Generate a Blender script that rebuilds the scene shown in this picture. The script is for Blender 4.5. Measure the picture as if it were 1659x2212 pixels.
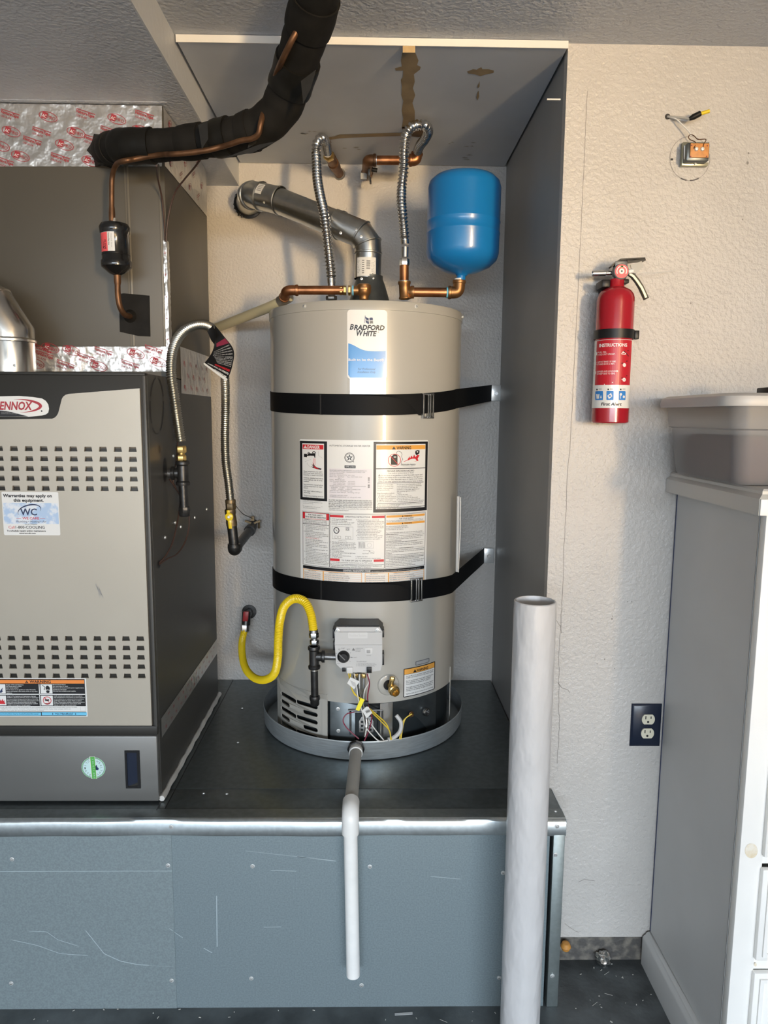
import bpy, bmesh, math, random
from mathutils import Vector, Matrix
from mathutils.geometry import tessellate_polygon
random.seed(7)
V = Vector
PI = math.pi
scene = bpy.context.scene
COL = scene.collection
for o in list(bpy.data.objects):
    bpy.data.objects.remove(o)

# ------------------------------------------------------------------ camera
FPX, PITCH, YAW, ROLL = 1557.1, 0.1327, 0.0166, 0.0081
CAM = V((0, 0, 1.5))
_cp, _sp, _cy, _sy = math.cos(PITCH), math.sin(PITCH), math.cos(YAW), math.sin(YAW)
FW = V((_sy * _cp, _cy * _cp, -_sp))
_R = V((_cy, -_sy, 0))
_U = _R.cross(FW)
RT = _R * math.cos(ROLL) + _U * math.sin(ROLL)
UP = _U * math.cos(ROLL) - _R * math.sin(ROLL)
cd = bpy.data.cameras.new('camera')
cam = bpy.data.objects.new('camera', cd)
COL.objects.link(cam)
cd.sensor_fit = 'VERTICAL'
cd.sensor_height = 24.0
cd.lens = FPX / 2212 * 24.0
cd.clip_start = 0.02
cam.matrix_world = Matrix(((RT.x, UP.x, -FW.x, CAM.x), (RT.y, UP.y, -FW.y, CAM.y),
                           (RT.z, UP.z, -FW.z, CAM.z), (0, 0, 0, 1)))
scene.camera = cam

# ------------------------------------------------------------------ world, daylight and exposure
w = bpy.data.worlds.new('sky')
scene.world = w
w.use_nodes = True
w.node_tree.nodes['Background'].inputs[0].default_value = (0.72, 0.85, 1.0, 1)
w.node_tree.nodes['Background'].inputs[1].default_value = 0.12


def area(name, loc, target, sx, sy, power, color, spread=180):
    d = bpy.data.lights.new(name, 'AREA')
    d.shape = 'RECTANGLE'
    d.size, d.size_y = sx, sy
    d.energy = power
    d.color = color
    d.spread = math.radians(spread)
    o = bpy.data.objects.new(name, d)
    COL.objects.link(o)
    o.location = loc
    o.rotation_euler = (V(target) - V(loc)).to_track_quat('-Z', 'Y').to_euler()
    return o


# open sky seen through the garage door opening behind the camera
area('open_sky', (0.7, -7.2, 3.3), (0.7, 0, 3.3), 7.4, 3.2, 2350, (0.78, 0.89, 1.0))
# sunlit driveway outside, throwing warm light up into the garage
area('sunlit_driveway', (2.4, -6.3, 0.02), (2.4, -6.3, 3), 4.0, 3.0, 560, (1.0, 0.67, 0.34))
# warm low evening glint from across the street
area('evening_glint', (2.75, -4.4, 1.55), (0.2, 1.9, 2.2), 0.55, 1.1, 13, (1.0, 0.70, 0.36), 26)

scene.view_settings.view_transform = 'Standard'
scene.view_settings.look = 'None'
scene.view_settings.exposure = 0.02
scene.view_settings.gamma = 1.0
scene.view_settings.use_curve_mapping = False

# ------------------------------------------------------------------ measured layout (metres)
YB, YW, YP = 2.609, 1.8133, 1.6618       # alcove back wall, main wall face, platform front
ZP, ZC, ZL = 0.5136, 2.3526, 2.2776      # platform top, alcove ceiling, lower ceiling on the left
XR, XS, XPE = 0.4531, -0.4634, 0.4845    # alcove right side, ceiling step, platform right end
YF, XF, ZT, YFB = 1.7405, -0.5386, 1.5952, 2.44   # furnace front, right side, top, back
YPL = 1.96                               # coil cabinet front
XCAB, YCAB = 0.775, 1.392                # storage cabinet left side and front
HX, HY, HR = -0.022, 2.285, 0.2935       # water heater axis and radius


def ray(px, py):
    return FW * FPX + RT * (px - 829.5) - UP * (py - 1106)


def P(px, py, Y):
    d = ray(px, py)
    return CAM + d * (Y / d.y)


def PX(px, py, X):
    d = ray(px, py)
    return CAM + d * (X / d.x)


def PZ(px, py, Z):
    d = ray(px, py)
    return CAM + d * ((Z - CAM.z) / d.z)


def PP(l):
    return [P(*q) for q in l]


def KP(p):
    return (p - CAM).dot(FW) / FPX


def cyl_hit(px, py, r=HR):
    d = ray(px, py)
    a = d.x ** 2 + d.y ** 2
    b = -2 * (d.x * HX + d.y * HY)
    c = HX ** 2 + HY ** 2 - r * r
    q = max(b * b - 4 * a * c, 0)
    t = (-b - math.sqrt(q)) / (2 * a)
    return CAM + d * t


def cyl_th(px, py=1100):
    h = cyl_hit(px, py)
    return math.atan2(h.x - HX, HY - h.y)      # 0 faces the camera, + to the right


def on_cyl(th, z, r=HR):
    return V((HX + r * math.sin(th), HY - r * math.cos(th), z))


# ------------------------------------------------------------------ materials
MATS = {}


def mat(name, col, rough=0.5, metal=0.0, var=0.0, vscale=20, bump=0.0, bscale=60, bdist=0.002,
        alpha=1.0, coat=0.0, spec=0.5, aniso=None, detail=3, trans=0.0, crough=0.12, col2=None, vlo=0.35, vhi=0.65):
    m = bpy.data.materials.new(name)
    m.use_nodes = True
    nt = m.node_tree
    b = nt.nodes['Principled BSDF']
    b.inputs['Base Color'].default_value = (*col, 1)
    b.inputs['Roughness'].default_value = rough
    b.inputs['Metallic'].default_value = metal
    b.inputs['Specular IOR Level'].default_value = spec
    b.inputs['Coat Weight'].default_value = coat
    b.inputs['Coat Roughness'].default_value = crough
    b.inputs['Alpha'].default_value = alpha
    b.inputs['Transmission Weight'].default_value = trans
    tc = nt.nodes.new('ShaderNodeTexCoord')
    mp = nt.nodes.new('ShaderNodeMapping')
    nt.links.new(tc.outputs['Object'], mp.inputs['Vector'])
    if aniso:
        mp.inputs['Scale'].default_value = aniso
    if var or col2:
        n = nt.nodes.new('ShaderNodeTexNoise')
        n.inputs['Scale'].default_value = vscale
        n.inputs['Detail'].default_value = detail
        nt.links.new(mp.outputs[0], n.inputs['Vector'])
        cr = nt.nodes.new('ShaderNodeValToRGB')
        cr.color_ramp.elements[0].position = vlo
        cr.color_ramp.elements[1].position = vhi
        c1 = tuple(max(0, c * (1 - var)) for c in col)
        c2 = col2 if col2 else tuple(min(1, c * (1 + var)) for c in col)
        cr.color_ramp.elements[0].color = (*c1, 1)
        cr.color_ramp.elements[1].color = (*c2, 1)
        nt.links.new(n.outputs[0], cr.inputs[0])
        nt.links.new(cr.outputs[0], b.inputs['Base Color'])
    if bump:
        n2 = nt.nodes.new('ShaderNodeTexNoise')
        n2.inputs['Scale'].default_value = bscale
        n2.inputs['Detail'].default_value = 2
        nt.links.new(mp.outputs[0], n2.inputs['Vector'])
        bp = nt.nodes.new('ShaderNodeBump')
        bp.inputs['Strength'].default_value = bump
        bp.inputs['Distance'].default_value = bdist
        nt.links.new(n2.outputs[0], bp.inputs['Height'])
        nt.links.new(bp.outputs[0], b.inputs['Normal'])
    MATS[name] = m
    return m


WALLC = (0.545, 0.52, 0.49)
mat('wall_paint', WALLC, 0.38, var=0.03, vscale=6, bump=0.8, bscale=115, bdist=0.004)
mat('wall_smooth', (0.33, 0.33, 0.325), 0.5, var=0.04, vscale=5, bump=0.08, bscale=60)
mat('ceiling_paint', (0.53, 0.56, 0.62), 0.45, var=0.04, vscale=5, bump=0.8, bscale=105, bdist=0.004)
mat('ceiling_board', (0.55, 0.585, 0.645), 0.5, var=0.05, vscale=4, bump=0.05, bscale=40)
mat('edge_white', (0.80, 0.78, 0.74), 0.5)
mat('step_paint', (0.62, 0.64, 0.67), 0.5, bump=0.35, bscale=60, bdist=0.003)
mat('concrete_floor', (0.075, 0.084, 0.088), 0.5, var=0.45, vscale=9, bump=0.5, bscale=70, bdist=0.002, detail=8)
mat('concrete_foot', (0.085, 0.08, 0.075), 0.75, col2=(0.30, 0.27, 0.22), vscale=34, bump=0.9, bscale=60, bdist=0.006, detail=7, vlo=.45, vhi=.8)
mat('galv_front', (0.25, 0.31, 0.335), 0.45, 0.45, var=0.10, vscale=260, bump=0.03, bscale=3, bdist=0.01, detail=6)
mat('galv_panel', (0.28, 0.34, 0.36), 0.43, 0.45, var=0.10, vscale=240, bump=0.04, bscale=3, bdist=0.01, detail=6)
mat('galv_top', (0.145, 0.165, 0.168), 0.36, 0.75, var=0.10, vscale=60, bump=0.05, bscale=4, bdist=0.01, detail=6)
mat('galv_lip', (0.20, 0.22, 0.22), 0.36, 0.75, var=0.08, vscale=60)
mat('galv_trim', (0.62, 0.68, 0.70), 0.30, 0.9, var=0.06, vscale=80, bump=0.1, bscale=7, bdist=0.006)
mat('galv_post', (0.42, 0.48, 0.48), 0.38, 0.85, var=0.06, vscale=80)
mat('zinc', (0.80, 0.81, 0.80), 0.28, 0.55)
mat('scratch', (0.36, 0.43, 0.46), 0.5, 0.0)
mat('furnace_door', (0.47, 0.43, 0.36), 0.40, 0.35, var=0.03, vscale=3)
mat('furnace_dark', (0.028, 0.027, 0.024), 0.45, 0.0, spec=0.3)
mat('furnace_side', (0.085, 0.083, 0.078), 0.42, 0.3, var=0.04, vscale=4)
mat('furnace_low', (0.165, 0.165, 0.158), 0.40, 0.3, var=0.03, vscale=5)
mat('louver', (0.17, 0.152, 0.125), 0.5, 0.0)  # shade inside the door openings put into the flap colour
mat('coil_brown', (0.10, 0.090, 0.072), 0.45, 0.1, var=0.04, vscale=3)
mat('coil_seam', (0.20, 0.18, 0.145), 0.4, 0.3)
mat('foil', (0.80, 0.77, 0.72), 0.30, 0.85, var=0.06, vscale=18, bump=0.7, bscale=45, bdist=0.004, detail=5)
mat('print_red', (0.40, 0.035, 0.05), 0.5)
mat('black_foam', (0.010, 0.009, 0.0075), 0.7, var=0.25, vscale=25, bump=0.25, bscale=40, bdist=0.004, spec=0.25)
mat('black_tape', (0.008, 0.0075, 0.006), 0.5, var=0.2, vscale=30, bump=0.3, bscale=35, bdist=0.004, spec=0.3)
mat('copper', (0.40, 0.175, 0.08), 0.36, 0.9, var=0.3, vscale=26, detail=5)
mat('copper_old', (0.17, 0.085, 0.042), 0.45, 0.7, var=0.3, vscale=30, detail=5)
mat('brass', (0.62, 0.43, 0.16), 0.28, 0.95, var=0.12, vscale=30)
mat('bronze', (0.36, 0.19, 0.08), 0.40, 0.85, var=0.25, vscale=35, bump=0.1, bscale=90)
mat('bronze_dark', (0.20, 0.15, 0.085), 0.42, 0.7, var=0.3, vscale=40, bump=0.15, bscale=90)
mat('solder', (0.62, 0.60, 0.56), 0.3, 0.9)
mat('black_gloss', (0.012, 0.012, 0.012), 0.18, coat=0.4)
mat('black_iron', (0.05, 0.05, 0.05), 0.35, 0.7, var=0.25, vscale=45, bump=0.2, bscale=120)
mat('iron_light', (0.20, 0.20, 0.20), 0.35, 0.8, var=0.2, vscale=60)
mat('handle_black', (0.006, 0.006, 0.006), 0.35, spec=0.35)
mat('black_plastic', (0.009, 0.009, 0.010), 0.40, spec=0.35)
mat('strap_black', (0.0025, 0.003, 0.004), 0.6, bump=0.2, bscale=300, bdist=0.001, spec=0.2)
mat('steel', (0.62, 0.62, 0.61), 0.26, 1.0)
mat('vent_steel', (0.58, 0.59, 0.575), 0.28, 1.0, var=0.08, vscale=30, bump=0.05, bscale=12)
mat('flue_alu', (0.80, 0.76, 0.69), 0.22, 1.0, var=0.03, vscale=20)
mat('flex_steel', (0.66, 0.65, 0.63), 0.2, 1.0)
mat('gas_flex', (0.55, 0.53, 0.47), 0.28, 1.0)
mat('pan_steel', (0.50, 0.545, 0.565), 0.34, 0.6, aniso=(1, 1, 14), var=0.10, vscale=24)
mat('heater_paint', (0.42, 0.41, 0.375), 0.30, coat=0.6, crough=0.05, var=0.015, vscale=3, bump=0.02, bscale=7, bdist=0.01)
mat('heater_dark', (0.035, 0.043, 0.047), 0.35, 0.4)
mat('gunmetal', (0.12, 0.135, 0.14), 0.35, 0.75, var=0.12, vscale=30)
mat('grey_plastic', (0.54, 0.54, 0.535), 0.45)
mat('grey_plastic_hi', (0.64, 0.64, 0.635), 0.5)
mat('grey_print', (0.16, 0.16, 0.16), 0.5)
mat('tank_blue', (0.008, 0.19, 0.52), 0.30, coat=0.35, bump=0.02, bscale=9)
mat('yellow', (0.82, 0.60, 0.012), 0.34, coat=0.2)
mat('yellow_tag', (0.92, 0.80, 0.03), 0.5)
mat('red_handle', (0.30, 0.02, 0.025), 0.4)
mat('cream_pipe', (0.58, 0.52, 0.33), 0.45)
mat('pvc', (0.86, 0.86, 0.84), 0.33, var=0.03, vscale=25)
mat('pvc_grey', (0.44, 0.43, 0.40), 0.45, var=0.05, vscale=20)
mat('bollard_paint', (0.60, 0.595, 0.60), 0.34, var=0.03, vscale=20, bump=0.8, bscale=34, bdist=0.006, aniso=(1, 1, .5))
mat('ext_red', (0.36, 0.008, 0.018), 0.22, coat=0.5)
mat('ext_print_red', (0.50, 0.012, 0.025), 0.35)
mat('white', (0.80, 0.80, 0.78), 0.42)
mat('label_white', (0.78, 0.78, 0.76), 0.30, coat=0.3)
mat('paper', (0.72, 0.72, 0.70), 0.6)
mat('black_print', (0.010, 0.010, 0.012), 0.4)
mat('navy_print', (0.02, 0.035, 0.10), 0.4)
mat('orange_print', (0.80, 0.38, 0.07), 0.45)
mat('orange_bright', (0.85, 0.26, 0.05), 0.45)
mat('red_print', (0.60, 0.02, 0.03), 0.45)
mat('pink_red', (0.85, 0.12, 0.13), 0.45)
mat('cream_print', (0.80, 0.74, 0.52), 0.45)
mat('blue_print', (0.03, 0.22, 0.62), 0.4)
mat('blue_mid', (0.08, 0.30, 0.70), 0.35, coat=0.3)
mat('blue_pale', (0.42, 0.56, 0.76), 0.45, col2=(0.72, 0.76, 0.82), vscale=60, vlo=.45, vhi=.6)
mat('cyan_print', (0.16, 0.55, 0.80), 0.45)
mat('green_print', (0.10, 0.42, 0.08), 0.45)
mat('mint', (0.56, 0.76, 0.76), 0.45)
mat('pale_pink', (0.76, 0.72, 0.74), 0.4)
mat('navy_plate', (0.010, 0.016, 0.035), 0.28)
mat('ivory', (0.74, 0.70, 0.55), 0.4)
mat('orange_board', (0.62, 0.27, 0.08), 0.5, var=0.12, vscale=80)
mat('tin', (0.36, 0.36, 0.28), 0.35, 0.85)
mat('wire_brown', (0.06, 0.032, 0.024), 0.5)
mat('wire_white', (0.72, 0.71, 0.68), 0.5)
mat('wire_maroon', (0.22, 0.02, 0.05), 0.4)
mat('wire_yellow', (0.72, 0.52, 0.04), 0.4)
mat('caulk', (0.62, 0.61, 0.58), 0.6, bump=0.4, bscale=80)
mat('cab_side', (0.58, 0.585, 0.58), 0.45, var=0.03, vscale=4)
mat('cab_white', (0.90, 0.89, 0.86), 0.45, var=0.02, vscale=7)
mat('cab_top', (0.60, 0.59, 0.56), 0.42)
mat('knot', (0.74, 0.63, 0.44), 0.5, col2=(0.85, 0.80, 0.70), vscale=60)
mat('tub', (0.37, 0.36, 0.36), 0.35, alpha=0.5)
mat('tub_lid', (0.54, 0.525, 0.51), 0.4)
mat('cloth_red', (0.12, 0.05, 0.055), 0.9)
mat('cloth_green', (0.14, 0.15, 0.08), 0.9)
mat('cloth_blue', (0.05, 0.07, 0.13), 0.8)
mat('stain', (0.30, 0.22, 0.12), 0.55, var=0.2, vscale=14, detail=5)
mat('stain_dark', (0.15, 0.09, 0.045), 0.6, var=0.3, vscale=20)
mat('edge_brown', (0.52, 0.36, 0.17), 0.55, var=0.15, vscale=25)
mat('pencil', (0.10, 0.09, 0.09), 0.7)
mat('crack', (0.26, 0.24, 0.22), 0.8)
mat('foil_ball', (0.80, 0.80, 0.78), 0.22, 1.0)
mat('amber', (0.55, 0.25, 0.05), 0.6, bump=0.5, bscale=60)
mat('debris', (0.55, 0.54, 0.50), 0.7)
mat('clear', (0.75, 0.76, 0.76), 0.2, alpha=0.5)
mat('smoke_print', (0.35, 0.35, 0.35), 0.5)

# ------------------------------------------------------------------ mesh building
WP = {}


def wpos(o):
    return WP.get(o.name, V((0, 0, 0))) if o else V((0, 0, 0))


def link(name, data, parent, at):
    o = bpy.data.objects.new(name, data)
    COL.objects.link(o)
    o.parent = parent
    o.location = V(at) - wpos(parent)
    WP[o.name] = V(at)
    return o


def tag(o, label, cat, group=None, kind=None):
    if label:
        o['label'] = label
    if cat:
        o['category'] = cat
    if group:
        o['group'] = group
    if kind:
        o['kind'] = kind
    return o


def thing(name, loc, label, cat, group=None):
    o = link(name, None, None, loc)
    o.empty_display_size = 0.05
    return tag(o, label, cat, group)


def catmull(ctrl, step=0.004):
    c = [V(p) for p in ctrl]
    c = [c[0] * 2 - c[1]] + c + [c[-1] * 2 - c[-2]]
    out = []
    for i in range(1, len(c) - 2):
        p0, p1, p2, p3 = c[i - 1:i + 3]
        n = max(3, int((p2 - p1).length / step))
        t0 = 0
        t1 = t0 + max((p1 - p0).length, 1e-6) ** .5
        t2 = t1 + max((p2 - p1).length, 1e-6) ** .5
        t3 = t2 + max((p3 - p2).length, 1e-6) ** .5
        for k in range(n):
            t = t1 + (t2 - t1) * k / n
            a1 = p0 * ((t1 - t) / (t1 - t0)) + p1 * ((t - t0) / (t1 - t0))
            a2 = p1 * ((t2 - t) / (t2 - t1)) + p2 * ((t - t1) / (t2 - t1))
            a3 = p2 * ((t3 - t) / (t3 - t2)) + p3 * ((t - t2) / (t3 - t2))
            b1 = a1 * ((t2 - t) / (t2 - t0)) + a2 * ((t - t0) / (t2 - t0))
            b2 = a2 * ((t3 - t) / (t3 - t1)) + a3 * ((t - t1) / (t3 - t1))
            out.append(b1 * ((t2 - t) / (t2 - t1)) + b2 * ((t - t1) / (t2 - t1)))
    out.append(c[-2])
    return out


def resample(pts, step):
    L = [0]
    for a, b in zip(pts, pts[1:]):
        L.append(L[-1] + (b - a).length)
    n = max(2, int(L[-1] / step) + 1)
    out, j = [], 0
    for i in range(n):
        s = L[-1] * i / (n - 1)
        while j < len(L) - 2 and L[j + 1] < s:
            j += 1
        d = L[j + 1] - L[j]
        out.append(pts[j].lerp(pts[j + 1], (s - L[j]) / d if d else 0))
    return out, L[-1]


def fillet(pts, r, n=6):
    pts = [V(p) for p in pts]
    out = [pts[0]]
    for a, b, c in zip(pts, pts[1:], pts[2:]):
        u, v = (a - b), (c - b)
        k = min(r, u.length * .49, v.length * .49)
        s, e = b + u.normalized() * k, b + v.normalized() * k
        for i in range(n + 1):
            t = i / n
            out.append(s * (1 - t) ** 2 + b * 2 * t * (1 - t) + e * t * t)
    out.append(pts[-1])
    return out


class MB:
    def __init__(s):
        s.v, s.f, s.m, s.s = [], [], [], []

    def add(s, v, f, mi=0, sm=False):
        b = len(s.v)
        s.v += [V(p) for p in v]
        for q in f:
            s.f.append([b + i for i in q])
            s.m.append(mi)
            s.s.append(sm)
        return s

    def box(s, lo, hi, mi=0, bev=0.0):
        lo, hi = V(lo), V(hi)
        if bev:
            bm = bmesh.new()
            bmesh.ops.create_cube(bm, size=1)
            for v in bm.verts:
                v.co = V((lo[i] + (v.co[i] + .5) * (hi[i] - lo[i]) for i in range(3)))
            bmesh.ops.bevel(bm, geom=bm.edges[:], offset=bev, segments=2, affect='EDGES', profile=.5)
            bm.verts.index_update()
            s.add([v.co.copy() for v in bm.verts], [[v.index for v in f.verts] for f in bm.faces], mi)
            bm.free()
            return s
        c = [V((x, y, z)) for x in (lo.x, hi.x) for y in (lo.y, hi.y) for z in (lo.z, hi.z)]
        return s.add(c, [(0, 1, 3, 2), (4, 6, 7, 5), (0, 4, 5, 1), (2, 3, 7, 6), (0, 2, 6, 4), (1, 5, 7, 3)], mi)

    def obox(s, c, ax, ay, az, mi=0, bev=0.0):
        t = MB().box((-.5, -.5, -.5), (.5, .5, .5))
        if bev:
            L = (V(ax).length, V(ay).length, V(az).length)
            t = MB().box([-q / 2 for q in L], [q / 2 for q in L], bev=bev)
            return s.add([V(c) + V(ax).normalized() * p.x + V(ay).normalized() * p.y + V(az).normalized() * p.z for p in t.v], t.f, mi)
        return s.add([V(c) + V(ax) * p.x + V(ay) * p.y + V(az) * p.z for p in t.v], t.f, mi)

    def tube(s, pts, r, n=14, cap=True, mi=0, sm=True, squash=None):
        pts = [V(p) for p in pts]
        N = len(pts)
        rr = [r] * N if isinstance(r, (int, float)) else r
        T = []
        for i in range(N):
            d = pts[min(i + 1, N - 1)] - pts[max(i - 1, 0)]
            T.append(d.normalized() if d.length else (T[-1] if T else V((0, 0, 1))))
        a = T[0].cross(V((0, 0, 1)))
        if a.length < .1:
            a = T[0].cross(V((1, 0, 0)))
        a.normalize()
        vs, fs = [], []
        for i in range(N):
            a = (a - T[i] * a.dot(T[i])).normalized()
            b = T[i].cross(a)
            for k in range(n):
                g = 2 * PI * k / n
                vs.append(pts[i] + (a * math.cos(g) + b * math.sin(g)) * rr[i])
        for i in range(N - 1):
            for k in range(n):
                k2 = (k + 1) % n
                fs.append((i * n + k, i * n + k2, (i + 1) * n + k2, (i + 1) * n + k))
        s.add(vs, fs, mi, sm)
        if cap:
            s.add([v.copy() for v in vs[:n]], [tuple(range(n))[::-1]], mi)
            s.add([v.copy() for v in vs[-n:]], [tuple(range(n))], mi)
        return s

    def lathe(s, prof, o=(0, 0, 0), ax=(0, 0, 1), n=32, mi=0, sm=True, th0=0, th1=2 * PI):
        """prof: list of (radius, height) along ax"""
        o, ax = V(o), V(ax).normalized()
        a = ax.cross(V((0, 1, 0)))
        if a.length < .1:
            a = ax.cross(V((1, 0, 0)))
        a.normalize()
        b = ax.cross(a)
        full = abs(th1 - th0 - 2 * PI) < 1e-6
        m = n if full else n + 1
        vs, fs = [], []
        for r, h in prof:
            for k in range(m):
                g = th0 + (th1 - th0) * k / n
                vs.append(o + ax * h + (a * math.cos(g) + b * math.sin(g)) * r)
        for i in range(len(prof) - 1):
            for k in range(n):
                k2 = (k + 1) % m
                fs.append((i * m + k, i * m + k2, (i + 1) * m + k2, (i + 1) * m + k))
        return s.add(vs, fs, mi, sm)

    def hexn(s, o, ax, r, h, mi=0, n=6):
        o, ax = V(o), V(ax).normalized()
        return s.lathe([(0, 0), (r * .9, 0), (r, h * .15), (r, h * .85), (r * .9, h), (0, h)], o, ax, n, mi, False)

    def prism(s, poly, fr, d0, d1, mi=0, holes=()):
        """poly 2d (u,v); fr(u,v,d) -> world"""
        loops = [list(poly)] + [list(h) for h in holes]
        flat = [p for L in loops for p in L]
        tri = tessellate_polygon([[V((p[0], p[1], 0)) for p in L] for L in loops])
        N = len(flat)
        s.add([fr(p[0], p[1], d0) for p in flat], tri, mi)
        if d1 is None:
            return s
        s.add([fr(p[0], p[1], d1) for p in flat], [t[::-1] for t in tri], mi)
        for L in loops:
            n = len(L)
            vs = [fr(p[0], p[1], d0) for p in L] + [fr(p[0], p[1], d1) for p in L]
            s.add(vs, [(i, (i + 1) % n, n + (i + 1) % n, n + i) for i in range(n)], mi)
        return s

    def mesh(s, name, mats, rel=(0, 0, 0)):
        me = bpy.data.meshes.new(name)
        me.from_pydata([tuple(p - V(rel)) for p in s.v], [], s.f)
        for m in mats:
            me.materials.append(MATS[m])
        me.polygons.foreach_set('material_index', s.m)
        me.polygons.foreach_set('use_smooth', s.s)
        bm = bmesh.new()
        bm.from_mesh(me)
        bmesh.ops.remove_doubles(bm, verts=bm.verts, dist=1e-6) if len(bm.verts) < 60000 else None
        bmesh.ops.recalc_face_normals(bm, faces=bm.faces)
        bm.to_mesh(me)
        bm.free()
        me.set_sharp_from_angle(angle=math.radians(38))
        return me

    def build(s, name, mats, parent=None, at=None):
        if isinstance(mats, str):
            mats = [mats]
        if at is None:
            at = wpos(parent) if parent else V((0, 0, 0))
        return link(name, s.mesh(name, mats, at), parent, at)


def structure(name, mb, mats, label, cat, parent=None):
    o = mb.build(name, mats, parent)
    if parent is None:
        tag(o, label, cat, kind='structure')
    return o


def rep(name, mesh, parent, places, rots=None):
    """many small alike pieces sharing one mesh"""
    out = []
    for i, p in enumerate(places):
        o = link(name, mesh, parent, p)
        if rots:
            o.rotation_euler = rots[i] if isinstance(rots, list) else rots
        out.append(o)
    return out


# screw head facing -y
def screw_mesh(r=0.0045, m='zinc'):
    mb = MB().lathe([(0, -.8 * r), (.55 * r, -.75 * r), (.8 * r, -.45 * r), (.82 * r, -.2 * r), (1.25 * r, -.12 * r), (1.25 * r, .05 * r)], (0, 0, 0), (0, 1, 0), 12)
    mb.obox((0, -.8 * r, 0), V((1.0 * r, 0, 0)), V((0, .12 * r, 0)), V((0, 0, .2 * r)), 1)
    return mb.mesh('screw', [m, 'black_iron'])


SCREW = screw_mesh()
SCREW_S = screw_mesh(0.0032)

# ------------------------------------------------------------------ flat print
_tx = {}


def text_geo(body, bold=0.0, shear=0.0, ls=1.0):
    key = (body, bold, shear, ls)
    if key in _tx:
        return _tx[key]
    c = bpy.data.curves.new('t', 'FONT')
    c.body = body
    c.size = 1.0
    c.resolution_u = 2
    c.offset = bold
    c.shear = shear
    c.space_line = ls
    c.fill_mode = 'FRONT'
    o = bpy.data.objects.new('t', c)
    me = o.to_mesh()
    vs = [(v.co.x, v.co.y) for v in me.vertices]
    fs = [tuple(p.vertices) for p in me.polygons]
    o.to_mesh_clear()
    bpy.data.objects.remove(o)
    bpy.data.curves.remove(c)
    _tx[key] = (vs, fs)
    return vs, fs


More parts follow.
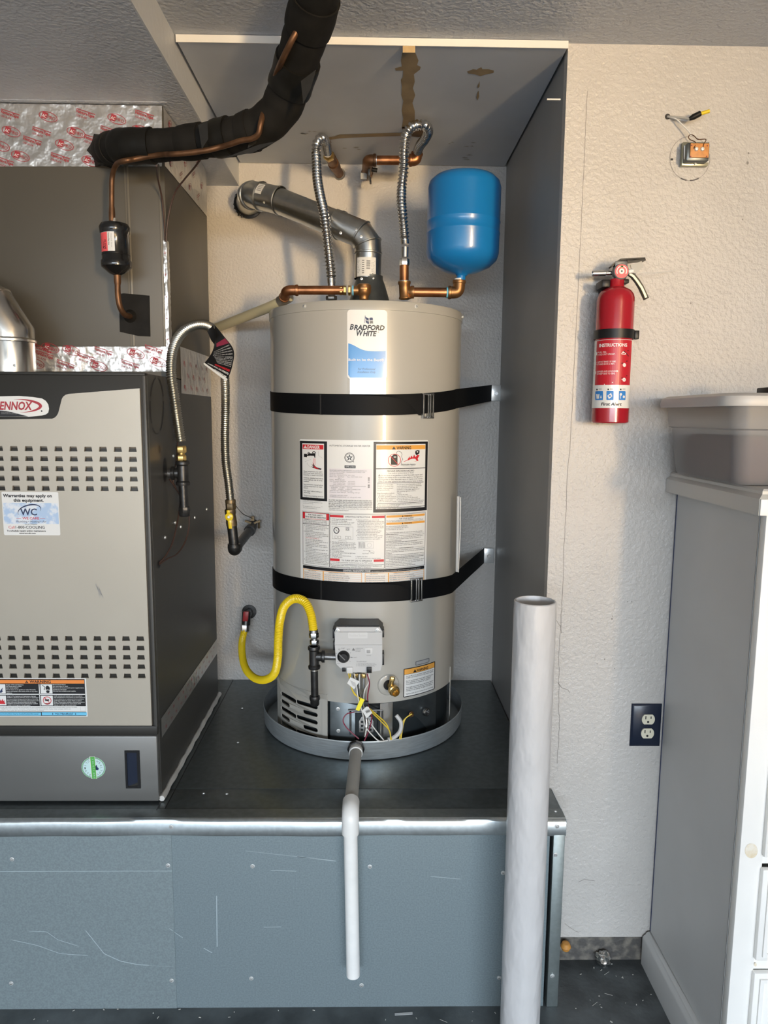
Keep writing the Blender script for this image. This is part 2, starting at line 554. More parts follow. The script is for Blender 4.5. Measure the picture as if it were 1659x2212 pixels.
class Decal:
    """flat print in label coordinates: u right, v down"""

    def __init__(s, maxw=None):
        s.items = []
        s.maxw = maxw

    def poly(s, pts, m, L=1):
        tri = tessellate_polygon([[V((p[0], p[1], 0)) for p in pts]])
        s.items.append((list(pts), [tuple(t) for t in tri], m, L))

    def rect(s, x0, y0, x1, y1, m, L=1, nx=1):
        vs, fs = [], []
        if s.maxw:
            nx = max(nx, int(abs(x1 - x0) / s.maxw) + 1)
        for i in range(nx + 1):
            x = x0 + (x1 - x0) * i / nx
            vs += [(x, y0), (x, y1)]
        for i in range(nx):
            fs.append((2 * i, 2 * i + 1, 2 * i + 3, 2 * i + 2))
        s.items.append((vs, fs, m, L))

    def rrect(s, x0, y0, x1, y1, r, m, L=0, nx=14):
        """rounded rectangle as vertical strips, so that it can be wrapped"""
        xs = sorted(set([x0 + r * (1 - math.cos(a * PI / 8)) for a in range(5)] + [x1 - r * (1 - math.cos(a * PI / 8)) for a in range(5)] +
                        [x0 + r + (x1 - x0 - 2 * r) * i / nx for i in range(nx + 1)]))
        vs, fs = [], []
        for x in xs:
            d = r - (x - x0) if x < x0 + r else (r - (x1 - x) if x > x1 - r else 0)
            d = max(0, min(r, d))
            e = r - math.sqrt(max(0, r * r - d * d))
            vs += [(x, y0 + e), (x, y1 - e)]
        for i in range(len(xs) - 1):
            fs.append((2 * i, 2 * i + 1, 2 * i + 3, 2 * i + 2))
        s.items.append((vs, fs, m, L))

    def frame(s, x0, y0, x1, y1, t, m, L=1, nx=1):
        s.rect(x0, y0, x1, y0 + t, m, L, nx)
        s.rect(x0, y1 - t, x1, y1, m, L, nx)
        s.rect(x0, y0 + t, x0 + t, y1 - t, m, L)
        s.rect(x1 - t, y0 + t, x1, y1 - t, m, L)

    def ring(s, cx, cy, rx, ry, t, m, L=1, n=28, a0=0, a1=2 * PI, rot=0):
        vs, fs = [], []
        for i in range(n + 1):
            a = a0 + (a1 - a0) * i / n
            for q in (0, 1):
                tt = t(i / n) if callable(t) else t
                x, y = (rx - q * tt) * math.cos(a), (ry - q * tt) * math.sin(a)
                vs.append((cx + x * math.cos(rot) - y * math.sin(rot), cy + x * math.sin(rot) + y * math.cos(rot)))
        for i in range(n):
            fs.append((2 * i, 2 * i + 1, 2 * i + 3, 2 * i + 2))
        s.items.append((vs, fs, m, L))

    def disc(s, cx, cy, rx, ry, m, L=1, n=24):
        s.poly([(cx + rx * math.cos(2 * PI * i / n), cy + ry * math.sin(2 * PI * i / n)) for i in range(n)], m, L)

    def line(s, pts, t, m, L=1):
        for a, b in zip(pts, pts[1:]):
            d = V((b[0] - a[0], b[1] - a[1]))
            if d.length < 1e-9:
                continue
            n = V((-d.y, d.x)).normalized() * t / 2
            s.items.append(([(a[0] + n.x, a[1] + n.y), (b[0] + n.x, b[1] + n.y), (b[0] - n.x, b[1] - n.y), (a[0] - n.x, a[1] - n.y)], [(0, 1, 2, 3)], m, L))

    def text(s, body, x, y, h, m, w=None, al='L', bold=0.0, shear=0.0, rot=0.0, L=2, ls=1.0, sx=1.0):
        """x,y = baseline start (first line); h = cap height"""
        vs, fs = text_geo(body, bold, shear, ls)
        if not vs:
            return
        k = h / 0.69
        x0 = min(v[0] for v in vs)
        x1 = max(v[0] for v in vs)
        kx = k * sx
        if w:
            kx = w / (x1 - x0)
        W = (x1 - x0) * kx
        off = {'L': 0, 'C': -W / 2, 'R': -W}[al]
        c, sn = math.cos(rot), math.sin(rot)
        o = []
        for a, b in vs:
            u, q = (a - x0) * kx + off, -b * k
            o.append((x + u * c - q * sn, y + u * sn + q * c))
        s.items.append((o, fs, m, L))

    def arc_text(s, body, cx, cy, r, a0, da, h, m, bold=0.0, L=2, flip=False):
        for i, ch in enumerate(body):
            a = a0 + da * i
            s.text(ch, cx + r * math.cos(a), cy + r * math.sin(a), h, m, al='C', bold=bold, rot=a + PI / 2 + (PI if flip else 0), L=L)

    def tri(s, cx, by, h, m, L=2):
        s.poly([(cx - h * .6, by), (cx + h * .6, by), (cx, by - h)], m, L)

    def build(s, name, mapf, parent, child='lettering', eps=0.00022):
        r = None
        for lay in (0, 1):
            its = [i for i in s.items if (i[3] == 0) == (lay == 0)]
            if not its:
                continue
            mats = []
            mb = MB()
            for vs, fs, m, L in its:
                if m not in mats:
                    mats.append(m)
                mb.add([mapf(u, v, L * eps + 0.0004) for u, v in vs], fs, mats.index(m))
            nm = name if lay == 0 or r is None else child
            par = parent if lay == 0 or r is None else r
            me = bpy.data.meshes.new(nm)
            at = wpos(par)
            me.from_pydata([tuple(p - at) for p in mb.v], [], mb.f)
            for m in mats:
                me.materials.append(MATS[m])
            me.polygons.foreach_set('material_index', mb.m)
            o = link(nm, me, par, at)
            if r is None:
                r = o
        return r


def flat_map(px, py, Y, kx=1.0, kz=1.0, sc=1.0, ox=0, oy=0):
    """label pixels onto a wall-parallel plane; anchor pixel (px,py) on the photo, sc = label units per photo pixel"""
    a = P(px, py, Y)
    k = KP(a)

    def f(u, v, d):
        return V((a.x + ((u - ox) / sc) * k * kx, Y - d, a.z - ((v - oy) / sc) * k * kz))
    return f


def cyl_map(sc=1.0, ox=0, oy=0, vm=1100, cx=787, r=HR):
    """label units -> photo pixels -> heater surface; columns keep constant angle, rows constant height"""
    cache = {}

    def f(u, v, d):
        px, py = ox + u / sc, oy + v / sc
        k1, k2 = round(px, 3), round(py, 3)
        if k1 not in cache:
            h = cyl_hit(px, vm, r)
            cache[k1] = math.atan2(h.x - HX, HY - h.y)
        if ('z', k2) not in cache:
            cache[('z', k2)] = cyl_hit(cx, py, r).z
        return on_cyl(cache[k1], cache[('z', k2)], r + d)
    return f

# ================================================================== THE PLACE
ZCE = ZC + 0.016
ZFND = P(1300, 2024, YW).z
structure('floor', MB().box((-2.6, -4.6, -0.05), (2.8, YB + .1, 0)), 'concrete_floor', 'dark grey painted concrete garage floor', 'floor')
structure('wall_back', MB().box((-2.6, YB, 0), (XR + .12, YB + .1, ZCE + .05)), 'wall_paint', 'textured beige back wall of the alcove behind the water heater', 'wall')
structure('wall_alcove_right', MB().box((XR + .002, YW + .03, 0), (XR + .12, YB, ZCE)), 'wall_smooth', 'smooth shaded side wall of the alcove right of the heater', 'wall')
structure('wall_main', MB().box((XR, YW, ZFND), (2.8, YW + .03, ZCE)), 'wall_paint', 'textured off-white wall carrying the fire extinguisher', 'wall')
structure('wall_foundation', MB().box((XR, YW + .006, 0), (2.8, YW + .03, ZFND)), 'concrete_foot', 'rough bare concrete strip under the off-white wall', 'foundation')
structure('wall_left', MB().box((-2.7, -4.6, 0), (-2.6, YB, ZCE)), 'wall_paint', 'garage side wall left of the furnace', 'wall')
structure('wall_right', MB().box((2.8, -4.6, 0), (2.9, YW + .03, ZCE)), 'wall_paint', 'garage side wall on the right', 'wall')
structure('wall_lintel', MB().box((-2.7, -4.7, 2.1), (2.9, -4.6, ZCE + .05)), 'wall_paint', 'wall strip above the garage door opening', 'wall')
structure('ceiling', MB().box((XS, -4.6, ZCE), (2.8, YB, ZCE + .05)), 'ceiling_paint', 'grey textured garage ceiling', 'ceiling')
structure('ceiling_left', MB().box((-2.6, -4.6, ZL), (XS - .004, YB, ZCE + .05)), 'ceiling_paint', 'lower grey textured ceiling above the furnace', 'ceiling')
structure('trim_1', MB().box((XS - .004, -4.6, ZL), (XS, YB, ZCE)), 'step_paint', 'pale step face between the lower left ceiling and the higher ceiling', 'trim')
# ceiling seam strip near the coil cabinet
structure('trim_2', MB().box((-1.6, PZ(100, 216, ZL).y, ZL - .0008), (XS - .06, PZ(100, 216, ZL).y + .008, ZL)), 'ceiling_paint', 'thin taped seam across the lower left ceiling', 'trim')

# smooth ceiling board of the alcove, with its raw front edge and the old leak stains
pan = MB().box((XS + .007, YW - .012, ZC), (XR - .005, YB - .005, ZCE - .001))
ceil_panel = structure('ceiling_panel', pan, 'ceiling_board', 'smooth grey ceiling board over the alcove with brown leak stains', 'ceiling board')
MB().box((XS + .004, YW - .0145, ZC - .0015), (XR - .003, YW - .012, ZCE - .001)).build('edge_strip', 'edge_white', ceil_panel)


def cz(px, py):
    q = PZ(px, py, ZC)
    return (q.x, q.y)


def cmap(u, v, d):
    q = PZ(u, v, ZC)
    return V((q.x, q.y, ZC - d))


d = Decal()
L_ = [(869, 113), (866, 130), (868, 143), (853, 147), (855, 152), (871, 152), (870, 166), (866, 172), (868, 186), (867, 205), (871, 218), (868, 238), (871, 256), (868, 276)]
R_ = [(899, 276), (896, 262), (896, 240), (891, 222), (897, 205), (892, 190), (896, 176), (894, 160), (907, 150), (909, 144), (901, 140), (904, 130), (897, 113)]
d.poly(L_ + R_, 'stain', 1)
d.poly([(868, 274), (899, 272), (915, 270), (930, 282), (925, 292), (905, 296), (872, 292)], 'stain_dark', 1)
d.poly([(705, 297), (722, 294), (734, 290), (872, 286), (872, 293), (800, 295), (735, 298), (715, 301), (703, 302)], 'stain', 2)
d.poly([(702, 300), (713, 301), (716, 307), (712, 310), (714, 322), (722, 330), (729, 345), (729, 356), (742, 356), (722, 354), (706, 330), (703, 312)], 'stain_dark', 2)
d.poly([(1009, 154), (1022, 149), (1030, 150), (1034, 147), (1040, 145), (1042, 149), (1055, 149), (1067, 152), (1066, 157), (1050, 160), (1038, 164), (1025, 160), (1011, 158)], 'stain', 1)
d.poly([(1036, 174), (1034, 180), (1031, 186), (1033, 190), (1036, 186)], 'stain', 1)
d.poly([(1034, 195), (1031, 200), (1029, 210), (1032, 216), (1035, 208)], 'stain', 1)
d.build('leak_stain', cmap, ceil_panel)
d = Decal()
for bx, by, wd in ((690, 288, 60), (760, 320, 50), (1000, 310, 60), (1010, 340, 26), (660, 290, 22)):
    for k in range(5):
        x = bx + random.uniform(-.5, .5) * wd
        y = by + random.uniform(-6, 6)
        d.poly([(x - random.uniform(3, 9), y), (x, y - random.uniform(.6, 1.6)), (x + random.uniform(3, 9), y + .4), (x, y + random.uniform(.4, 1.4))], 'smoke_print', 1)
d.build('soot_smudge', cmap, ceil_panel)

# stain continuing over the raw board edge and the ceiling in front of it
d = Decal()
d.rect(870, 99, 897, 113.5, 'edge_brown', 1)
d.build('edge_stain', lambda u, v, dd: P(u, v, YW - .0147 - dd), ceil_panel)

# caulk bead where wall meets alcove board and the plaster cracks of the main wall
wall_main = bpy.data.objects['wall_main']
d = Decal()
crk = [(1269, 196), (1264, 300), (1256, 480), (1246, 680), (1238, 840), (1228, 1000), (1220, 1140), (1214, 1300), (1208, 1400), (1207, 1480), (1208, 1560), (1204, 1650)]
for a, b in zip(crk, crk[1:]):
    n = 7
    pts = [(a[0] + (b[0] - a[0]) * i / n + (random.uniform(-1.2, 1.2) if a[1] > 800 else random.uniform(-.4, .4)), a[1] + (b[1] - a[1]) * i / n) for i in range(n + 1)]
    d.line(pts, 0.9, 'crack', 1)
for x, y, r in ((1615, 352, 2.6), (1617, 331, 1.8), (1604, 474, 1.4), (1492, 655, 1.5), (1322, 1337, 1.6), (1323, 1331, 1), (1356, 1300, 1), (1306, 1424, 1.2), (1290, 1434, 1), (1328, 1444, 1), (1365, 1300, 1), (1487, 700, 1), (1510, 700, 1)):
    d.disc(x, y, r, r * 1.4, 'crack', 1, 8)
d.line([(1205, 1475), (1214, 1486), (1226, 1490), (1231, 1496)], 1.2, 'crack', 1)
d.line([(1202, 1340), (1208, 1350), (1211, 1352), (1213, 1368)], 1.0, 'crack', 1)
d.line([(1250, 1905), (1262, 1900), (1285, 1903)], .8, 'crack', 1)
d.line([(1220, 1995), (1232, 2004), (1244, 2012), (1250, 2014)], .8, 'crack', 1)
d.build('plaster_crack', lambda u, v, dd: P(u, v, YW - dd), wall_main)

# blob of sealant and screw on the alcove side wall edge
MB().obox(P(1196, 215, YW - .003), V((.032, 0, 0)), V((0, .004, 0)), V((0, 0, .003))).build('paint_ridge', 'edge_white', wall_main)

# ------------------------------------------------------------------ sheet metal platform
plat = thing('platform', (-.35, YP, 0), 'galvanised sheet metal platform carrying the furnace and water heater', 'platform')
XSEAM = P(375, 1950, YP).x
XPR = P(1184, 1900, YP).x
ZTR = P(600, 1804, YP).z
b = MB()
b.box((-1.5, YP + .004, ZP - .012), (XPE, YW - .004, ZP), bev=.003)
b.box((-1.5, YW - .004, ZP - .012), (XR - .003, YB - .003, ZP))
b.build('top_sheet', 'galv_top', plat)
MB().box((-1.5, YP - .0015, 0), (XSEAM, YP + .006, ZTR + .01)).build('front_panel', 'galv_panel', plat)
MB().box((XSEAM - .02, YP, 0), (XPR, YP + .006, ZTR + .01)).build('front_panel', 'galv_front', plat)
MB().box((-1.5, YP - .0022, P(180, 1881, YP).z - .0007), (XSEAM, YP - .0013, P(180, 1881, YP).z + .0007)).build('panel_fold', 'scratch', plat)
# slightly wavy folded edge
n = 90
tv, tf = [], []
for i in range(n + 1):
    x = -1.5 + (XPE + 1.5) * i / n
    wv = .0012 * math.sin(x * 9) + .0008 * math.sin(x * 23 + 1)
    pr = [(YP + .045, ZP + .0015), (YP + .006, ZP + .0015 + wv * .5), (YP - .001, ZP - .0015 + wv), (YP - .0045, ZP - .007 + wv), (YP - .0042 + wv * .5, ZTR + .004), (YP - .003, ZTR + wv), (YP + .002, ZTR + wv)]
    tv += [(x, y, z) for y, z in pr]
m_ = 7
for i in range(n):
    for k in range(m_ - 1):
        tf.append((i * m_ + k, i * m_ + k + 1, (i + 1) * m_ + k + 1, (i + 1) * m_ + k))
tr = MB().add(tv, tf, 0, True)
for i_, f_ in enumerate(tf):
    if i_ % (m_ - 1) < 1:
        tr.m[i_] = 1
tr.box((XPE - .0005, YP - .003, ZTR), (XPE + .0012, YW - .006, ZP))
tr.build('edge_trim', ['galv_trim', 'galv_lip'], plat)
px0 = P(1189, 1950, YP).x
b = MB().box((px0, YP - .004, 0), (XPE - .001, YP + .03, ZTR + .008), bev=.002)
b.box((XPE - .004, YP, 0), (XPE - .001, YW - .006, ZTR + .008))
b.build('corner_post', 'galv_post', plat)
d = Decal()
d.line([(338, 1752), (348, 1733)], 1.5, 'black_print', 1)
d.build('sheet_seam', lambda u, v, dd: PZ(u, v, ZP) + V((0, 0, .002 + dd)), plat)
MB().box((XF + .02, YP + .05, ZP), (XF + .022, YB - .004, ZP + .0008)).build('sheet_seam', 'black_print', plat)
fy = YP - .004
sp = [P(x, y, YP - .0055) for x, y in ((369.6, 1786.5), (1203.5, 1785))] + [P(x, y, YP - .0045) for x, y in ((1200, 1846.5), (1193, 2108))]
sp += [P(x, y, YP - .0025) for x, y in ((26, 1856), (363, 1869.6), (24.5, 2124), (371, 2118))]
sp += [P(x, y, YP - .001) for x, y in ((545.6, 1871), (543, 2113.5), (799, 1872), (1086.6, 1885.6), (781, 2128), (1078, 2112))]
rep('screw', SCREW, plat, sp)
ts = [PZ(x, y, ZP + .002) for x, y in ((1200, 1753), (440, 1714), (490, 1715), (514, 1604), (523, 1530))]
rep('screw', SCREW_S, plat, ts, (-PI / 2, 0, 0))
d = Decal()
sc = [[(150 / 2.37, 1700 + 738 / 2.37), (101, 2013), (125, 2030), (170, 2044)], [(185, 2010), (205, 2035), (225, 2060), (260, 2076), (300, 2084), (375, 2088)], [(25, 2030), (80, 2042), (130, 2060), (190, 2064)],
      [(365, 2005), (395, 2026)], [(530, 1838), (620, 1848), (700, 1857)], [(468, 1935), (469, 2045)], [(570, 2003), (608, 2002)], [(585, 1880), (640, 1882)], [(440, 2048), (458, 2058)], [(642, 1850), (725, 1860)], [(930, 1893), (995, 1899)]]
for s in sc:
    d = Decal()
    d.line(s, random.uniform(.8, 2.2), 'scratch', 1)
    d.build('scratch_mark', lambda u, v, dd: P(u, v, YP - (.0013 if u < 375 else -.0002) - dd), plat)

# loose bits on the floor
foil = MB()
bm = bmesh.new()
bmesh.ops.create_icosphere(bm, subdivisions=3, radius=1)
c = PZ(1303, 2084, 0) + V((0, 0, .019))
for v in bm.verts:
    q = v.co.normalized()
    rr = .0195 * (1 + .28 * math.sin(q.x * 9 + q.y * 5) * math.sin(q.z * 8 + q.x * 3) + random.uniform(-.12, .12))
    v.co = c + V((q.x * rr, q.y * rr, q.z * rr * .95))
bm.verts.index_update()
foil.add([v.co.copy() for v in bm.verts], [[v.index for v in f.verts] for f in bm.faces])
bm.free()
tag(foil.build('foil_ball', 'foil_ball', None, PZ(1303, 2072, 0)), 'crumpled silver foil ball on the dark floor by the wall', 'foil ball')
c = P(1222, 2044, 1.798)
tag(MB().lathe([(0, -.012), (.010, -.010), (.0145, 0), (.010, .010), (0, .013)], c, (0, 0, 1), 14).build('amber_lump', 'amber', None, c), 'small round amber foam lump at the foot of the wall beside the platform', 'foam lump')
deb = MB()
spots = [(x, y) for x in range(20, 1080, 47) for y in (2186, 2200)] + [(random.uniform(1222, 1480), random.uniform(2085, 2205)) for _ in range(46)]
for x, y in spots:
    if random.random() < .35:
        continue
    g = PZ(x + random.uniform(-18, 18), y + random.uniform(-6, 6), .0008)
    if g.x > XCAB - .03:
        continue
    a = random.uniform(0, PI)
    l, t = random.uniform(.0015, .006), random.uniform(.0008, .002)
    if random.random() < .12:
        l = .02
        t = .0006
    deb.obox(g + V((0, 0, t * .5)), V((l * math.cos(a), l * math.sin(a), 0)), V((-t * math.sin(a), t * math.cos(a), 0)), V((0, 0, t)))
tag(deb.build('floor_litter', 'debris'), 'pale crumbs and slivers scattered over the dark floor', 'litter', kind='stuff')
g = PZ(872, 2190, .001)
tag(MB().obox(g, V((.045, .003, 0)), V((0, .006, 0)), V((0, 0, .0012))).build('plastic_strip', 'clear', None, g), 'small clear plastic strip on the floor in front of the platform', 'plastic strip')

# ================================================================== FURNACE
fur = thing('furnace', (-.80, YF + .3, ZP), 'tall grey gas furnace with beige louvred door beside the water heater', 'furnace')
XL = XF - .545
ZD0, ZD1 = P(200, 1566, YF).z, P(302, 839, YF).z       # upper door bottom and top
ZLD = P(200, 1588, YF).z                                # lower door top
XD1 = P(303, 850, YF).x
MB().box((XL, YF + .016, ZP + .002), (XF, YFB, ZT)).build('casing', 'furnace_side', fur)
# corner flange beside the door and dark header behind the badge
MB().box((XD1 + .004, YF + .001, ZLD), (XF - .0005, YF + .016, ZT), bev=.002).build('corner_flange', 'furnace_side', fur)
MB().box((XL, YF + .004, ZD0 - .02), (XD1 + .004, YF + .016, ZT - .001), bev=.002).build('header', 'furnace_dark', fur)
MB().box((XL, YF - .002, ZT - .006), (XF, YF + .02, ZT + .001), bev=.0015).build('top_lip', 'furnace_dark', fur)
# lower door
MB().box((XL, YF - .006, ZP + .006), (XF - .001, YF + .016, ZLD), bev=.004).build('lower_door', 'furnace_low', fur)
MB().box((XL, YF - .001, ZLD + .001), (XF - .001, YF + .016, ZD0 - .003), bev=.002).build('ledge', 'furnace_dark', fur)

# louvred upper door, each opening a real hole
mf = flat_map(0, 0, YF)


def Q(px, py):
    q = P(px, py, YF)
    return (q.x, q.z)


door = MB()


def dface(pts):
    door.add([V((p[0], YF - .004, p[1])) for p in pts], [tuple(range(len(pts)))])


flap = MB()
slot_at = []
KX = 0.0352
HW, HH = .0195, .0118


def louver_block(pxr, rows):
    zs = [P(200, y, YF).z for y in rows]
    dz = (zs[0] - zs[-1]) / (len(rows) - 1)
    xr = P(pxr, rows[0], YF).x
    x_hi = xr + KX / 2
    ncol = int((x_hi - XL - .02) / KX)
    z_hi = zs[0] + dz / 2
    for i in range(ncol):
        for j in range(len(rows)):
            cx, cz_ = xr - KX * i, zs[0] - dz * j
            o = [(cx - KX / 2, cz_ - dz / 2), (cx + KX / 2, cz_ - dz / 2), (cx + KX / 2, cz_ + dz / 2), (cx - KX / 2, cz_ + dz / 2)]
            h = [(cx - HW / 2, cz_ - HH / 2), (cx + HW / 2, cz_ - HH / 2), (cx + HW / 2 - .0017, cz_ + HH / 2), (cx - HW / 2 + .0017, cz_ + HH / 2)]
            for k in range(4):
                k2 = (k + 1) % 4
                dface([o[k], o[k2], h[k2], h[k]])
                door.add([V((h[k][0], YF - .004, h[k][1])), V((h[k2][0], YF - .004, h[k2][1])), V((h[k2][0], YF + .002, h[k2][1])), V((h[k][0], YF + .002, h[k][1]))], [(0, 1, 2, 3)])
            slot_at.append(V((cx, YF, cz_)))
    x_lo = x_hi - KX * ncol
    z_lo = z_hi - dz * len(rows)
    dface([(XL + .002, z_lo), (x_lo, z_lo), (x_lo, z_hi), (XL + .002, z_hi)])
    dface([(x_hi, z_lo), (XD1, z_lo), (XD1, z_hi), (x_hi, z_hi)])
    return z_lo, z_hi


za0, za1 = louver_block(287.6, (970, 991.6, 1013, 1034, 1055))
zb0, zb1 = louver_block(304, (1378, 1398.6, 1418.8, 1439, 1458.6))
dface([(XL + .002, ZD0), (XD1, ZD0), (XD1, zb0), (XL + .002, zb0)])
dface([(XL + .002, zb1), (XD1, zb1), (XD1, za0), (XL + .002, za0)])
top = [Q(303, 839), Q(226, 845), Q(150, 851), Q(143, 853), Q(138, 857), Q(135, 862), Q(129, 886), Q(127, 893), Q(124, 898), Q(120, 902), Q(114, 904.5), Q(0, 906)]
top[0] = (XD1, top[0][1])
zl_ = top[-1][1]
door.prism([(XL + .002, za1), (XD1, za1)] + top + [(XL + .002, zl_)], lambda u, v, dd: V((u, YF - .004, v)), 0, None)
oln = [(XL + .002, ZD0), (XD1, ZD0)] + top + [(XL + .002, zl_)]
for p_, q_ in zip(oln, oln[1:]):
    door.add([V((p_[0], YF - .004, p_[1])), V((q_[0], YF - .004, q_[1])), V((q_[0], YF + .003, q_[1])), V((p_[0], YF + .003, p_[1]))], [(0, 1, 2, 3)])
door.build('upper_door', 'furnace_door', fur)
# one bent flap behind each opening
fl = MB().add([(-HW / 2 - .002, .0022, HH / 2 + .002), (HW / 2 + .002, .0022, HH / 2 + .002), (HW / 2 + .002, .0070, -HH / 2 - .002), (-HW / 2 - .002, .0070, -HH / 2 - .002)], [(0, 1, 2, 3)])
fl.add([(-HW / 2 - .002, .0022, HH / 2 + .002), (HW / 2 + .002, .0022, HH / 2 + .002), (HW / 2 + .002, .0080, -HH / 2 - .002), (-HW / 2 - .002, .0080, -HH / 2 - .002)], [(0, 1, 2, 3)])
rep('louver', fl.mesh('louver', ['louver']), fur, slot_at)

# badge
d = Decal()
d.poly([(-60, 0), (8, -2), (40, -3), (70, -1), (90, 2), (98, 7), (103, 15), (104, 24), (102, 32), (97, 36), (88, 38.5), (60, 41.5), (-60, 41.5)], 'label_white', 0)
d.poly([(-60, 25), (0, 28.5), (12, 29.5), (24, 32), (40, 36), (59, 41), (20, 41.3), (-60, 41.3)], 'black_print', 1)
d.ring(46, 18, 43.5, 14.4, lambda t: 0.25 + 6.6 * math.sin(PI * t) ** 1.4, 'print_red', 1, 30, math.radians(-112), math.radians(96))
d.text('LENNOX', -11.5, 26.6, 17.0, 'print_red', w=81, bold=.03, shear=.22)
d.disc(88, 29, 1.8, 1.8, 'black_print', 2, 10)
d.text('DAVE LENNOX\nSIGNATURE COLLECTION', 1, 33, 1.7, 'smoke_print', w=34, ls=1.2, L=2)
d.build('brand_badge', flat_map(0, 858, YF + .0035), fur)

# warranty sticker (115 px wide)
d = Decal()
d.rrect(1, 0, 123, 95, 3, 'label_white', 0)
d.rect(3, 24, 121, 70, 'blue_pale', 1)
d.text('Warranties may apply on', 4, 11.5, 6.4, 'black_print', w=105, bold=.035)
d.text('this equipment.', 26, 21.5, 6.4, 'black_print', w=65, bold=.035)
d.text('WC', 39, 51, 14.5, 'navy_print', w=36, bold=.02, L=2)
d.ring(59, 41, 26, 13.5, lambda t: .3 + 2.6 * math.sin(PI * t), 'navy_print', 2, 24, math.radians(165), math.radians(390), -.25)
d.text('WE CARE', 43, 60.3, 5.2, 'red_print', w=36, bold=.012)
d.line([(30, 58), (40, 58)], .8, 'red_print', 2)
d.line([(81, 58), (92, 58)], .8, 'red_print', 2)
d.text('Plumbing \u2022 Heating \u2022 Air', 30, 67, 4.4, 'navy_print', w=64)
d.text('Lic.# 778604', 48, 72, 2.6, 'black_print', w=26)
d.text('Call', 12, 80.5, 6, 'red_print', w=13)
d.text('1-800-COOLING', 27, 80.5, 6, 'black_print', w=63, bold=.012)
d.text('To schedule repairs and/or maintenance', 8, 87, 3.2, 'black_print', w=84, bold=.03)
d.text('www.wc-air.com', 34, 92, 3.2, 'black_print', w=36, bold=.03)
so = d.build('warranty_sticker', flat_map(2, 1062, YF - .004), fur)
so['label'] = 'white and pale blue warranty sticker on the beige furnace door'

d = Decal()
for k in range(7):
    x = 206 + k * 1.4
    d.line([(x, 1261 + k * 1.5 + random.uniform(-3, 3)), (x + 6, 1276 + k * 1.5), (x + 9, 1288 + random.uniform(-4, 3))], .6, 'smoke_print', 1)
d.build('scuff_mark', lambda u, v, dd: (lambda q: V((q.x, YF - .004 - dd, q.z)))(P(u, v, YF - .004)), fur)['kind'] = 'stuff'

# orange warning label
d = Decal()
S_ = 8.295
d.rrect(-190, 125, 1525, 850, 10, 'label_white', 0)
d.rect(-170, 143, 1500, 835, 'black_print', .6, 2)
d.rect(-160, 158, 1492, 225, 'orange_bright', 1)
d.tri(465, 218, 50, 'black_print')
d.text('WARNING', 515, 216, 48, 'black_print', w=380, bold=.03)
d.text('!', 459, 214, 26, 'orange_bright', bold=.02, L=3)
for x0 in (-160, 705):
    for y0, y1 in ((240, 412), (452, 640)):
        d.rect(x0 + (40 if x0 < 0 else 0), y0, x0 + 210 + (30 if x0 < 0 else 0), y1, 'label_white', 1)
d.rect(675, 238, 690, 645, 'label_white', 1)
d.rect(-160, 420, 1495, 436, 'label_white', 1)
d.rect(-160, 650, 1508, 755, 'label_white', 1)
d.rect(-160, 770, 688, 828, 'cyan_print', 1)
d.rect(702, 766, 1510, 825, 'cyan_print', 1)
d.poly([(-40, 400), (0, 340), (38, 300), (20, 350), (30, 380), (0, 400)], 'navy_print', 2)
d.poly([(-60, 612), (-30, 520), (-10, 560), (15, 510), (25, 555), (50, 540), (45, 580), (65, 590), (55, 612)], 'red_print', 2)
d.line([(740, 255), (790, 295), (768, 335), (782, 345)], 11, 'black_print', 2)
d.poly([(796, 330), (800, 300), (812, 270), (830, 262), (850, 272), (870, 300), (874, 330), (866, 345), (830, 338), (800, 342)], 'black_print', 2)
d.poly([(800, 362), (832, 350), (868, 360), (856, 402), (812, 402)], 'black_print', 2)
d.ring(812, 545, 76, 76, 12, 'red_print', 2)
d.line([(757, 480), (865, 600)], 12, 'red_print', 2)
d.poly([(770, 520), (800, 528), (848, 520), (846, 548), (800, 552), (772, 545)], 'black_print', 2)
d.poly([(765, 595), (858, 595), (850, 615), (775, 615)], 'red_print', 2)
d.text('Danger of Fire and Explosion.\nCan cause injury or death.\nFOR YOUR SAFETY\nDo not store or use gasoline or other flammable\nvapors and liquids in the vicinity of this or any other\nappliance.', 92, 258, 17, 'label_white', w=560, ls=1.25, bold=.02)
d.text('Electric Shock Hazard.\nCan cause injury or death.\nDisconnect all remote electric power supplies before\nopening any unit panels.\nUnit may have multiple power supplies.', 925, 254, 17, 'label_white', w=560, ls=1.22, bold=.02)
d.text('Danger of Fire, Explosion and Asphyxiation. Improper\ninstallation, adjustment, alteration, service or maintenance\ncan cause property damage, personal injury, or loss of life.\nRefer to and follow the instructions and precautions in the\nUser\'s Information Manual provided with this furnace.\nInstallation and service must be performed by a qualified\ninstaller, service agency or the gas supplier.', 98, 470, 16, 'label_white', w=565, ls=1.22, bold=.02)
d.text('Install, operate and maintain unit in accordance\nwith manufacturer\'s instructions to avoid exposure\nto fuel substances or substances from incomplete\ncombustion which can cause death or serious\nillness. This product contains a chemical known to\nthe State of California to cause cancer, birth\ndefects, or other reproductive harm.', 930, 466, 16, 'label_white', w=560, ls=1.25, bold=.02)
d.text('FOR INDOOR USE ONLY. MUST BE INSTALLED IN ACCORDANCE WITH INSTRUCTIONS AND LOCAL CODES', -150, 680, 13, 'black_print', w=1490)
d.text('IN THE ABSENCE OF LOCAL CODES FOLLOW THE NATIONAL FUEL GAS CODE NFPA 54', -150, 712, 13, 'black_print', w=1380)
d.text('ANSI Z223.1 OR CSA B149 INSTALLATION CODES', -150, 744, 13, 'black_print', w=890)
d.text('Additional instructions may be located behind this panel.', -140, 808, 22, 'navy_print', w=785, bold=.01)
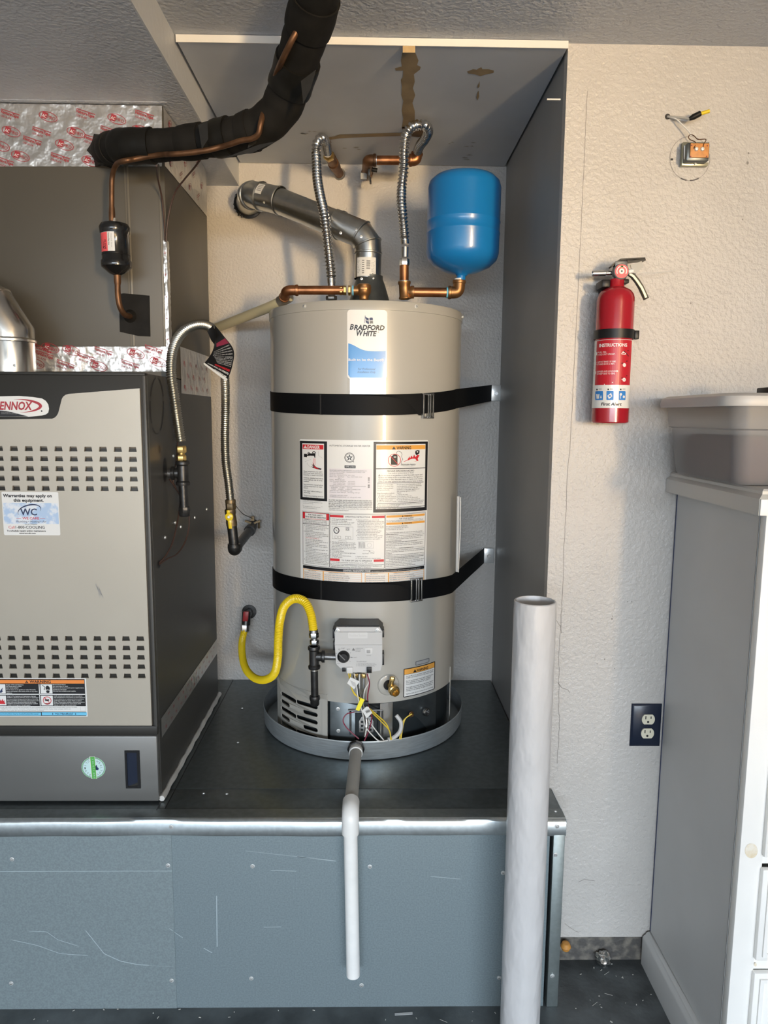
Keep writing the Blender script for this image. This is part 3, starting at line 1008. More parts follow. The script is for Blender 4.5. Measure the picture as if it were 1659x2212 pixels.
d.text('No Handhold', 950, 810, 30, 'navy_print', w=305, bold=.02)
for ax in (898, 1308):
    d.line([(ax, 780), (ax, 800)], 9, 'navy_print', 2)
    d.poly([(ax - 13, 796), (ax + 13, 796), (ax, 816)], 'navy_print', 2)
d.frame(1405, 660, 1490, 740, 3, 'smoke_print', 2)
wo = d.build('warning_label', flat_map(0, 1450, YF - .004, sc=S_), fur)
wo['label'] = 'orange and black warning label with blue foot on the furnace door'

# round green sticker on the lower door
d = Decal()
S_ = 10.37
d.disc(405, 640, 268, 252, 'mint', 0, 40)
d.ring(405, 640, 262, 246, 12, 'green_print', 1, 40)
d.ring(405, 640, 244, 230, 8, 'grey_print', 1, 40)
d.arc_text('HEALTHY', 405, 640, 160, math.radians(-58), math.radians(19.5), 42, 'grey_print', bold=.01)
d.arc_text('CLIMATE', 405, 640, 208, math.radians(236), math.radians(-20), 42, 'grey_print', bold=.01, flip=True)
d.poly([(470, 570), (480, 575), (490, 620), (530, 660), (515, 665), (515, 695), (455, 695), (452, 600)], 'navy_print', 2)
d.poly([(325, 372), (452, 372), (474, 905), (352, 905)], 'label_white', 2)
d.poly([(342, 376), (442, 376), (464, 902), (366, 902)], 'green_print', 3)
for i, ch in enumerate('SOLUTIONS'):
    d.text(ch, 384 + i * 2.6, 425 + i * 55, 30, 'mint', rot=PI / 2, L=4, bold=.01)
ro = d.build('round_sticker', flat_map(160, 1600, YF - .006, sc=S_), fur)
ro['label'] = 'round mint sticker with green SOLUTIONS band on the grey lower door'

# recessed finger pull
hz0, hz1 = P(286, 1702, YF - .006).z, P(286, 1621, YF - .006).z
hx0, hx1 = P(271, 1660, YF - .006).x, P(303, 1660, YF - .006).x
b = MB()
fr = lambda u, v, dd: V((u, YF - .006 - dd, v))
b.prism([(hx0, hz0), (hx1, hz0), (hx1, hz1), (hx0, hz1)], fr, .003, -.001, 0, [[(hx0 + .005, hz0 + .005), (hx1 - .007, hz0 + .007), (hx1 - .007, hz1 - .005), (hx0 + .005, hz1 - .005)]])
hd = b.build('finger_pull', 'black_plastic', fur)
b = MB()
x0, x1, z0, z1 = hx0 + .005, hx1 - .007, hz0 + .005, hz1 - .005
b.add([(x0, YF - .0068, z0), (x1, YF - .0068, z0), (x1, YF - .0068, z1), (x0, YF - .0068, z1)], [(0, 1, 2, 3)], 0)
b.add([(x0, YF - .0070, z0), (x1, YF - .0070, z0), (x1, YF - .0070, z0 + .010)], [(0, 1, 2)], 1)
b.build('pull_recess', ['navy_plate', 'furnace_dark'], hd)

# right side details: round knockouts, wire grommet, screws, foil tape, caulk
XS_ = XF


def side(u, v, dd):
    q = PX(u, v, XS_)
    return V((XS_ + dd, q.y, q.z))


d = Decal()
for a0, a1 in ((200, 262), (276, 340), (-10, 60), (75, 130), (142, 190)):
    n = 10
    pts = []
    for i in range(n + 1):
        a = math.radians(a0 + (a1 - a0) * i / n)
        pts.append((338.5 + 14.5 * math.cos(a), 877 + 60.5 * math.sin(a)))
    d.line(pts, 2.4, 'black_print', 1)
d.disc(344, 971, 2.2, 9, 'black_print', 1, 16)
d.disc(356, 1015, 4.2, 27, 'black_print', 1, 20)
d.disc(343, 1219, 3.0, 9, 'black_print', 1, 16)
d.build('knockout', side, fur, 'ring')
sk = MB()
for x, y in ((445, 1100), (419, 1118), (377, 1129), (389, 1138), (355, 1161), (373, 985)):
    q = side(x, y, .001)
    sk = MB().lathe([(0, .004), (.003, .0035), (.0045, .001), (.0045, 0)], q, (1, 0, 0), 10)
    sk.build('rivet', 'zinc', fur)


# ------------------------------------------------------------------ printed foil tape
def foil_sheet(name, parent, fmap, u0, v0, u1, v1, nu, nv, prints, amp=.0006, step=None):
    mb = MB()
    vs, fs = [], []
    rnd = random.Random(int(abs(u0 * 7 + v0 * 3)) + nu)
    for j in range(nv + 1):
        for i in range(nu + 1):
            u, v = u0 + (u1 - u0) * i / nu, v0 + (v1 - v0) * j / nv
            vs.append(fmap(u, v, .0008 + rnd.uniform(0, amp)))
    for j in range(nv):
        for i in range(nu):
            a = j * (nu + 1) + i
            fs.append((a, a + 1, a + nu + 2, a + nu + 1))
    mb.add(vs, fs, 0, True)
    o = mb.build(name, 'foil', parent)
    d = Decal()
    prints(d)
    if d.items:
        d.build('tape_print', lambda u, v, dd: fmap(u, v, .0009 + amp + dd), o)['kind'] = 'stuff'
    return o


def acpro(d, x, y, s=1.0, rot=.33, clip=None, sx=1.0):
    t = Decal()
    c, sn = math.cos(rot), math.sin(rot)
    t.ring(0, 0, 21 * s, 10.5 * s, 1.2 * s, 'print_red', 1, 20)
    t.rect(-14 * s, -7 * s, -2.5 * s, 6.5 * s, 'print_red', 1)
    t.text('AC', -13 * s, 4 * s, 6.5 * s, 'label_white', w=9.5 * s, bold=.02, L=2)
    t.text('PRO', -1 * s, 4 * s, 7 * s, 'print_red', w=17.5 * s)
    for vs, fs, m, L in t.items:
        d.items.append(([(x + (a * c - b * sn) * sx, y + a * sn + b * c) for a, b in vs], fs, m, L))


def venture(d, x, y, s=1.0, rot=.33, sx=1.0):
    t = Decal()
    c, sn = math.cos(rot), math.sin(rot)
    t.line([(-20 * s, -8 * s), (22 * s, -8 * s)], 1.4 * s, 'print_red', 1)
    t.text('VentureTape', -20 * s, 0, 6.5 * s, 'print_red', w=42 * s, bold=.02)
    t.text('1581A-FX', -16 * s, 8 * s, 4.5 * s, 'print_red', w=24 * s)
    for vs, fs, m, L in t.items:
        d.items.append(([(x + (a * c - b * sn) * sx, y + a * sn + b * c) for a, b in vs], fs, m, L))


# tape band and caulk on the furnace side
ZTA = .70


def sidef(y, z, d):           # y,z metres on the furnace side face
    return V((XF + d, y, z))


def pr(d):
    for i in range(11):
        acpro(d, 1.78 + i * .062, ZTA + (.012 if i % 2 else -.012), .00050, rot=PI - .5, sx=1)


def side_print(d, y0, y1, z0, z1, s, step, rot=-.35):
    i = 0
    z = z0
    while z <= z1:
        y = y0 + (step * .5 if i % 2 else 0)
        k = 0
        while y <= y1:
            t = Decal()
            (acpro if (k + i) % 2 == 0 else venture)(t, 0, 0, 1.0, rot=0)
            c, sn = math.cos(rot), math.sin(rot)
            for vs, fs, m, L in t.items:
                d.items.append(([(y + (a * c + b * sn) * s, z + (a * sn - b * c) * s) for a, b in vs], fs, m, L))
            y += step
            k += 1
        z += step * .48
        i += 1


foil_sheet('side_tape', fur, sidef, YF + .03, ZTA - .026, YFB - .002, ZTA + .026, 40, 4, lambda d: side_print(d, YF + .07, YFB - .03, ZTA - .012, ZTA + .013, .00038, .05, 0), .0004)
cb = [V((XF + .004, YF + .002 + (YFB - YF) * t / 30, ZP + .0095 + .001 * math.sin(t * 2.3) + .001 * math.sin(t * 5.1))) for t in range(31)]
MB().tube(cb, [.0075 + .0012 * math.sin(i * 1.7) for i in range(31)], 8).build('caulk_bead', 'caulk', fur)

# ================================================================== COIL CABINET
coil = thing('coil_cabinet', (-.8, YPL + .25, ZT), 'brown sheet metal coil cabinet on top of the furnace, sealed with printed foil tape', 'coil cabinet')
ZCB = ZT + .0025
MB().box((XL + .03, YPL, ZCB), (XF, YFB, ZL - .0015), bev=.002).build('casing', 'coil_brown', coil)
fm = lambda u, v, d: (lambda q: V((min(q.x, XF + .0005), YPL - d, min(q.z, ZL - .0025))))(P(u, v, YPL))
ZU0 = P(200, 359, YPL).z      # lower edge of the upper tape
xs0 = P(280, 560, YPL).x
MB().box((xs0 - .006, YPL - .0018, ZCB + .08), (xs0 + .006, YPL, ZU0 + .01), bev=.0008).build('panel_seam', 'coil_seam', coil)
MB().box((xs0 - .0012, YPL - .0024, ZCB + .08), (xs0 + .0012, YPL - .0015, ZU0 + .01)).build('panel_seam', 'coil_brown', coil)
MB().box((XF - .016, YPL - .0018, ZCB + .08), (XF - .011, YPL, ZU0 + .01), bev=.0008).build('panel_seam', 'coil_seam', coil)


def xz(px, py):
    q = P(px, py, YPL)
    return q.x, q.z


def upper(d):
    for x, y in ((105, 253), (253, 258), (25, 285), (165, 287), (45, 338), (140, 314), (197, 349), (2, 316), (305, 283)):
        acpro(d, x, y)
    for x, y in ((20, 250), (183, 249), (88, 288), (68, 308), (128, 344), (200, 305), (235, 286), (310, 252), (8, 352)):
        venture(d, x, y)


foil_sheet('foil_tape', coil, fm, -60, 222, 350, 360, 70, 20, upper, .0016)


def lower(d):
    for x, y in ((78, 785), (155, 757), (214, 791), (294, 764), (343, 782), (110, 752)):
        acpro(d, x, y, .95)
    for x, y in ((95, 770), (140, 790), (222, 762), (280, 790), (330, 758), (92, 757), (185, 775)):
        venture(d, x, y, .95)


foil_sheet('foil_tape', coil, fm, -60, 749, 369, 802.5, 90, 10, lower, .0026)
# corner strip wrapped round the front edge
ce = Decal()
zA, zB = P(365, 800, YPL).z, P(360, 520, YPL).z


def cornf(u, v, d):      # u metres across the corner (0 at the edge, - on the front)
    return V((XF + u, YPL - d - .0006, v)) if u <= 0 else V((XF + d + .0006, YPL + u, v))


def cprint(d):
    for i in range(5):
        acpro(d, -.0045, zB - .03 - i * .055, .00020, rot=1.35)
        d.items[-1] = d.items[-1]


foil_sheet('corner_tape', coil, cornf, -.009, zB, 0, zA, 4, 60, cprint, .0012)
foil_sheet('corner_tape', coil, cornf, 0, zB, .014, zA, 4, 60, lambda d: None, .0012)
# side strips
foil_sheet('side_tape', coil, sidef, YPL + .002, ZU0 + .004, YFB - .001, ZL - .003, 40, 12, lambda d: side_print(d, YPL + .06, YFB - .03, ZU0 + .03, ZL - .02, .00085, .10, .5), .0006)
foil_sheet('side_tape', coil, sidef, YPL + .10, 1.558, YFB - .001, 1.687, 30, 10, lambda d: side_print(d, YPL + .14, YFB - .03, 1.575, 1.67, .0006, .07, -.45), .0006)
# black mastic pad round the copper stub
mp_ = [(258, 636), (268, 634), (323, 639), (325, 727), (300, 726), (260, 717)]
b = MB()
b.prism([xz(*p) for p in mp_], lambda u, v, dd: V((u, YPL - dd, v)), .004, 0)
b.lathe([(.018, 0), (.013, .006), (.009, .012), (0, .012)], P(281, 683, YPL - .003), (0, -1, 0), 18)
b.build('mastic_pad', 'black_foam', coil)

# ------------------------------------------------------------------ furnace flue pipe
fc = P(27, 770, 1.835)
fx, fr_ = fc.x, P(74, 770, 1.835).x - fc.x
flue = thing('furnace_flue', (fx, 1.835, ZT), 'shiny round metal flue pipe rising from the furnace top', 'flue pipe')
z1 = P(74, 738, 1.835).z
MB().lathe([(fr_ - .001, ZT + .001), (fr_ - .001, z1 - .004), (fr_ + .001, z1)], (fx, 1.835, 0), (0, 0, 1), 40).build('straight_pipe', 'flue_alu', flue)
MB().lathe([(fr_, z1 - .003), (fr_ + .0035, z1 - .002), (fr_ + .004, z1 + .003), (fr_ + .0015, z1 + .006), (fr_, z1 + .007)], (fx, 1.835, 0), (0, 0, 1), 40).build('bead', 'flue_alu', flue)
# gored elbow leaning left
a1, a2 = math.radians(32), math.radians(62)
p0 = V((fx, 1.835, z1 + .006))
d1 = V((-math.sin(math.radians(15)), 0, math.cos(math.radians(15))))
d2 = V((-math.sin(math.radians(52)), 0, math.cos(math.radians(52))))


def cut_pipe(pts, r, n=36):
    """pipe through points with mitred joints"""
    mb = MB()
    N = len(pts)
    vs, fs = [], []
    a = V((0, 1, 0))
    for i in range(N):
        if i == 0:
            nrm = (pts[1] - pts[0]).normalized()
        elif i == N - 1:
            nrm = (pts[-1] - pts[-2]).normalized()
        else:
            nrm = ((pts[i + 1] - pts[i]).normalized() + (pts[i] - pts[i - 1]).normalized()).normalized()
        t = (pts[min(i + 1, N - 1)] - pts[min(i, N - 2)]).normalized()
        a_ = (a - t * a.dot(t)).normalized()
        b_ = t.cross(a_)
        for k in range(n):
            g = 2 * PI * k / n
            q = (a_ * math.cos(g) + b_ * math.sin(g)) * r
            q = q - t * (q.dot(nrm) / t.dot(nrm))
            vs.append(pts[i] + q)
    for i in range(N - 1):
        for k in range(n):
            k2 = (k + 1) % n
            fs.append((i * n + k, i * n + k2, (i + 1) * n + k2, (i + 1) * n + k))
    return mb.add(vs, fs, 0, True)


q0 = V((fx, 1.835, z1 + .003))
q1 = V((fx, 1.835, z1 + .018))
q2 = q1 + V((-math.sin(.55), 0, math.cos(.55))) * .078
q3 = q2 + V((-math.sin(1.05), 0, math.cos(1.05))) * .11
q4 = q3 + V((-1, 0, .08)) * .35
cut_pipe([q0, q1, q2, q3, q4], fr_).build('elbow', 'flue_alu', flue)
for qa, qb in ((q1, q2), (q2, q3)):
    t = (qb - qa).normalized()
b = MB()
for qq, t in ((q2, ((q3 - q2).normalized() + (q2 - q1).normalized()).normalized()),):
    b.lathe([(fr_ + .0005, -.003), (fr_ + .003, -.0015), (fr_ + .003, .0015), (fr_ + .0005, .003)], qq, t, 36)
b.build('bead', 'flue_alu', flue)
rep('screw', SCREW_S, flue, [P(31, 789, 1.835 - fr_ - .001)])

# ------------------------------------------------------------------ insulated suction line
suc = thing('suction_line', P(225, 322, YPL), 'thick black foam-wrapped refrigerant line running up to the ceiling', 'insulated pipe')
ctrl = PP([(228, 326, 1.945), (252, 318, 1.87), (290, 316, 1.83), (350, 314, 1.815), (430, 305, 1.79), (500, 294, 1.765), (560, 276, 1.74), (603, 238, 1.71), (628, 180, 1.67), (652, 100, 1.60), (676, 20, 1.53), (694, -60, 1.46)])
path, LL = resample(catmull(ctrl), .01)


def part_path(t0, t1):
    n = len(path)
    return path[int(t0 * (n - 1)):max(int(t0 * (n - 1)) + 3, int(t1 * (n - 1)) + 1)]


def wobble(pts, r, amp, ph=0):
    return [r + amp * math.sin(i * .9 + ph) * math.sin(i * .37 + ph * 2) for i in range(len(pts))]


RS = .0365
pp = part_path(.0, 1.0)
def rsv(pts, i0):
    return [.0365 + .0085 * max(0, min(1, ((path.index(q) / (len(path) - 1)) - .35) / .3)) - RS for q in pts]


MB().tube(pp, [a + c for a, c in zip(wobble(pp, RS - .001, .0016), rsv(pp, 0))], 24).build('foam_sleeve', 'black_foam', suc)
for k, (t0, t1, g) in enumerate(((.05, .10, .002), (.13, .255, .004), (.33, .40, .002), (.44, .485, .0035), (.52, .555, .003), (.70, .79, .0035), (.87, .95, .004))):
    q = part_path(t0, t1)
    rr = [a + c for a, c in zip(wobble(q, RS + g, .0012, k), rsv(q, 0))]
    rr[0] -= .0015
    MB().tube(q, rr, 24).build('tape_wrap', 'black_tape' if k % 2 else 'black_foam', suc)
# ragged flare where it meets the cabinet
b = MB()
c = P(222, 326, YPL)
rim, vs, fs = 18, [], []
for i in range(rim):
    a = 2 * PI * i / rim
    rr = .036 + (.012 if i % 3 == 0 else 0) + random.uniform(-.003, .004)
    vs.append(c + V((math.cos(a) * rr * .85, -.004, math.sin(a) * rr)))
c2 = P(236, 324, 1.92)
for i in range(rim):
    a = 2 * PI * i / rim
    vs.append(c2 + V((math.cos(a) * .035, -.004, math.sin(a) * .035)))
fs = [(i, (i + 1) % rim, rim + (i + 1) % rim, rim + i) for i in range(rim)]
b.add(vs, fs).build('foam_flare', 'black_tape', suc)
# trailing flaps of tape
for pts in ([(428, 270), (448, 262), (450, 300), (436, 322)], [(545, 262), (568, 250), (553, 310), (535, 320)], [(545, 330), (598, 305), (560, 312), (485, 341)], [(650, 175), (683, 150), (672, 190), (655, 224)]):
    b = MB()
    b.prism([(0, 0), (1, 0), (1, 1), (0, 1)], lambda u, v, dd: P(*[pts[0][i] * (1 - u) * (1 - v) + pts[1][i] * u * (1 - v) + pts[2][i] * u * v + pts[3][i] * (1 - u) * v for i in (0, 1)], (1.718 if pts[0][0] < 600 else 1.575) + dd), 0, .004)
    b.build('tape_flap', 'black_tape', suc)

# ------------------------------------------------------------------ copper liquid line and filter drier
liq = thing('liquid_line', P(242, 425, 1.86), 'thin brown copper refrigerant tube strapped to the black foam line', 'copper tube')
lc = PP([(242, 474, 1.862), (241.5, 430, 1.862), (243, 378, 1.855), (252, 355, 1.83), (272, 347, 1.79), (290, 344, 1.80), (320, 338, 1.80), (350, 334, 1.785), (372, 333, 1.752), (410, 330, 1.742), (450, 324, 1.736), (478, 317, 1.735), (496, 312, 1.72), (520, 304, 1.706), (546, 299, 1.694), (558, 290, 1.685), (563, 268, 1.68), (570, 240, 1.69), (585, 195, 1.67), (600, 152, 1.62), (612, 125, 1.565), (630, 88, 1.535), (645, 60, 1.53), (660, 20, 1.52), (675, -40, 1.46)])
MB().tube(resample(catmull(lc), .006)[0], .0062, 12).build('tube', 'copper_old', liq)
jt = PP([(242, 478, 1.862), (242, 462, 1.862), (241.8, 448, 1.862)])
MB().tube(jt, [.0072, .0078, .0068], 12).build('coupling', 'copper_old', liq)

fd0, fd1 = P(247, 483, 1.865), P(253, 592, 1.865)
dri = thing('filter_drier', fd1, 'black cylindrical filter drier with a red FLOW label hanging below the copper tube', 'filter drier')
ax = (fd0 - fd1).normalized()
Ld = (fd0 - fd1).length
RD = 31.5 * KP(fd0)
RB = RD * .93
MB().lathe([(.006, -.004), (RB * .55, .001), (RB * .85, .010), (RD, .016), (RD + .0008, .020), (RD + .0005, .030), (RB, .034), (RB, Ld - .026), (RD - .0005, Ld - .023), (RD + .0008, Ld - .010), (RD - .001, Ld - .006), (RD * .9, Ld - .002), (RB * .5, Ld + .001), (.007, Ld + .002)], fd1, ax, 36).build('body', 'black_gloss', dri)
MB().lathe([(RB + .0006, .044), (RB + .0006, .045)], fd1, ax, 36).build('weld_bead', 'black_gloss', dri)


def dm(u, v, dd):
    a = (u - 38) * KP(fd0) / RB
    t = Ld * (1 - (v - 483) / 109.0)
    e = ax
    xx = V((1, 0, 0)) - e * e.x
    xx.normalize()
    yy = e.cross(xx)
    return fd1 + e * t + (xx * math.sin(a) - yy * math.cos(a) * (1 if yy.y > 0 else -1)) * (RB + dd + .0002)


d = Decal()
d.rect(10, 507, 46, 548, 'label_white', 0, 8)
d.rect(10, 507.5, 31, 548, 'pink_red', 1, 6)
d.text('FLOW', 22, 524, 6, 'black_print', rot=PI / 2, w=20, bold=.02)
d.line([(20, 525), (20, 540)], 1, 'black_print', 2)
d.poly([(18, 538), (22, 538), (20, 544)], 'black_print', 2)
d.text('Premium Filter Drier', 33, 510, 2.6, 'black_print', rot=PI / 2, w=26, bold=.02)
d.text('liquid line', 39, 512, 2.4, 'smoke_print', rot=PI / 2, w=28)
d.text('bidirectional', 13, 516, 1.8, 'print_red', rot=PI / 2, w=26)
d.build('flow_label', dm, dri)
tl = PP([(253.5, 590, 1.865), (254, 612, 1.865), (255, 640, 1.867), (260, 665, 1.872), (268, 678, 1.885), (276, 682, 1.915), (282, 684, 1.955)])
MB().tube(resample(catmull(tl), .005)[0], .0072, 12).build('outlet_tube', 'copper_old', dri)
MB().tube([tl[0], tl[0].lerp(tl[1], .9), tl[1].lerp(tl[2], .1)], [.0085, .0088, .0075], 12).build('coupling', 'copper_old', dri)
MB().tube([fd0 + ax * .002, fd0 + ax * .012], [.009, .0078], 12).build('solder_ring', 'solder', dri)

# thin brown control wires
for nm, pts, lab in (('control_wire', [(338, 358, 1.80), (342, 390, 1.90), (350, 430, 1.945), (355, 480, 1.952), (357, 522, 1.956)], 'thin brown wire hanging straight down under the foam line'),
                     ('control_wire', [(432, 346, 1.80), (420, 362, 1.84), (398, 388, 1.89), (380, 412, 1.92), (370, 440, 1.935), (362, 480, 1.945), (359, 522, 1.953)], 'thin brown wire slanting from the foam line to the cabinet corner')):
    p = PP(pts)
    tag(MB().tube(resample(catmull(p), .008)[0], .0022, 8).build(nm, 'wire_brown', None, p[-1]), lab, 'wire')
p = [side(x, y, dd) for x, y, dd in ((363, 1035, .004), (367, 1050, .012), (375, 1075, .018), (374, 1105, .016), (366, 1140, .018), (360, 1170, .016), (350, 1200, .010), (343, 1216, .001))]
tag(MB().tube(resample(catmull(p), .006)[0], .0021, 8).build('control_wire', 'wire_brown', None, p[-1]), 'brown thermostat wire looping down the furnace side, inner strand', 'wire')
p = [side(x, y, dd) for x, y, dd in ((381, 880, .002), (379, 950, .006), (372, 1000, .01), (366, 1040, .010), (381, 1095, .03), (382, 1130, .034), (378, 1165, .03), (366, 1195, .022), (350, 1208, .012), (343, 1219, .001))]
tag(MB().tube(resample(catmull(p), .006)[0], .0021, 8).build('control_wire', 'wire_brown', None, p[-1]), 'brown thermostat wire looping down the furnace side, outer strand', 'wire')


# ------------------------------------------------------------------ hoses
def corrugated(ctrl, r, pitch, amp, n=14, spp=6, ends=.0):
    pts, L = resample(catmull(ctrl), pitch / spp)
    rr = []
    for i in range(len(pts)):
        s = L * i / (len(pts) - 1)
        e = min(s, L - s)
        rr.append(r + (amp * math.cos(2 * PI * s / pitch) if e > ends else -amp * .3))
    return MB().tube(pts, rr, n)


def malleable(mb, o, ax, r, h, mi=0):
    """beaded pipe fitting collar"""
    mb.lathe([(r * .86, 0), (r * 1.06, .0), (r * 1.12, h * .2), (r * 1.12, h * .8), (r * 1.02, h)], o, ax, 20, mi)


X3 = XF
tp = P(395, 1023, 1.905)
ZT3 = tp.z
gl = thing('furnace_gas_tee', P(395, 1110, 1.905), 'black iron gas tee with drip leg sticking out of the furnace side', 'gas fitting')
k = KP(tp)
R1 = 14.6 * k
top_z, bot_z = P(394, 996, 1.905).z, P(396, 1048, 1.905).z
b = MB().lathe([(R1 * .8, 0), (R1 * 1.02, 0), (R1 * 1.06, .003), (R1 * 1.06, .008), (R1 * .82, .012), (R1 * .82, (top_z - bot_z) - .012), (R1 * 1.06, (top_z - bot_z) - .008), (R1 * 1.06, (top_z - bot_z) - .003), (R1 * 1.0, top_z - bot_z), (R1 * .7, top_z - bot_z)], (tp.x, tp.y, bot_z), (0, 0, 1), 24)
b.lathe([(R1 * .75, 0), (R1 * .78, .008), (R1 * 1.02, .010), (R1 * 1.02, .018), (R1 * .7, .019)], (tp.x - R1 * .6, tp.y, tp.z + .001), (-1, 0, 0), 20)
b.build('tee', 'black_iron', gl)
MB().tube([V((tp.x - R1 * 1.2, tp.y, tp.z)), V((XF - .004, tp.y, tp.z))], R1 * .62, 18).build('nipple', 'iron_light', gl)
MB().tube([P(395.5, 1046, 1.905), P(398, 1098, 1.905)], 9.6 * k, 18).build('drip_leg', 'black_iron', gl)
b = MB().lathe([(9 * k, .022), (12 * k, .022), (12.6 * k, .018), (12.6 * k, .013), (11.5 * k, .010), (11.5 * k, 0), (9.5 * k, -.003), (0, -.003)], P(398.5, 1113, 1.905), (0, 0, 1), 8, sm=False)
b.build('cap', 'black_iron', gl)

fg = thing('furnace_gas_hose', P(392, 985, 1.905), 'corrugated steel gas hose arching from the furnace tee to the wall valve', 'gas hose')
hc = PP([(391, 954, 1.905), (384, 910, 1.905), (377, 860, 1.90), (370, 810, 1.905), (371, 770, 1.92), (381, 736, 1.945), (401, 712, 1.975), (428, 701, 2.01), (452, 706, 2.05), (470, 728, 2.09), (481, 765, 2.13), (486, 820, 2.17), (487, 880, 2.20), (486, 950, 2.22), (488, 1000, 2.235), (494, 1045, 2.245), (498, 1082, 2.25)])
corrugated(hc, .0122, .0062, .0014, 16, 6).build('hose', 'gas_flex', fg)
b = MB()
a0, a1 = P(391, 957, 1.905), P(392.5, 996, 1.905)
dx = (a0 - a1).normalized()
b.hexn(a1, dx, .0125, .016, 0)
b.lathe([(.008, .014), (.0095, .018), (.0095, .024)], a1, dx, 16)
b.hexn(a1 + dx * .022, dx, .0135, .018, 0)
b.build('flare_nut', 'brass', fg)
a1 = P(499, 1100, 2.25)
dx = (P(497, 1070, 2.25) - a1).normalized()
b = MB().hexn(a1, dx, .0165, .020, 0)
b.lathe([(.0165, .020), (.0165, .030), (.013, .031)], a1, dx, 18)
b.build('flare_nut', 'bronze_dark', fg)
# instruction tag folded over the hose
def ruled(L, R, n, mb, mi=0):
    vs, fs = [], []
    for a, c in zip(L, R):
        for i in range(n + 1):
            vs.append(a.lerp(c, i / n))
    for j in range(len(L) - 1):
        for i in range(n):
            q = j * (n + 1) + i
            fs.append((q, q + 1, q + n + 2, q + n + 1))
    mb.add(vs, fs, mi, True)


TL = PP([(448, 716, 2.035), (456, 735, 2.045), (463, 744, 2.05)])
TR = PP([(460, 702, 2.035), (464, 712, 2.03), (468, 722, 2.028)])
b = MB()
ruled(TL, TR, 4, b)
b.build('tag_loop', 'black_plastic', fg)
T1 = [(463, 744, 2.052), (460, 756, 2.06), (454, 768, 2.07), (446, 779, 2.08), (439, 786, 2.085)]
T2 = [(463.5, 701.5, 2.05), (482, 724, 2.045), (505, 757, 2.04), (502, 790, 2.05), (495, 812, 2.06), (489, 824, 2.065)]
la = resample(catmull(PP(T1)), .002)[0]
lb = resample(catmull(PP(T2)), .002)[0]


def tagmap(u, v, dd):
    A = la[0].lerp(la[-1], 0)
    i = v * (len(la) - 1)
    j = v * (len(lb) - 1)
    a = la[int(i)].lerp(la[min(int(i) + 1, len(la) - 1)], i - int(i))
    c = lb[int(j)].lerp(lb[min(int(j) + 1, len(lb) - 1)], j - int(j))
    return a.lerp(c, u) + V((.1, -1, 0)) * dd


d = Decal()
vs, fs = [], []
for j in range(25):
    for i in range(7):
        vs.append((i / 6, j / 24))
for j in range(24):
    for i in range(6):
        q = j * 7 + i
        fs.append((q, q + 1, q + 8, q + 7))
d.items.append((vs, fs, 'black_plastic', 0))
d.poly([(0, .93), (0, 1), (1, 1), (1, .955)], 'label_white', 1)
d.poly([(.35, .18), (.97, .26), (.97, .36), (.3, .27)], 'wire_maroon', .5)
dl = Decal()
for i in range(4):
    d.text('installation must comply with local codes and', .93, .38 + i * .05, -.022, 'label_white', w=-.8, L=2)
for i in range(6):
    d.text(('WARNING: read before use', 'leak test all connections', 'do not reuse connectors')[i % 3], .95, .58 + i * .032, -.02, 'label_white', w=-(.75 - .04 * i), L=2)
d.text('EXPLOSION HAZARD', .95, .80, -.035, 'red_print', w=-.6, bold=.04, L=2)
d.text('GAS CONNECTOR', .93, .93, -.05, 'label_white', w=-.5, bold=.04, L=2)
d.text('FLEXIBLE FOR YOUR SAFETY', .95, .862, -.03, 'label_white', w=-.85, bold=.03, L=2)
tg = d.build('instruction_tag', tagmap, fg)
tg['label'] = 'black folded instruction tag with white print'

# valve, riser and stub out of the back wall
gv = thing('gas_stub', P(545, 1132, YB), 'black iron gas stub with a yellow lever valve left of the water heater', 'gas valve')
ec = P(506, 1188, 2.25)
k = KP(ec)
up0, up1 = P(505, 1170, 2.25), P(500.5, 1132, 2.25)
MB().tube([ec, up0, up1], 10.5 * k, 18).build('riser', 'black_iron', gv)
b = MB().lathe([(.010, -.002), (.0165, 0), (.0175, .010), (.0165, .020), (.0155, .034), (.017, .040), (.017, .052), (.0125, .056)], P(501, 1136, 2.25), V((up1 - up0)).normalized(), 20)
b.build('valve_body', 'bronze_dark', gv)
hcx = P(495.5, 1116, 2.222)
b = MB().lathe([(0, 0), (.0125, 0), (.0125, .006), (.009, .008), (0, .008)], hcx, (0, -1, 0), 22)
b.obox(hcx + V((.0025, -.004, -.022)), V((.0105, 0, 0)), V((0, .005, 0)), V((-.002, 0, .030)), bev=.001)
b.obox(hcx + V((-.002, -.004, .016)), V((.010, 0, 0)), V((0, .005, 0)), V((0, 0, .010)), bev=.001)
hv = b.build('lever', 'yellow', gv)
MB().hexn(hcx + V((0, -.008, 0)), (0, -1, 0), .0045, .003).build('lever_nut', 'zinc', hv)
sw = P(546, 1138, 2.575)
b = MB()
b.lathe([(10 * k, .030), (13.5 * k, .028), (14 * k, .022), (14 * k, .016), (13 * k, .013)], ec - V((0, 0, .010)), (0, 0, 1), 22)
el = fillet([ec + V((0, 0, .02)), ec, ec.lerp(sw, .09)], .02, 8)
b.tube(el, 13.8 * k, 22)
b.build('elbow', 'black_iron', gv)
MB().tube([ec.lerp(sw, .05), sw], 10.5 * k, 18).build('stub_pipe', 'black_iron', gv)
b = MB().lathe([(.012, 0), (.020, 0), (.020, .02), (.012, .022)], ec.lerp(sw, .8), (sw - ec), 20)
b.tube([sw, V((sw.x, YB, sw.z + .012))], .012, 16)
b.build('coupling', 'black_iron', gv)
b = MB()
cc = P(546, 1126, 2.56)
b.obox(cc + V((-.016, 0, -.002)), V((.022, 0, -.008)), V((0, .014, 0)), V((.002, 0, .006)))
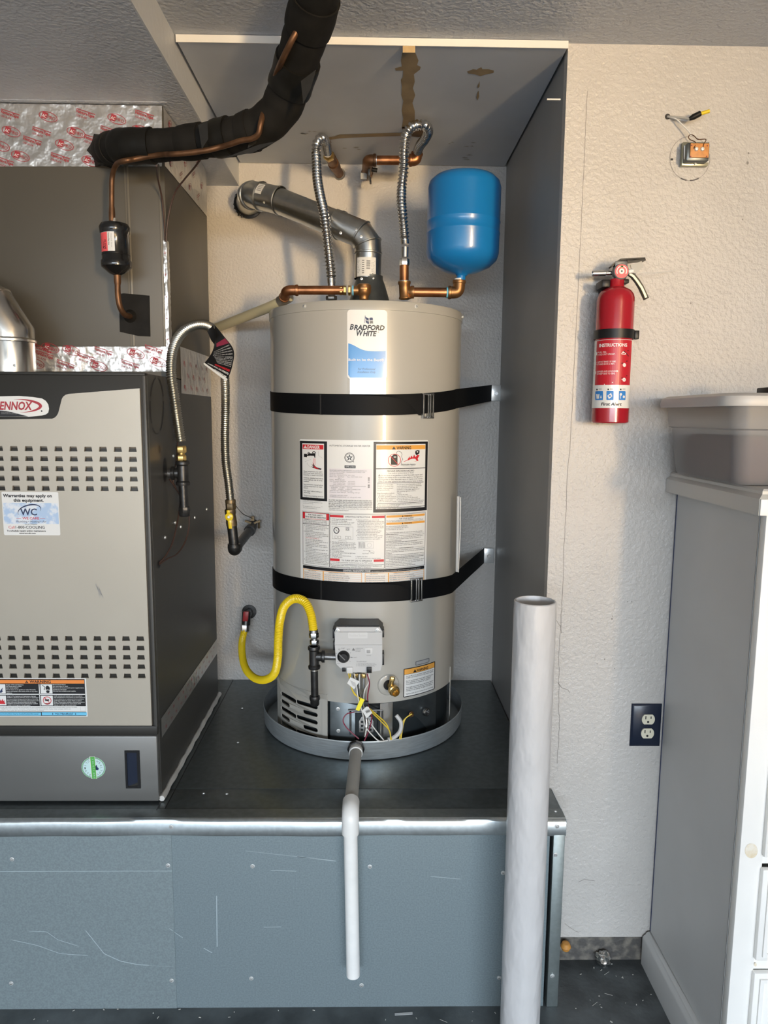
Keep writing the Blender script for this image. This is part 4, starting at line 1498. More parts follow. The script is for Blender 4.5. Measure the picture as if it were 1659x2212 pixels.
b.obox(cc + V((.016, 0, -.002)), V((.022, 0, .008)) * -1, V((0, .014, 0)), V((-.002, 0, .006)))
b.obox(cc + V((0, 0, .010)), V((.012, 0, 0)), V((0, .014, 0)), V((0, 0, .016)))
b.tube([cc + V((.022, 0, .004)), cc + V((.022, 0, -.026))], .004, 8)
b.build('ground_clamp', 'bronze_dark', gv)
p = [cc + V((0, -.01, .012))] + PP([(525, 1110, 2.5), (509, 1092, 2.42)])
MB().tube(catmull(p), .0012, 6).build('ground_wire', 'black_iron', gv)

# ================================================================== WATER HEATER
ZHT = cyl_hit(790, 647).z                 # top rim
ZJ = cyl_hit(880, 1512).z                 # lower edge of the painted jacket
ZB0 = ZP + .014
heat = thing('water_heater', (HX, HY, ZP), 'tall beige gas water heater standing in a metal drain pan', 'water heater')
hz = lambda y: cyl_hit(790, y).z
MB().lathe([(HR - .004, ZJ), (HR, ZJ + .001), (HR, ZHT - .022)], (HX, HY, 0), (0, 0, 1), 128).build('jacket', 'heater_paint', heat)
MB().lathe([(HR + .0002, ZHT - .0265), (HR + .0028, ZHT - .026), (HR + .003, ZHT - .006), (HR + .001, ZHT - .0015), (HR - .006, ZHT), (HR - .03, ZHT + .001), (.04, ZHT + .004), (0, ZHT + .004)], (HX, HY, 0), (0, 0, 1), 128).build('top_cap', 'heater_paint', heat)
for x, y in ((660, 657), (898, 660), (1003, 682)):
    th = cyl_th(x, y) if x < 995 else math.radians(78)
    q = on_cyl(th, ZHT - .012, HR + .0035)
    o = link('screw', SCREW, heat, q)
    o.rotation_euler = (0, 0, th)
MB().lathe([(HR - .022, ZB0), (HR - .022, ZJ + .006), (HR - .003, ZJ + .004)], (HX, HY, 0), (0, 0, 1), 96).build('base_ring', 'heater_dark', heat)

# panel with rolled slots at the front left, wrapped to the jacket
def tz(px, py):
    h = cyl_hit(px, py)
    return math.atan2(h.x - HX, HY - h.y), h.z


t0, t1 = tz(601, 1540)[0], tz(707, 1540)[0]
zt_, zb_ = ZJ + .02, ZB0 + .004


def capsule(a, z, wa, hz_, n=6):
    """capsule outline in (angle, z); wa = half width (rad), hz_ half height"""
    r = hz_
    ra = r / HR
    pts = []
    for i in range(n + 1):
        g = -PI / 2 + PI * i / n
        pts.append((a + wa - ra + ra * math.cos(g), z + r * math.sin(g)))
    for i in range(n + 1):
        g = PI / 2 + PI * i / n
        pts.append((a - wa + ra + ra * math.cos(g), z + r * math.sin(g)))
    return pts


outer = [(t0 + (t1 - t0) * i / 10, zb_) for i in range(11)] + [(t1 - (t1 - t0) * i / 10, zt_) for i in range(11)]
holes = []
zs_ = [tz(670, y)[1] for y in (1532, 1557, 1581)]
dz_ = .0245
za = tz(660, 1554)[1]
A1 = (tz(641, 1550)[0], tz(687, 1550)[0])
A2 = (tz(655, 1535)[0], tz(687, 1535)[0])
A3 = (tz(608, 1545)[0], tz(641, 1545)[0])
A4 = (tz(608, 1545)[0], tz(627, 1545)[0])
for j in range(4):
    zz = za + .047 - .047 * j
    if zz > zb_ + .01 and zz < zt_ - .01:
        holes.append(capsule((A1[0] + A1[1]) / 2, zz, (A1[1] - A1[0]) / 2, .0062))
        holes.append(capsule((A3[0] + A3[1]) / 2, zz - .001, (A3[1] - A3[0]) / 2, .0062))
for j in range(4):
    zz = za + .0235 - .047 * j
    if zz > zb_ + .01 and zz < zt_ - .01:
        holes.append(capsule((A2[0] + A2[1]) / 2, zz, (A2[1] - A2[0]) / 2, .0062))
        holes.append(capsule((A4[0] + A4[1]) / 2, zz - .001, (A4[1] - A4[0]) / 2, .0062))
MB().prism(outer, lambda a, z, dd: on_cyl(a, z, HR + dd), .0018, -.001, 0, holes).build('slotted_panel', 'heater_paint', heat)
# narrow side edge strips of the opening
for xa, xb in ((697, 708),):
    ta, tb = tz(xa, 1550)[0], tz(xb, 1550)[0]
    MB().prism([(ta, zb_), (tb, zb_), (tb, ZJ + .006), (ta, ZJ + .006)], lambda a, z, dd: on_cyl(a, z, HR + dd), .003, .0).build('door_edge', 'heater_paint', heat)
tb = math.radians(66)
MB().prism([(tb, ZB0), (tb + .014, ZB0), (tb + .014, ZJ + .05), (tb, ZJ + .05)], lambda a, z, dd: on_cyl(a, z, HR + dd), .002, .0).build('leg_strip', 'heater_paint', heat)

# burner access door (dark) set back under the jacket
RBd = HR - .012
bm_ = lambda a, z, dd: on_cyl(a, z, RBd + dd)
ta, tb = tz(710, 1560)[0], tz(948, 1530)[0]
n = 24
out_ = [(ta + (tb - ta) * i / n, ZB0 + .006) for i in range(n + 1)] + [(tb - (tb - ta) * i / n, ZJ + .002) for i in range(n + 1)]
tw0, tw1 = tz(766, 1560)[0], tz(818, 1560)[0]
zw0, zw1 = ZB0 + .012, tz(790, 1538)[1]
bd = MB()
bd.prism(out_, bm_, .001, -.001, 0, [[(tw0, zw0), (tw1, zw0), (tw1, zw1), (tw0, zw1)]])
bd_o = bd.build('burner_door', 'gunmetal', heat)
# shiny middle plate and rolled rims
tm0, tm1 = tz(822, 1550)[0], tz(850, 1550)[0]
MB().prism([(tm0, ZB0 + .01), (tm1, ZB0 + .01), (tm1, ZJ - .004), (tm0, ZJ - .004)], bm_, .004, 0).build('door_plate', 'steel', bd_o)
b = MB()
for (xa, ya), (xb, yb) in (((752, 1533), (826, 1533)), ((757, 1536), (757, 1585)), ((826, 1533), (826, 1590)), ((765, 1537), (815, 1537))):
    p0, p1 = cyl_hit(xa, ya, RBd), cyl_hit(xb, yb, RBd)
    b.tube([p0 + V((0, -.004, 0)), p1 + V((0, -.004, 0))], .0028, 8)
b.build('door_bracket', 'iron_light', bd_o)
ps = cyl_hit(730, 1531, RBd)
rep('screw', SCREW, bd_o, [ps + V((0, -.002, 0)), cyl_hit(731, 1578, RBd) + V((0, -.002, 0))])
# inspection port ring and small port on the right
pc = cyl_hit(919, 1537, RBd)
nr = V((pc.x - HX, pc.y - HY, 0)).normalized()
MB().lathe([(.0085, .001), (.0085, .010), (.0115, .010), (.013, .007), (.014, .001)], pc, nr, 24).build('port_ring', 'steel', bd_o)
MB().lathe([(0, .0015), (.009, .0015)], pc, nr, 20).build('port_hole', 'black_print', bd_o)
pc2 = cyl_hit(888, 1543, RBd)
MB().lathe([(0, .008), (.004, .008), (.006, .002), (.009, .001)], pc2, V((pc2.x - HX, pc2.y - HY, 0)), 14).build('wire_grommet', 'bronze', bd_o)
# perforated igniter plate in the window
ci = [(-.019, -.024), (.019, -.024), (.019, .010), (.012, .024), (-.012, .024), (-.019, .010)]
pcn = cyl_hit(791, 1566, RBd)
hl = []
for r_, row in enumerate((-.016, -.004, .008)):
    for x in ((-.011, .0, .011) if r_ % 2 == 0 else (-.011, .011)):
        hl.append([(x + .0036 * math.cos(2 * PI * i / 10), row + .0036 * math.sin(2 * PI * i / 10)) for i in range(10)])
MB().prism(ci, lambda u, v, dd: pcn + V((u * 1.1, .004 - dd, v)), .001, -.001, 0, hl).build('perforated_plate', 'steel', bd_o)
MB().lathe([(HR - .030, ZB0), (HR - .030, ZJ)], (HX, HY, 0), (0, 0, 1), 64).build('chamber_wall', 'black_print', bd_o)

# ------------------------------------------------------------------ labels on the jacket
# brand label: crop scale 2.9625, offset (560,620)
S_ = 2.9625
d = Decal(20)
d.rrect(563, 145, 818, 588, 22, 'label_white', 0, 16)
def logo_top(x):
    t = (x - 570) / 240
    return 352 + 60 * (1 / (1 + math.exp(-(t - .22) * 9))) - 6 * t * t * t * t
xs_ = [570 + 240 * i / 20 for i in range(21)]
vs = []
for x in xs_:
    e = 18 - math.sqrt(max(0, 18 ** 2 - max(0, 18 - min(x - 570, 810 - x)) ** 2))
    vs += [(x, logo_top(x)), (x, 580 - e)]
d.items.append((vs, [(2 * i, 2 * i + 1, 2 * i + 3, 2 * i + 2) for i in range(20)], 'blue_mid', 1))
vs = []
for x in xs_:
    vs += [(x, logo_top(x) - 5), (x, logo_top(x) + 1)]
d.items.append((vs, [(2 * i, 2 * i + 1, 2 * i + 3, 2 * i + 2) for i in range(20)], 'white', 2))
# flag: waving quarters
def fl_(u, v):
    return (678 + 48 * u + 3 * v, 188 + 40 * v + 14 * u + 6 * math.sin(u * 5))
for iu in range(2):
    for iv in range(2):
        u0, v0 = iu * .54, iv * .52
        pts = [fl_(u0, v0), fl_(u0 + .22, v0), fl_(u0 + .45, v0), fl_(u0 + .45, v0 + .42), fl_(u0 + .22, v0 + .42), fl_(u0, v0 + .42)]
        d.poly(pts, 'navy_print' if iv == 0 or iu == 0 else 'grey_print', 2)
d.line([(678, 182), (672, 232)], 2.5, 'navy_print', 2)
d.text('B', 579, 272, 34, 'black_print', w=26, bold=.03, shear=.25)
d.text('RADFORD', 606, 274, 30, 'black_print', w=196, bold=.04, shear=.22)
d.text('W', 622, 312, 36, 'black_print', w=44, bold=.03, shear=.22)
d.text('HITE', 664, 313, 31, 'black_print', w=88, bold=.04, shear=.22)
d.text('\u00ae', 758, 292, 8, 'black_print')
d.text('Built to be the Best\u00ae', 572, 474, 17, 'white', w=228, bold=.01)
d.line([(572, 442), (800, 442)], 1.5, 'navy_print', 2)
d.line([(572, 488), (800, 490)], 1.5, 'navy_print', 2)
d.text('For Professional', 632, 531, 13, 'navy_print', w=112, shear=.25)
d.text('Installation Only', 630, 550, 13, 'navy_print', w=116, shear=.25)
d.build('brand_label', cyl_map(S_, 560, 620, 720), heat)

# main instruction label: crop scale 5.35, offset (630,930)
S_ = 5.35
d = Decal(30)
d.rrect(100, 113, 1565, 1800, 14, 'label_white', 0, 30)
B, W_ = 'black_print', 'label_white'
d.rect(103, 132, 412, 830, B, 1, 4)
d.rect(130, 160, 378, 800, W_, 2, 4)
d.rect(135, 174, 372, 228, 'red_print', 3, 4)
d.tri(166, 219, 36, W_, 4)
d.text('!', 161, 217, 22, 'red_print', L=5, bold=.03)
d.text('DANGER', 190, 219, 34, W_, w=142, bold=.03, L=4)
d.ring(205, 285, 14, 24, 8, B, 3)
d.rect(200, 278, 280, 305, B, 3)
d.rect(150, 285, 185, 325, B, 3)
d.ring(264, 268, 20, 16, 8, B, 3)
d.line([(270, 300), (275, 325)], 12, B, 3)
d.line([(180, 305), (210, 295)], 12, B, 3)
d.line([(312, 250), (316, 300), (362, 330)], 2, 'smoke_print', 3)
d.line([(160, 378), (200, 360), (230, 348)], 2, 'smoke_print', 3)
d.line([(185, 390), (190, 410), (225, 440)], 2, 'smoke_print', 3)
for x in (258, 268, 278):
    d.line([(x, 335), (x - 4 + (x - 268) * .4, 420)], 3, 'pink_red', 3)
d.poly([(235, 400), (258, 420), (250, 380), (275, 425), (300, 440), (350, 452), (345, 466), (290, 458), (250, 445), (230, 430), (258, 436)], B, 4)
d.poly([(262, 420), (300, 445), (330, 460), (270, 450)], 'red_print', 5)
y = 498
for para in (('Water temperature over 125\u00b0F', '(52\u00b0C) can cause severe burns', 'instantly or death from scalds.'), ('Children, disabled and elderly', 'are at highest risk of being', 'scalded.'), ('See instruction manual before', 'setting temperature at water', 'heater.'), ('Feel water before bathing or', 'showering.'), ('Temperature limiting valves are', 'available, see manual.')):
    for ln in para:
        d.text(ln, 145, y, 13.5, B, w=min(225, len(ln) * 7.6), L=4, bold=.006)
        y += 21
    y += 14
y = 838
for ln in ('Caution: Water meets prescribed by law. A', 'mixing valve lowers the temperature at taps,', 'see instruction manual.', '', 'For installation follow all local codes', 'and read the manual before use.'):
    d.text(ln, 135, y, 8, B, w=len(ln) * 5.1 or None, L=2)
    y += 18
d.line([(125, 895), (362, 898)], 2, 'smoke_print', 2)
d.text('AUTOMATIC STORAGE WATER HEATER', 438, 188, 19, B, w=466, L=2)
d.ring(668, 315, 57, 57, 6, B, 2, 32)
d.ring(668, 315, 46, 46, 3, B, 2, 32)
st = []
for i in range(10):
    r_ = 41 if i % 2 == 0 else 16
    a = -PI / 2 + i * PI / 5
    st.append((668 + r_ * math.cos(a), 315 + r_ * math.sin(a)))
d.poly(st, B, 2)
d.disc(668, 315, 12, 12, W_, 3, 14)
d.text('G', 661, 323, 16, B, L=4)
d.disc(713, 362, 6, 6, B, 2, 8)
d.rect(612, 405, 738, 437, B, 2, 2)
d.text('ASME certified', 622, 427, 15, W_, w=106, L=3)
d.rect(430, 443, 928, 795, 'pale_pink', 1, 8)
mono = ['BRADFORD WHITE CORPORATION  www.bradfordwhite.com', '323 LAFAYETTE STREET  MIDDLEVILLE MI 49333  USA', 'Model No. DH250S6N', 'Serial No. WE45L097174  S/N. 1234', 'Nom. Cap.  50 US gal      Type. NATURAL GAS', '           189 L', 'Input.  40000 Btu/hr', 'Gas Pressure Manifold     4.0 InWC', '     Inlet Supply Max    14.0 InWC', '     Inlet Supply Min     5.0 InWC', 'CLOSET INSTALLATION MINIMUM CLEARANCES IN INCHES', '  6 FRONT    0 LEFT     18 TOP', '  0 REAR     0 RIGHT     6 VENT CONNECTOR', 'ANSI Z21.10.1 CERTIFIED BY CSA', 'Pressure: Test 300 psi   Working 150 psi', '', 'CATEGORY I NATURAL DRAFT', 'COMPLIES SCAQMD RULE 1121  40 ng/J NOx MAX']
y = 470
for ln in mono:
    if ln.strip():
        s0 = len(ln) - len(ln.lstrip())
        d.text(ln.strip(), 442 + s0 * 8.5, y, 10.5, 'grey_print', w=len(ln.strip()) * 8.6, L=3)
    y += 18.2
for i in range(22):
    if random.random() < .8:
        d.rect(880, 540 + i * 5.6, 900, 540 + i * 5.6 + random.uniform(1.5, 4.2), B, 3)
y = 818
for j in range(5):
    d.text(('UL LISTED GAS FIRED WATER HEATER FOR POTABLE WATER ONLY', 'INSTALL ON COMBUSTIBLE FLOORING UNLESS LOCAL CODES SAY NO', 'MAY BE INSTALLED IN ALCOVE OR CLOSET AT GIVEN CLEARANCES')[j % 3], 430, y, 13, B, w=500, L=2, bold=.012)
    y += 19
for ln in ('This water heater meets or exceeds all of the minimum efficiency', 'requirements of the national energy act.'):
    d.text(ln, 430, y, 12, B, w=500 if 'meets' in ln else 230, L=2)
    y += 19
# right warning block
d.rect(942, 130, 1560, 948, B, 1, 8)
d.rect(972, 158, 1533, 908, W_, 2, 8)
d.rect(975, 170, 1530, 220, 'orange_print', 3, 8)
d.tri(1173, 218, 36, B, 4)
d.text('WARNING', 1203, 217, 34, B, w=165, bold=.03, L=4)
d.poly([(1140, 300), (1165, 285), (1170, 275), (1200, 275), (1215, 290), (1216, 398), (1142, 396)], B, 3)
d.rect(1172, 300, 1200, 312, W_, 4)
d.ring(1180, 343, 74, 74, 6, 'red_print', 4, 32)
d.line([(1132, 292), (1228, 398)], 6, 'red_print', 4)
d.line([(1202, 280), (1205, 250), (1225, 238), (1255, 250), (1268, 275), (1262, 300), (1275, 335), (1255, 370), (1262, 395)], 4, B, 3)
d.poly([(1283, 362), (1330, 340), (1350, 300), (1358, 325), (1375, 290), (1390, 318), (1405, 280), (1420, 312), (1440, 285), (1466, 292), (1445, 330), (1455, 355), (1420, 362)], 'red_print', 3)
d.poly([(1418, 240), (1440, 228), (1465, 235), (1462, 270), (1430, 290), (1415, 265)], B, 4)
d.disc(1440, 250, 9, 9, W_, 5, 10)
d.text('Flammable Vapors', 1262, 405, 16, B, w=158, L=4, shear=.2, bold=.01)
d.ring(1338, 400, 84, 22, 2, 'smoke_print', 3, 26)
d.rect(972, 438, 1533, 446, B, 3, 8)
d.text('FIRE AND EXPLOSION HAZARD', 1100, 478, 17, B, w=306, bold=.015, L=4)
d.text('Can result in serious injury or death', 1112, 500, 14, B, w=288, L=4)
y = 526
for ln in ('Do not store or use gasoline or other flammable vapors and', 'liquids in the vicinity of this or any other appliance. Storage of or', 'use of gasoline or other flammable vapors or liquids in the vicinity', 'of this or any other appliance can result in serious injury or death.'):
    d.text(ln, 1000 if y > 530 else 1030, y, 14, B, w=505 if y > 530 else 470, L=4, bold=.006)
    y += 24
d.tri(1010, 528, 26, 'smoke_print', 4)
d.rect(985, 606, 1515, 611, B, 4, 6)
y = 634
for a, c in (('Do not store flammable', 'Do not use or store flammable products'), ('products, gasoline and', 'such as gasoline, solvents or adhesives'), ('similar, causing death', 'in the same room or area near the'), ('or serious burns.', 'appliance, or any other appliance or'), ('', 'any potential ignition source.'), ('Keep flammable products:', 'Vapors:'), ('1. far away from any', '1. cannot be seen,'), ('   possible ignition source,', '2. are heavier than air,'), ('2. in approved containers,', '3. go a long way on the floor and'), ('3. tightly closed and', '4. can be carried from other rooms to'), ('4. out of children\'s reach.', '   possible ignition sources by air currents.')):
    if a:
        d.text(a.strip(), 988 + (12 if a[0] == ' ' else 0), y, 12.5, B, w=len(a.strip()) * 8.2, L=4)
    if c:
        d.text(c.strip(), 1212 + (12 if c[0] == ' ' else 0), y, 12.5, B, w=len(c.strip()) * 7.2, L=4)
    y += 19.5
d.rect(995, 842, 1515, 847, B, 4, 6)
d.text('Water heaters in residential garages must be installed and located so', 985, 864, 11, B, w=520, L=4)
d.text('as to avoid physical damage.', 985, 881, 11, B, w=260, L=4)
d.rect(972, 890, 1533, 896, B, 4, 6)
d.text('Read and follow water heater warnings and instructions. If owner\'s', 985, 906, 9, B, w=505, L=4)
# lower half
d.rect(120, 962, 1550, 964.5, B, 1, 10)
for x0, x1 in ((128, 436), (440, 1078), (1083, 1547)):
    d.frame(x0, 972, x1, 1598, 4, B, 1, 4)
d.rect(133, 976, 432, 1050, 'red_print', 2, 4)
d.rect(158, 980, 402, 1046, W_, 3, 4)
d.text('FOR YOUR SAFETY', 195, 1008, 16, B, w=165, L=4, bold=.02)
d.text('READ BEFORE OPERATING', 163, 1034, 16, B, w=234, L=4, bold=.02)
y = 1066
for ln in ('WARNING: If you do not follow these instructions', 'exactly, a fire or explosion may result causing', 'property damage, personal injury or loss of life.'):
    d.text(ln, 140, y, 12, B, w=270, L=2, bold=.006)
    y += 18
d.rect(132, 1108, 434, 1113, B, 2, 3)
y = 1134
lt = ['A. This appliance has a pilot which is lit by an', 'electric spark gas ignition system. Do not open', 'the inner door and attempt to light the', 'pilot by hand.', 'B. BEFORE LIGHTING smell all around the', 'appliance area for gas. Be sure to smell next', 'to the floor because some gas is heavier than', 'air and will settle on the floor.', 'WHAT TO DO IF YOU SMELL GAS', 'Do not try to light any appliance.', 'Do not touch any electric switch; do not use', 'any phone in your building.', 'Immediately call your gas supplier from a', 'neighbor\'s phone. Follow the gas supplier\'s', 'instructions.', 'If you cannot reach your gas supplier, call', 'the fire department.', 'C. Use only your hand to push in or turn the gas', 'control knob. Never use tools. If the knob will', 'not push in or turn by hand, don\'t try to repair it,', 'call a qualified service technician. Force or', 'attempted repair may result in a fire or explosion.', 'D. Do not use this appliance if any part has', 'been under water. Immediately call a qualified', 'service technician to inspect the appliance.']
for ln in lt:
    d.text(ln, 145 + (0 if ln[1] == '.' else 16), y, 11.5, 'red_print' if 'SMELL GAS' in ln and 'WHAT' in ln else B, w=min(265, len(ln) * 5.9), L=2)
    y += 18.3
d.rect(444, 985, 1074, 1011, 'red_print', 2, 6)
d.rect(600, 984, 928, 1012, W_, 3, 4)
d.text('OPERATING INSTRUCTIONS', 618, 1007, 16, B, w=290, L=4, bold=.012)
y = 1038
for ln in ('1. STOP! Read the safety information', '   at the left on this label.', '2. Set the gas control knob to the "OFF"', '   position.'):
    d.text(ln.strip(), 450 + (14 if ln[0] == ' ' else 0), y, 12, B, w=len(ln.strip()) * 6.9, L=2)
    y += 18.5
d.frame(468, 1115, 712, 1262, 3, 'smoke_print', 2, 3)
d.ring(519, 1162, 34, 38, 9, B, 3, 24)
d.disc(519, 1162, 22, 26, W_, 3, 18)
d.line([(508, 1150), (530, 1172)], 5, B, 4)
d.frame(628, 1122, 666, 1160, 3, B, 3)
d.ring(647, 1142, 13, 10, 4, B, 3)
for x in (500, 540, 620, 656):
    d.frame(x, 1225, x + 30, 1256, 3, 'smoke_print', 3)
d.line([(512, 1110), (520, 1090), (680, 1086)], 1.5, B, 3)
d.text('ADJUSTABLE TEMPERATURE KNOB', 540, 1096, 7, B, w=150, L=3)
d.text('IGNITER BUTTON', 545, 1284, 8, B, w=90, L=3)
y = 1304
for ln in ('3. Wait five (5) minutes to clear out any gas.', '   Then smell for gas, including near the floor.', '   If you smell gas, STOP! Follow "B" in the', '   safety information at the left on this label.', '   If you don\'t smell gas, go to the next step.', '4. Remove outer door.', '5. Locate igniter button.', '6. Look into sight glass window at right lower', '   side to view pilot.', '7. Turn the gas control knob clockwise', '   to "PILOT" position.'):
    d.text(ln.strip(), 450 + (14 if ln[0] == ' ' else 0), y, 12, B, w=len(ln.strip()) * 6.3, L=2)
    y += 17.3
y = 1038
for ln in ('8. Depress and hold in gas control knob.', '   Immediately press igniter button until you hear', '   a "click" sound, then release. Continue to hold', '   down the gas control knob for about one (1)', '   minute after the pilot is lit. Release the gas', '   control knob; it should pop back out. If pilot', '   goes out, repeat steps 3 through 8.', '9. If gas control knob does not pop out when', '   released, stop and immediately call your', '   service technician or gas supplier.', '10. If the pilot will not stay lit after several tries,', '   turn the gas control knob to "OFF" and call', '   your service technician or gas supplier.'):
    d.text(ln.strip(), 748 + (14 if ln[0] == ' ' else 0), y, 12, B, w=min(308, len(ln.strip()) * 6.6), L=2)
    y += 18.3
d.frame(770, 1285, 950, 1360, 2, 'smoke_print', 2)
for i in range(9):
    d.line([(775 + i * 9, 1290), (780 + i * 9, 1355)], random.uniform(1, 4), B, 3)
d.ring(900, 1325, 26, 24, 2, 'smoke_print', 3)
d.ring(925, 1405, 34, 16, 2, 'smoke_print', 3)
d.line([(895, 1395), (955, 1420)], 3, B, 3)
d.text('PILOT BURNER', 830, 1390, 8, B, w=80, L=3)
d.text('ELECTRODE', 822, 1425, 8, B, w=70, L=3)
d.text('11. Replace outer door.', 742, 1462, 12, B, w=140, L=2)
d.text('12. Turn gas control knob to desired setting.', 742, 1482, 12, B, w=290, L=2)
d.rect(446, 1490, 1070, 1518, 'red_print', 2, 6)
d.rect(556, 1489, 952, 1519, W_, 3, 4)
d.text('TO TURN OFF GAS TO APPLIANCE', 578, 1513, 16, B, w=350, L=4, bold=.012)
d.text('1. Turn the gas control knob counterclockwise to the "OFF" position.', 456, 1536, 12, B, w=490, L=2)
d.rect(446, 1550, 1070, 1553, B, 2, 5)
d.text('Read and follow water heater WARNINGS and INSTRUCTIONS. If installation and', 454, 1572, 13, B, w=590, L=2, bold=.008)
d.text('operation instructions are missing, contact the retailer or manufacturer.', 454, 1590, 13, B, w=470, L=2, bold=.008)
for y0 in (985, 1068):
    d.rect(1095, y0, 1537, y0 + 25, 'orange_print', 2, 6)
    d.tri(1282, y0 + 21, 17, B, 3)
    d.text('WARNING', 1300, y0 + 20, 15, B, w=90, L=3, bold=.02)
d.text('FOR YOUR SAFETY', 1245, 1032, 14, B, w=165, L=2, bold=.02)
d.text('Do not store or use gasoline or other flammable, combustible, or', 1095, 1046, 10, B, w=425, L=2)
d.text('corrosive vapors and liquids in the vicinity of this or any other appliance.', 1095, 1060, 10, B, w=425, L=2)
y = 1118
ra = ['HOT WATER CAN PRODUCE 3RD DEGREE BURNS', 'IN LESS THAN 6 SECONDS AT 140\u00b0 F (60\u00b0 C)', 'IN 30 SECONDS AT 130\u00b0 F (54\u00b0 C)', '', 'Vapors from flammable liquids will explode and catch fire causing', 'death or severe burns.', 'This appliance must be installed in accordance with local codes, or in', 'the absence of local codes, the National Fuel Gas Code, ANSI Z223.1', 'or the CAN/CSA-B149 Installation Codes. Not for installation in', 'manufactured (mobile) homes.', 'CAUTION: Operation of this water heater in an atmosphere', 'contaminated by any chlorinated compound or strong cleaning agents', 'will result in serious damage to these surfaces; manual also gives', 'use the warranty.', 'STATE OF CALIFORNIA NOTICE', 'Installation: This water heater must be braced, anchored, or strapped to avoid', 'falling or moving during an earthquake. See instructions for correct installation', 'procedures.', 'WARNING: If not installed, operated and maintained in accordance with the', 'manufacturer\'s instructions, this product could expose you to substances', 'in fuel or from fuel combustion which can cause death or serious illness.', 'SUITABLE FOR WATER (POTABLE) HEATING AND SPACE HEATING', 'Toxic chemicals, such as those used for boiler treatment, shall not be introduced', 'into the potable water used for space heating. The water heater may', 'not be connected to any existing heating system.', 'outlet means of mixing valve; follow adjusting manual.']
for ln in ra:
    if ln:
        c_ = ln.isupper() and 'HOT' not in ln and 'IN ' != ln[:3]
        d.text(ln, 1245 if c_ and len(ln) < 30 else (1130 if c_ else 1093), y, 11, B, w=min(440, len(ln) * 6.4), L=2, bold=.006)
    y += 18.4
for yy in (1204, 1290, 1368, 1476):
    d.rect(1090, yy, 1530, yy + 2, B, 2, 5)
d.rect(130, 1605, 1540, 1640, B, 2, 12)
d.text('CONTROL DIAGNOSTIC CODES', 595, 1633, 19, W_, w=320, L=3, bold=.02)
d.text('See installation and operation manual for service information and error codes', 925, 1630, 9, W_, w=570, L=3)
for x0, x1 in ((132, 365), (365, 815), (850, 1125), (1125, 1540)):
    d.frame(x0, 1646, x1, 1800, 6, 'orange_print', 2, 3)
    d.text(('LED STATUS' if x1 - x0 < 300 else 'OPERATIONAL STATUS'), x0 + 60, 1664, 11, B, w=90 if x1 - x0 < 300 else 190, L=3)
    for j in range(5):
        d.rect(x0 + 5, 1672 + j * 23, x1 - 5, 1674 + j * 23, 'orange_print', 3, 3)
        t = ('Short flash once every four seconds', 'Heartbeat, alternating bright and dim', 'Two flashes with three second pause', 'Four flashes, temperature too high', 'Off')[j]
        d.text(t, x0 + 14, 1690 + j * 23, 10.5, B, w=min((x1 - x0) * .8, len(t) * 8), L=3)
d.build('instruction_label', cyl_map(S_, 630, 930, 1100), heat, eps=.0003)['label'] = 'large white instruction label with danger and warning blocks'

# small warning label bottom right (crop 3.072, offset 480,1260) - heights read on the right hand side of the jacket
S_ = 3.072
def right_map(px_mid, sc, ox, oy):
    def f(u, v, dd):
        px, py = ox + u / sc, oy + v / sc
        h = cyl_hit(px_mid, py)
        g = cyl_hit(px, oy + 640 / sc)
        return on_cyl(math.atan2(g.x - HX, HY - g.y), h.z, HR + dd)
    return f
rm = right_map(906, S_, 480, 1260)
d = Decal()
d.rrect(1203, 548, 1410, 735, 4, B, 0, 8)
d.rect(1208, 588, 1405, 730, W_, 1, 8)
d.rect(1208, 553, 1405, 586, 'orange_print', 1, 8)
d.tri(1277, 583, 20, B, 2)
d.text('WARNING', 1288, 582, 17, B, w=76, bold=.03)
y = 603
for ln in ('Do not fill or use any water heater tank or pan', 'located in the bottom front of the water heater.', '', 'Do not operate water heater with sealed and/or', 'doors tightened or door missing. Adequate', 'combustion and ventilation air required.', '', 'Thoroughly inspect and replace the heater burner', 'door gasket before operation. If the door is', 'missing, do not attempt to light the heater.', '', 'Replace outer doors if removed or if missing.'):
    if ln:
        d.text(ln, 1220, y, 7.5, B, w=min(180, len(ln) * 4), bold=.01)
    y += 10.5
d.build('warning_label', rm, heat)['label'] = 'small white warning label with orange head on the lower jacket'
d = Decal()
d.rrect(1280, 512, 1372, 541, 6, 'grey_print', 0, 5)
d.rrect(1285, 517, 1367, 536, 4, 'smoke_print', 1, 5)
d.build('vent_badge', rm, heat)

# clear plastic sleeve lying on the right flank
b = MB()
pts = [cyl_hit(987, y, HR) + V((.004, -.006, 0)) for y in (1072, 1150, 1232)]
b.tube([P(990, 1072, 2.11), P(989, 1150, 2.11), P(987, 1235, 2.11)], .0042, 12)
b.build('document_sleeve', 'clear', heat)
b = MB().tube([P(995, 1074, 2.12), P(994, 1150, 2.12), P(990, 1236, 2.12)], .0016, 8)
b.build('rolled_paper', 'paper', heat)

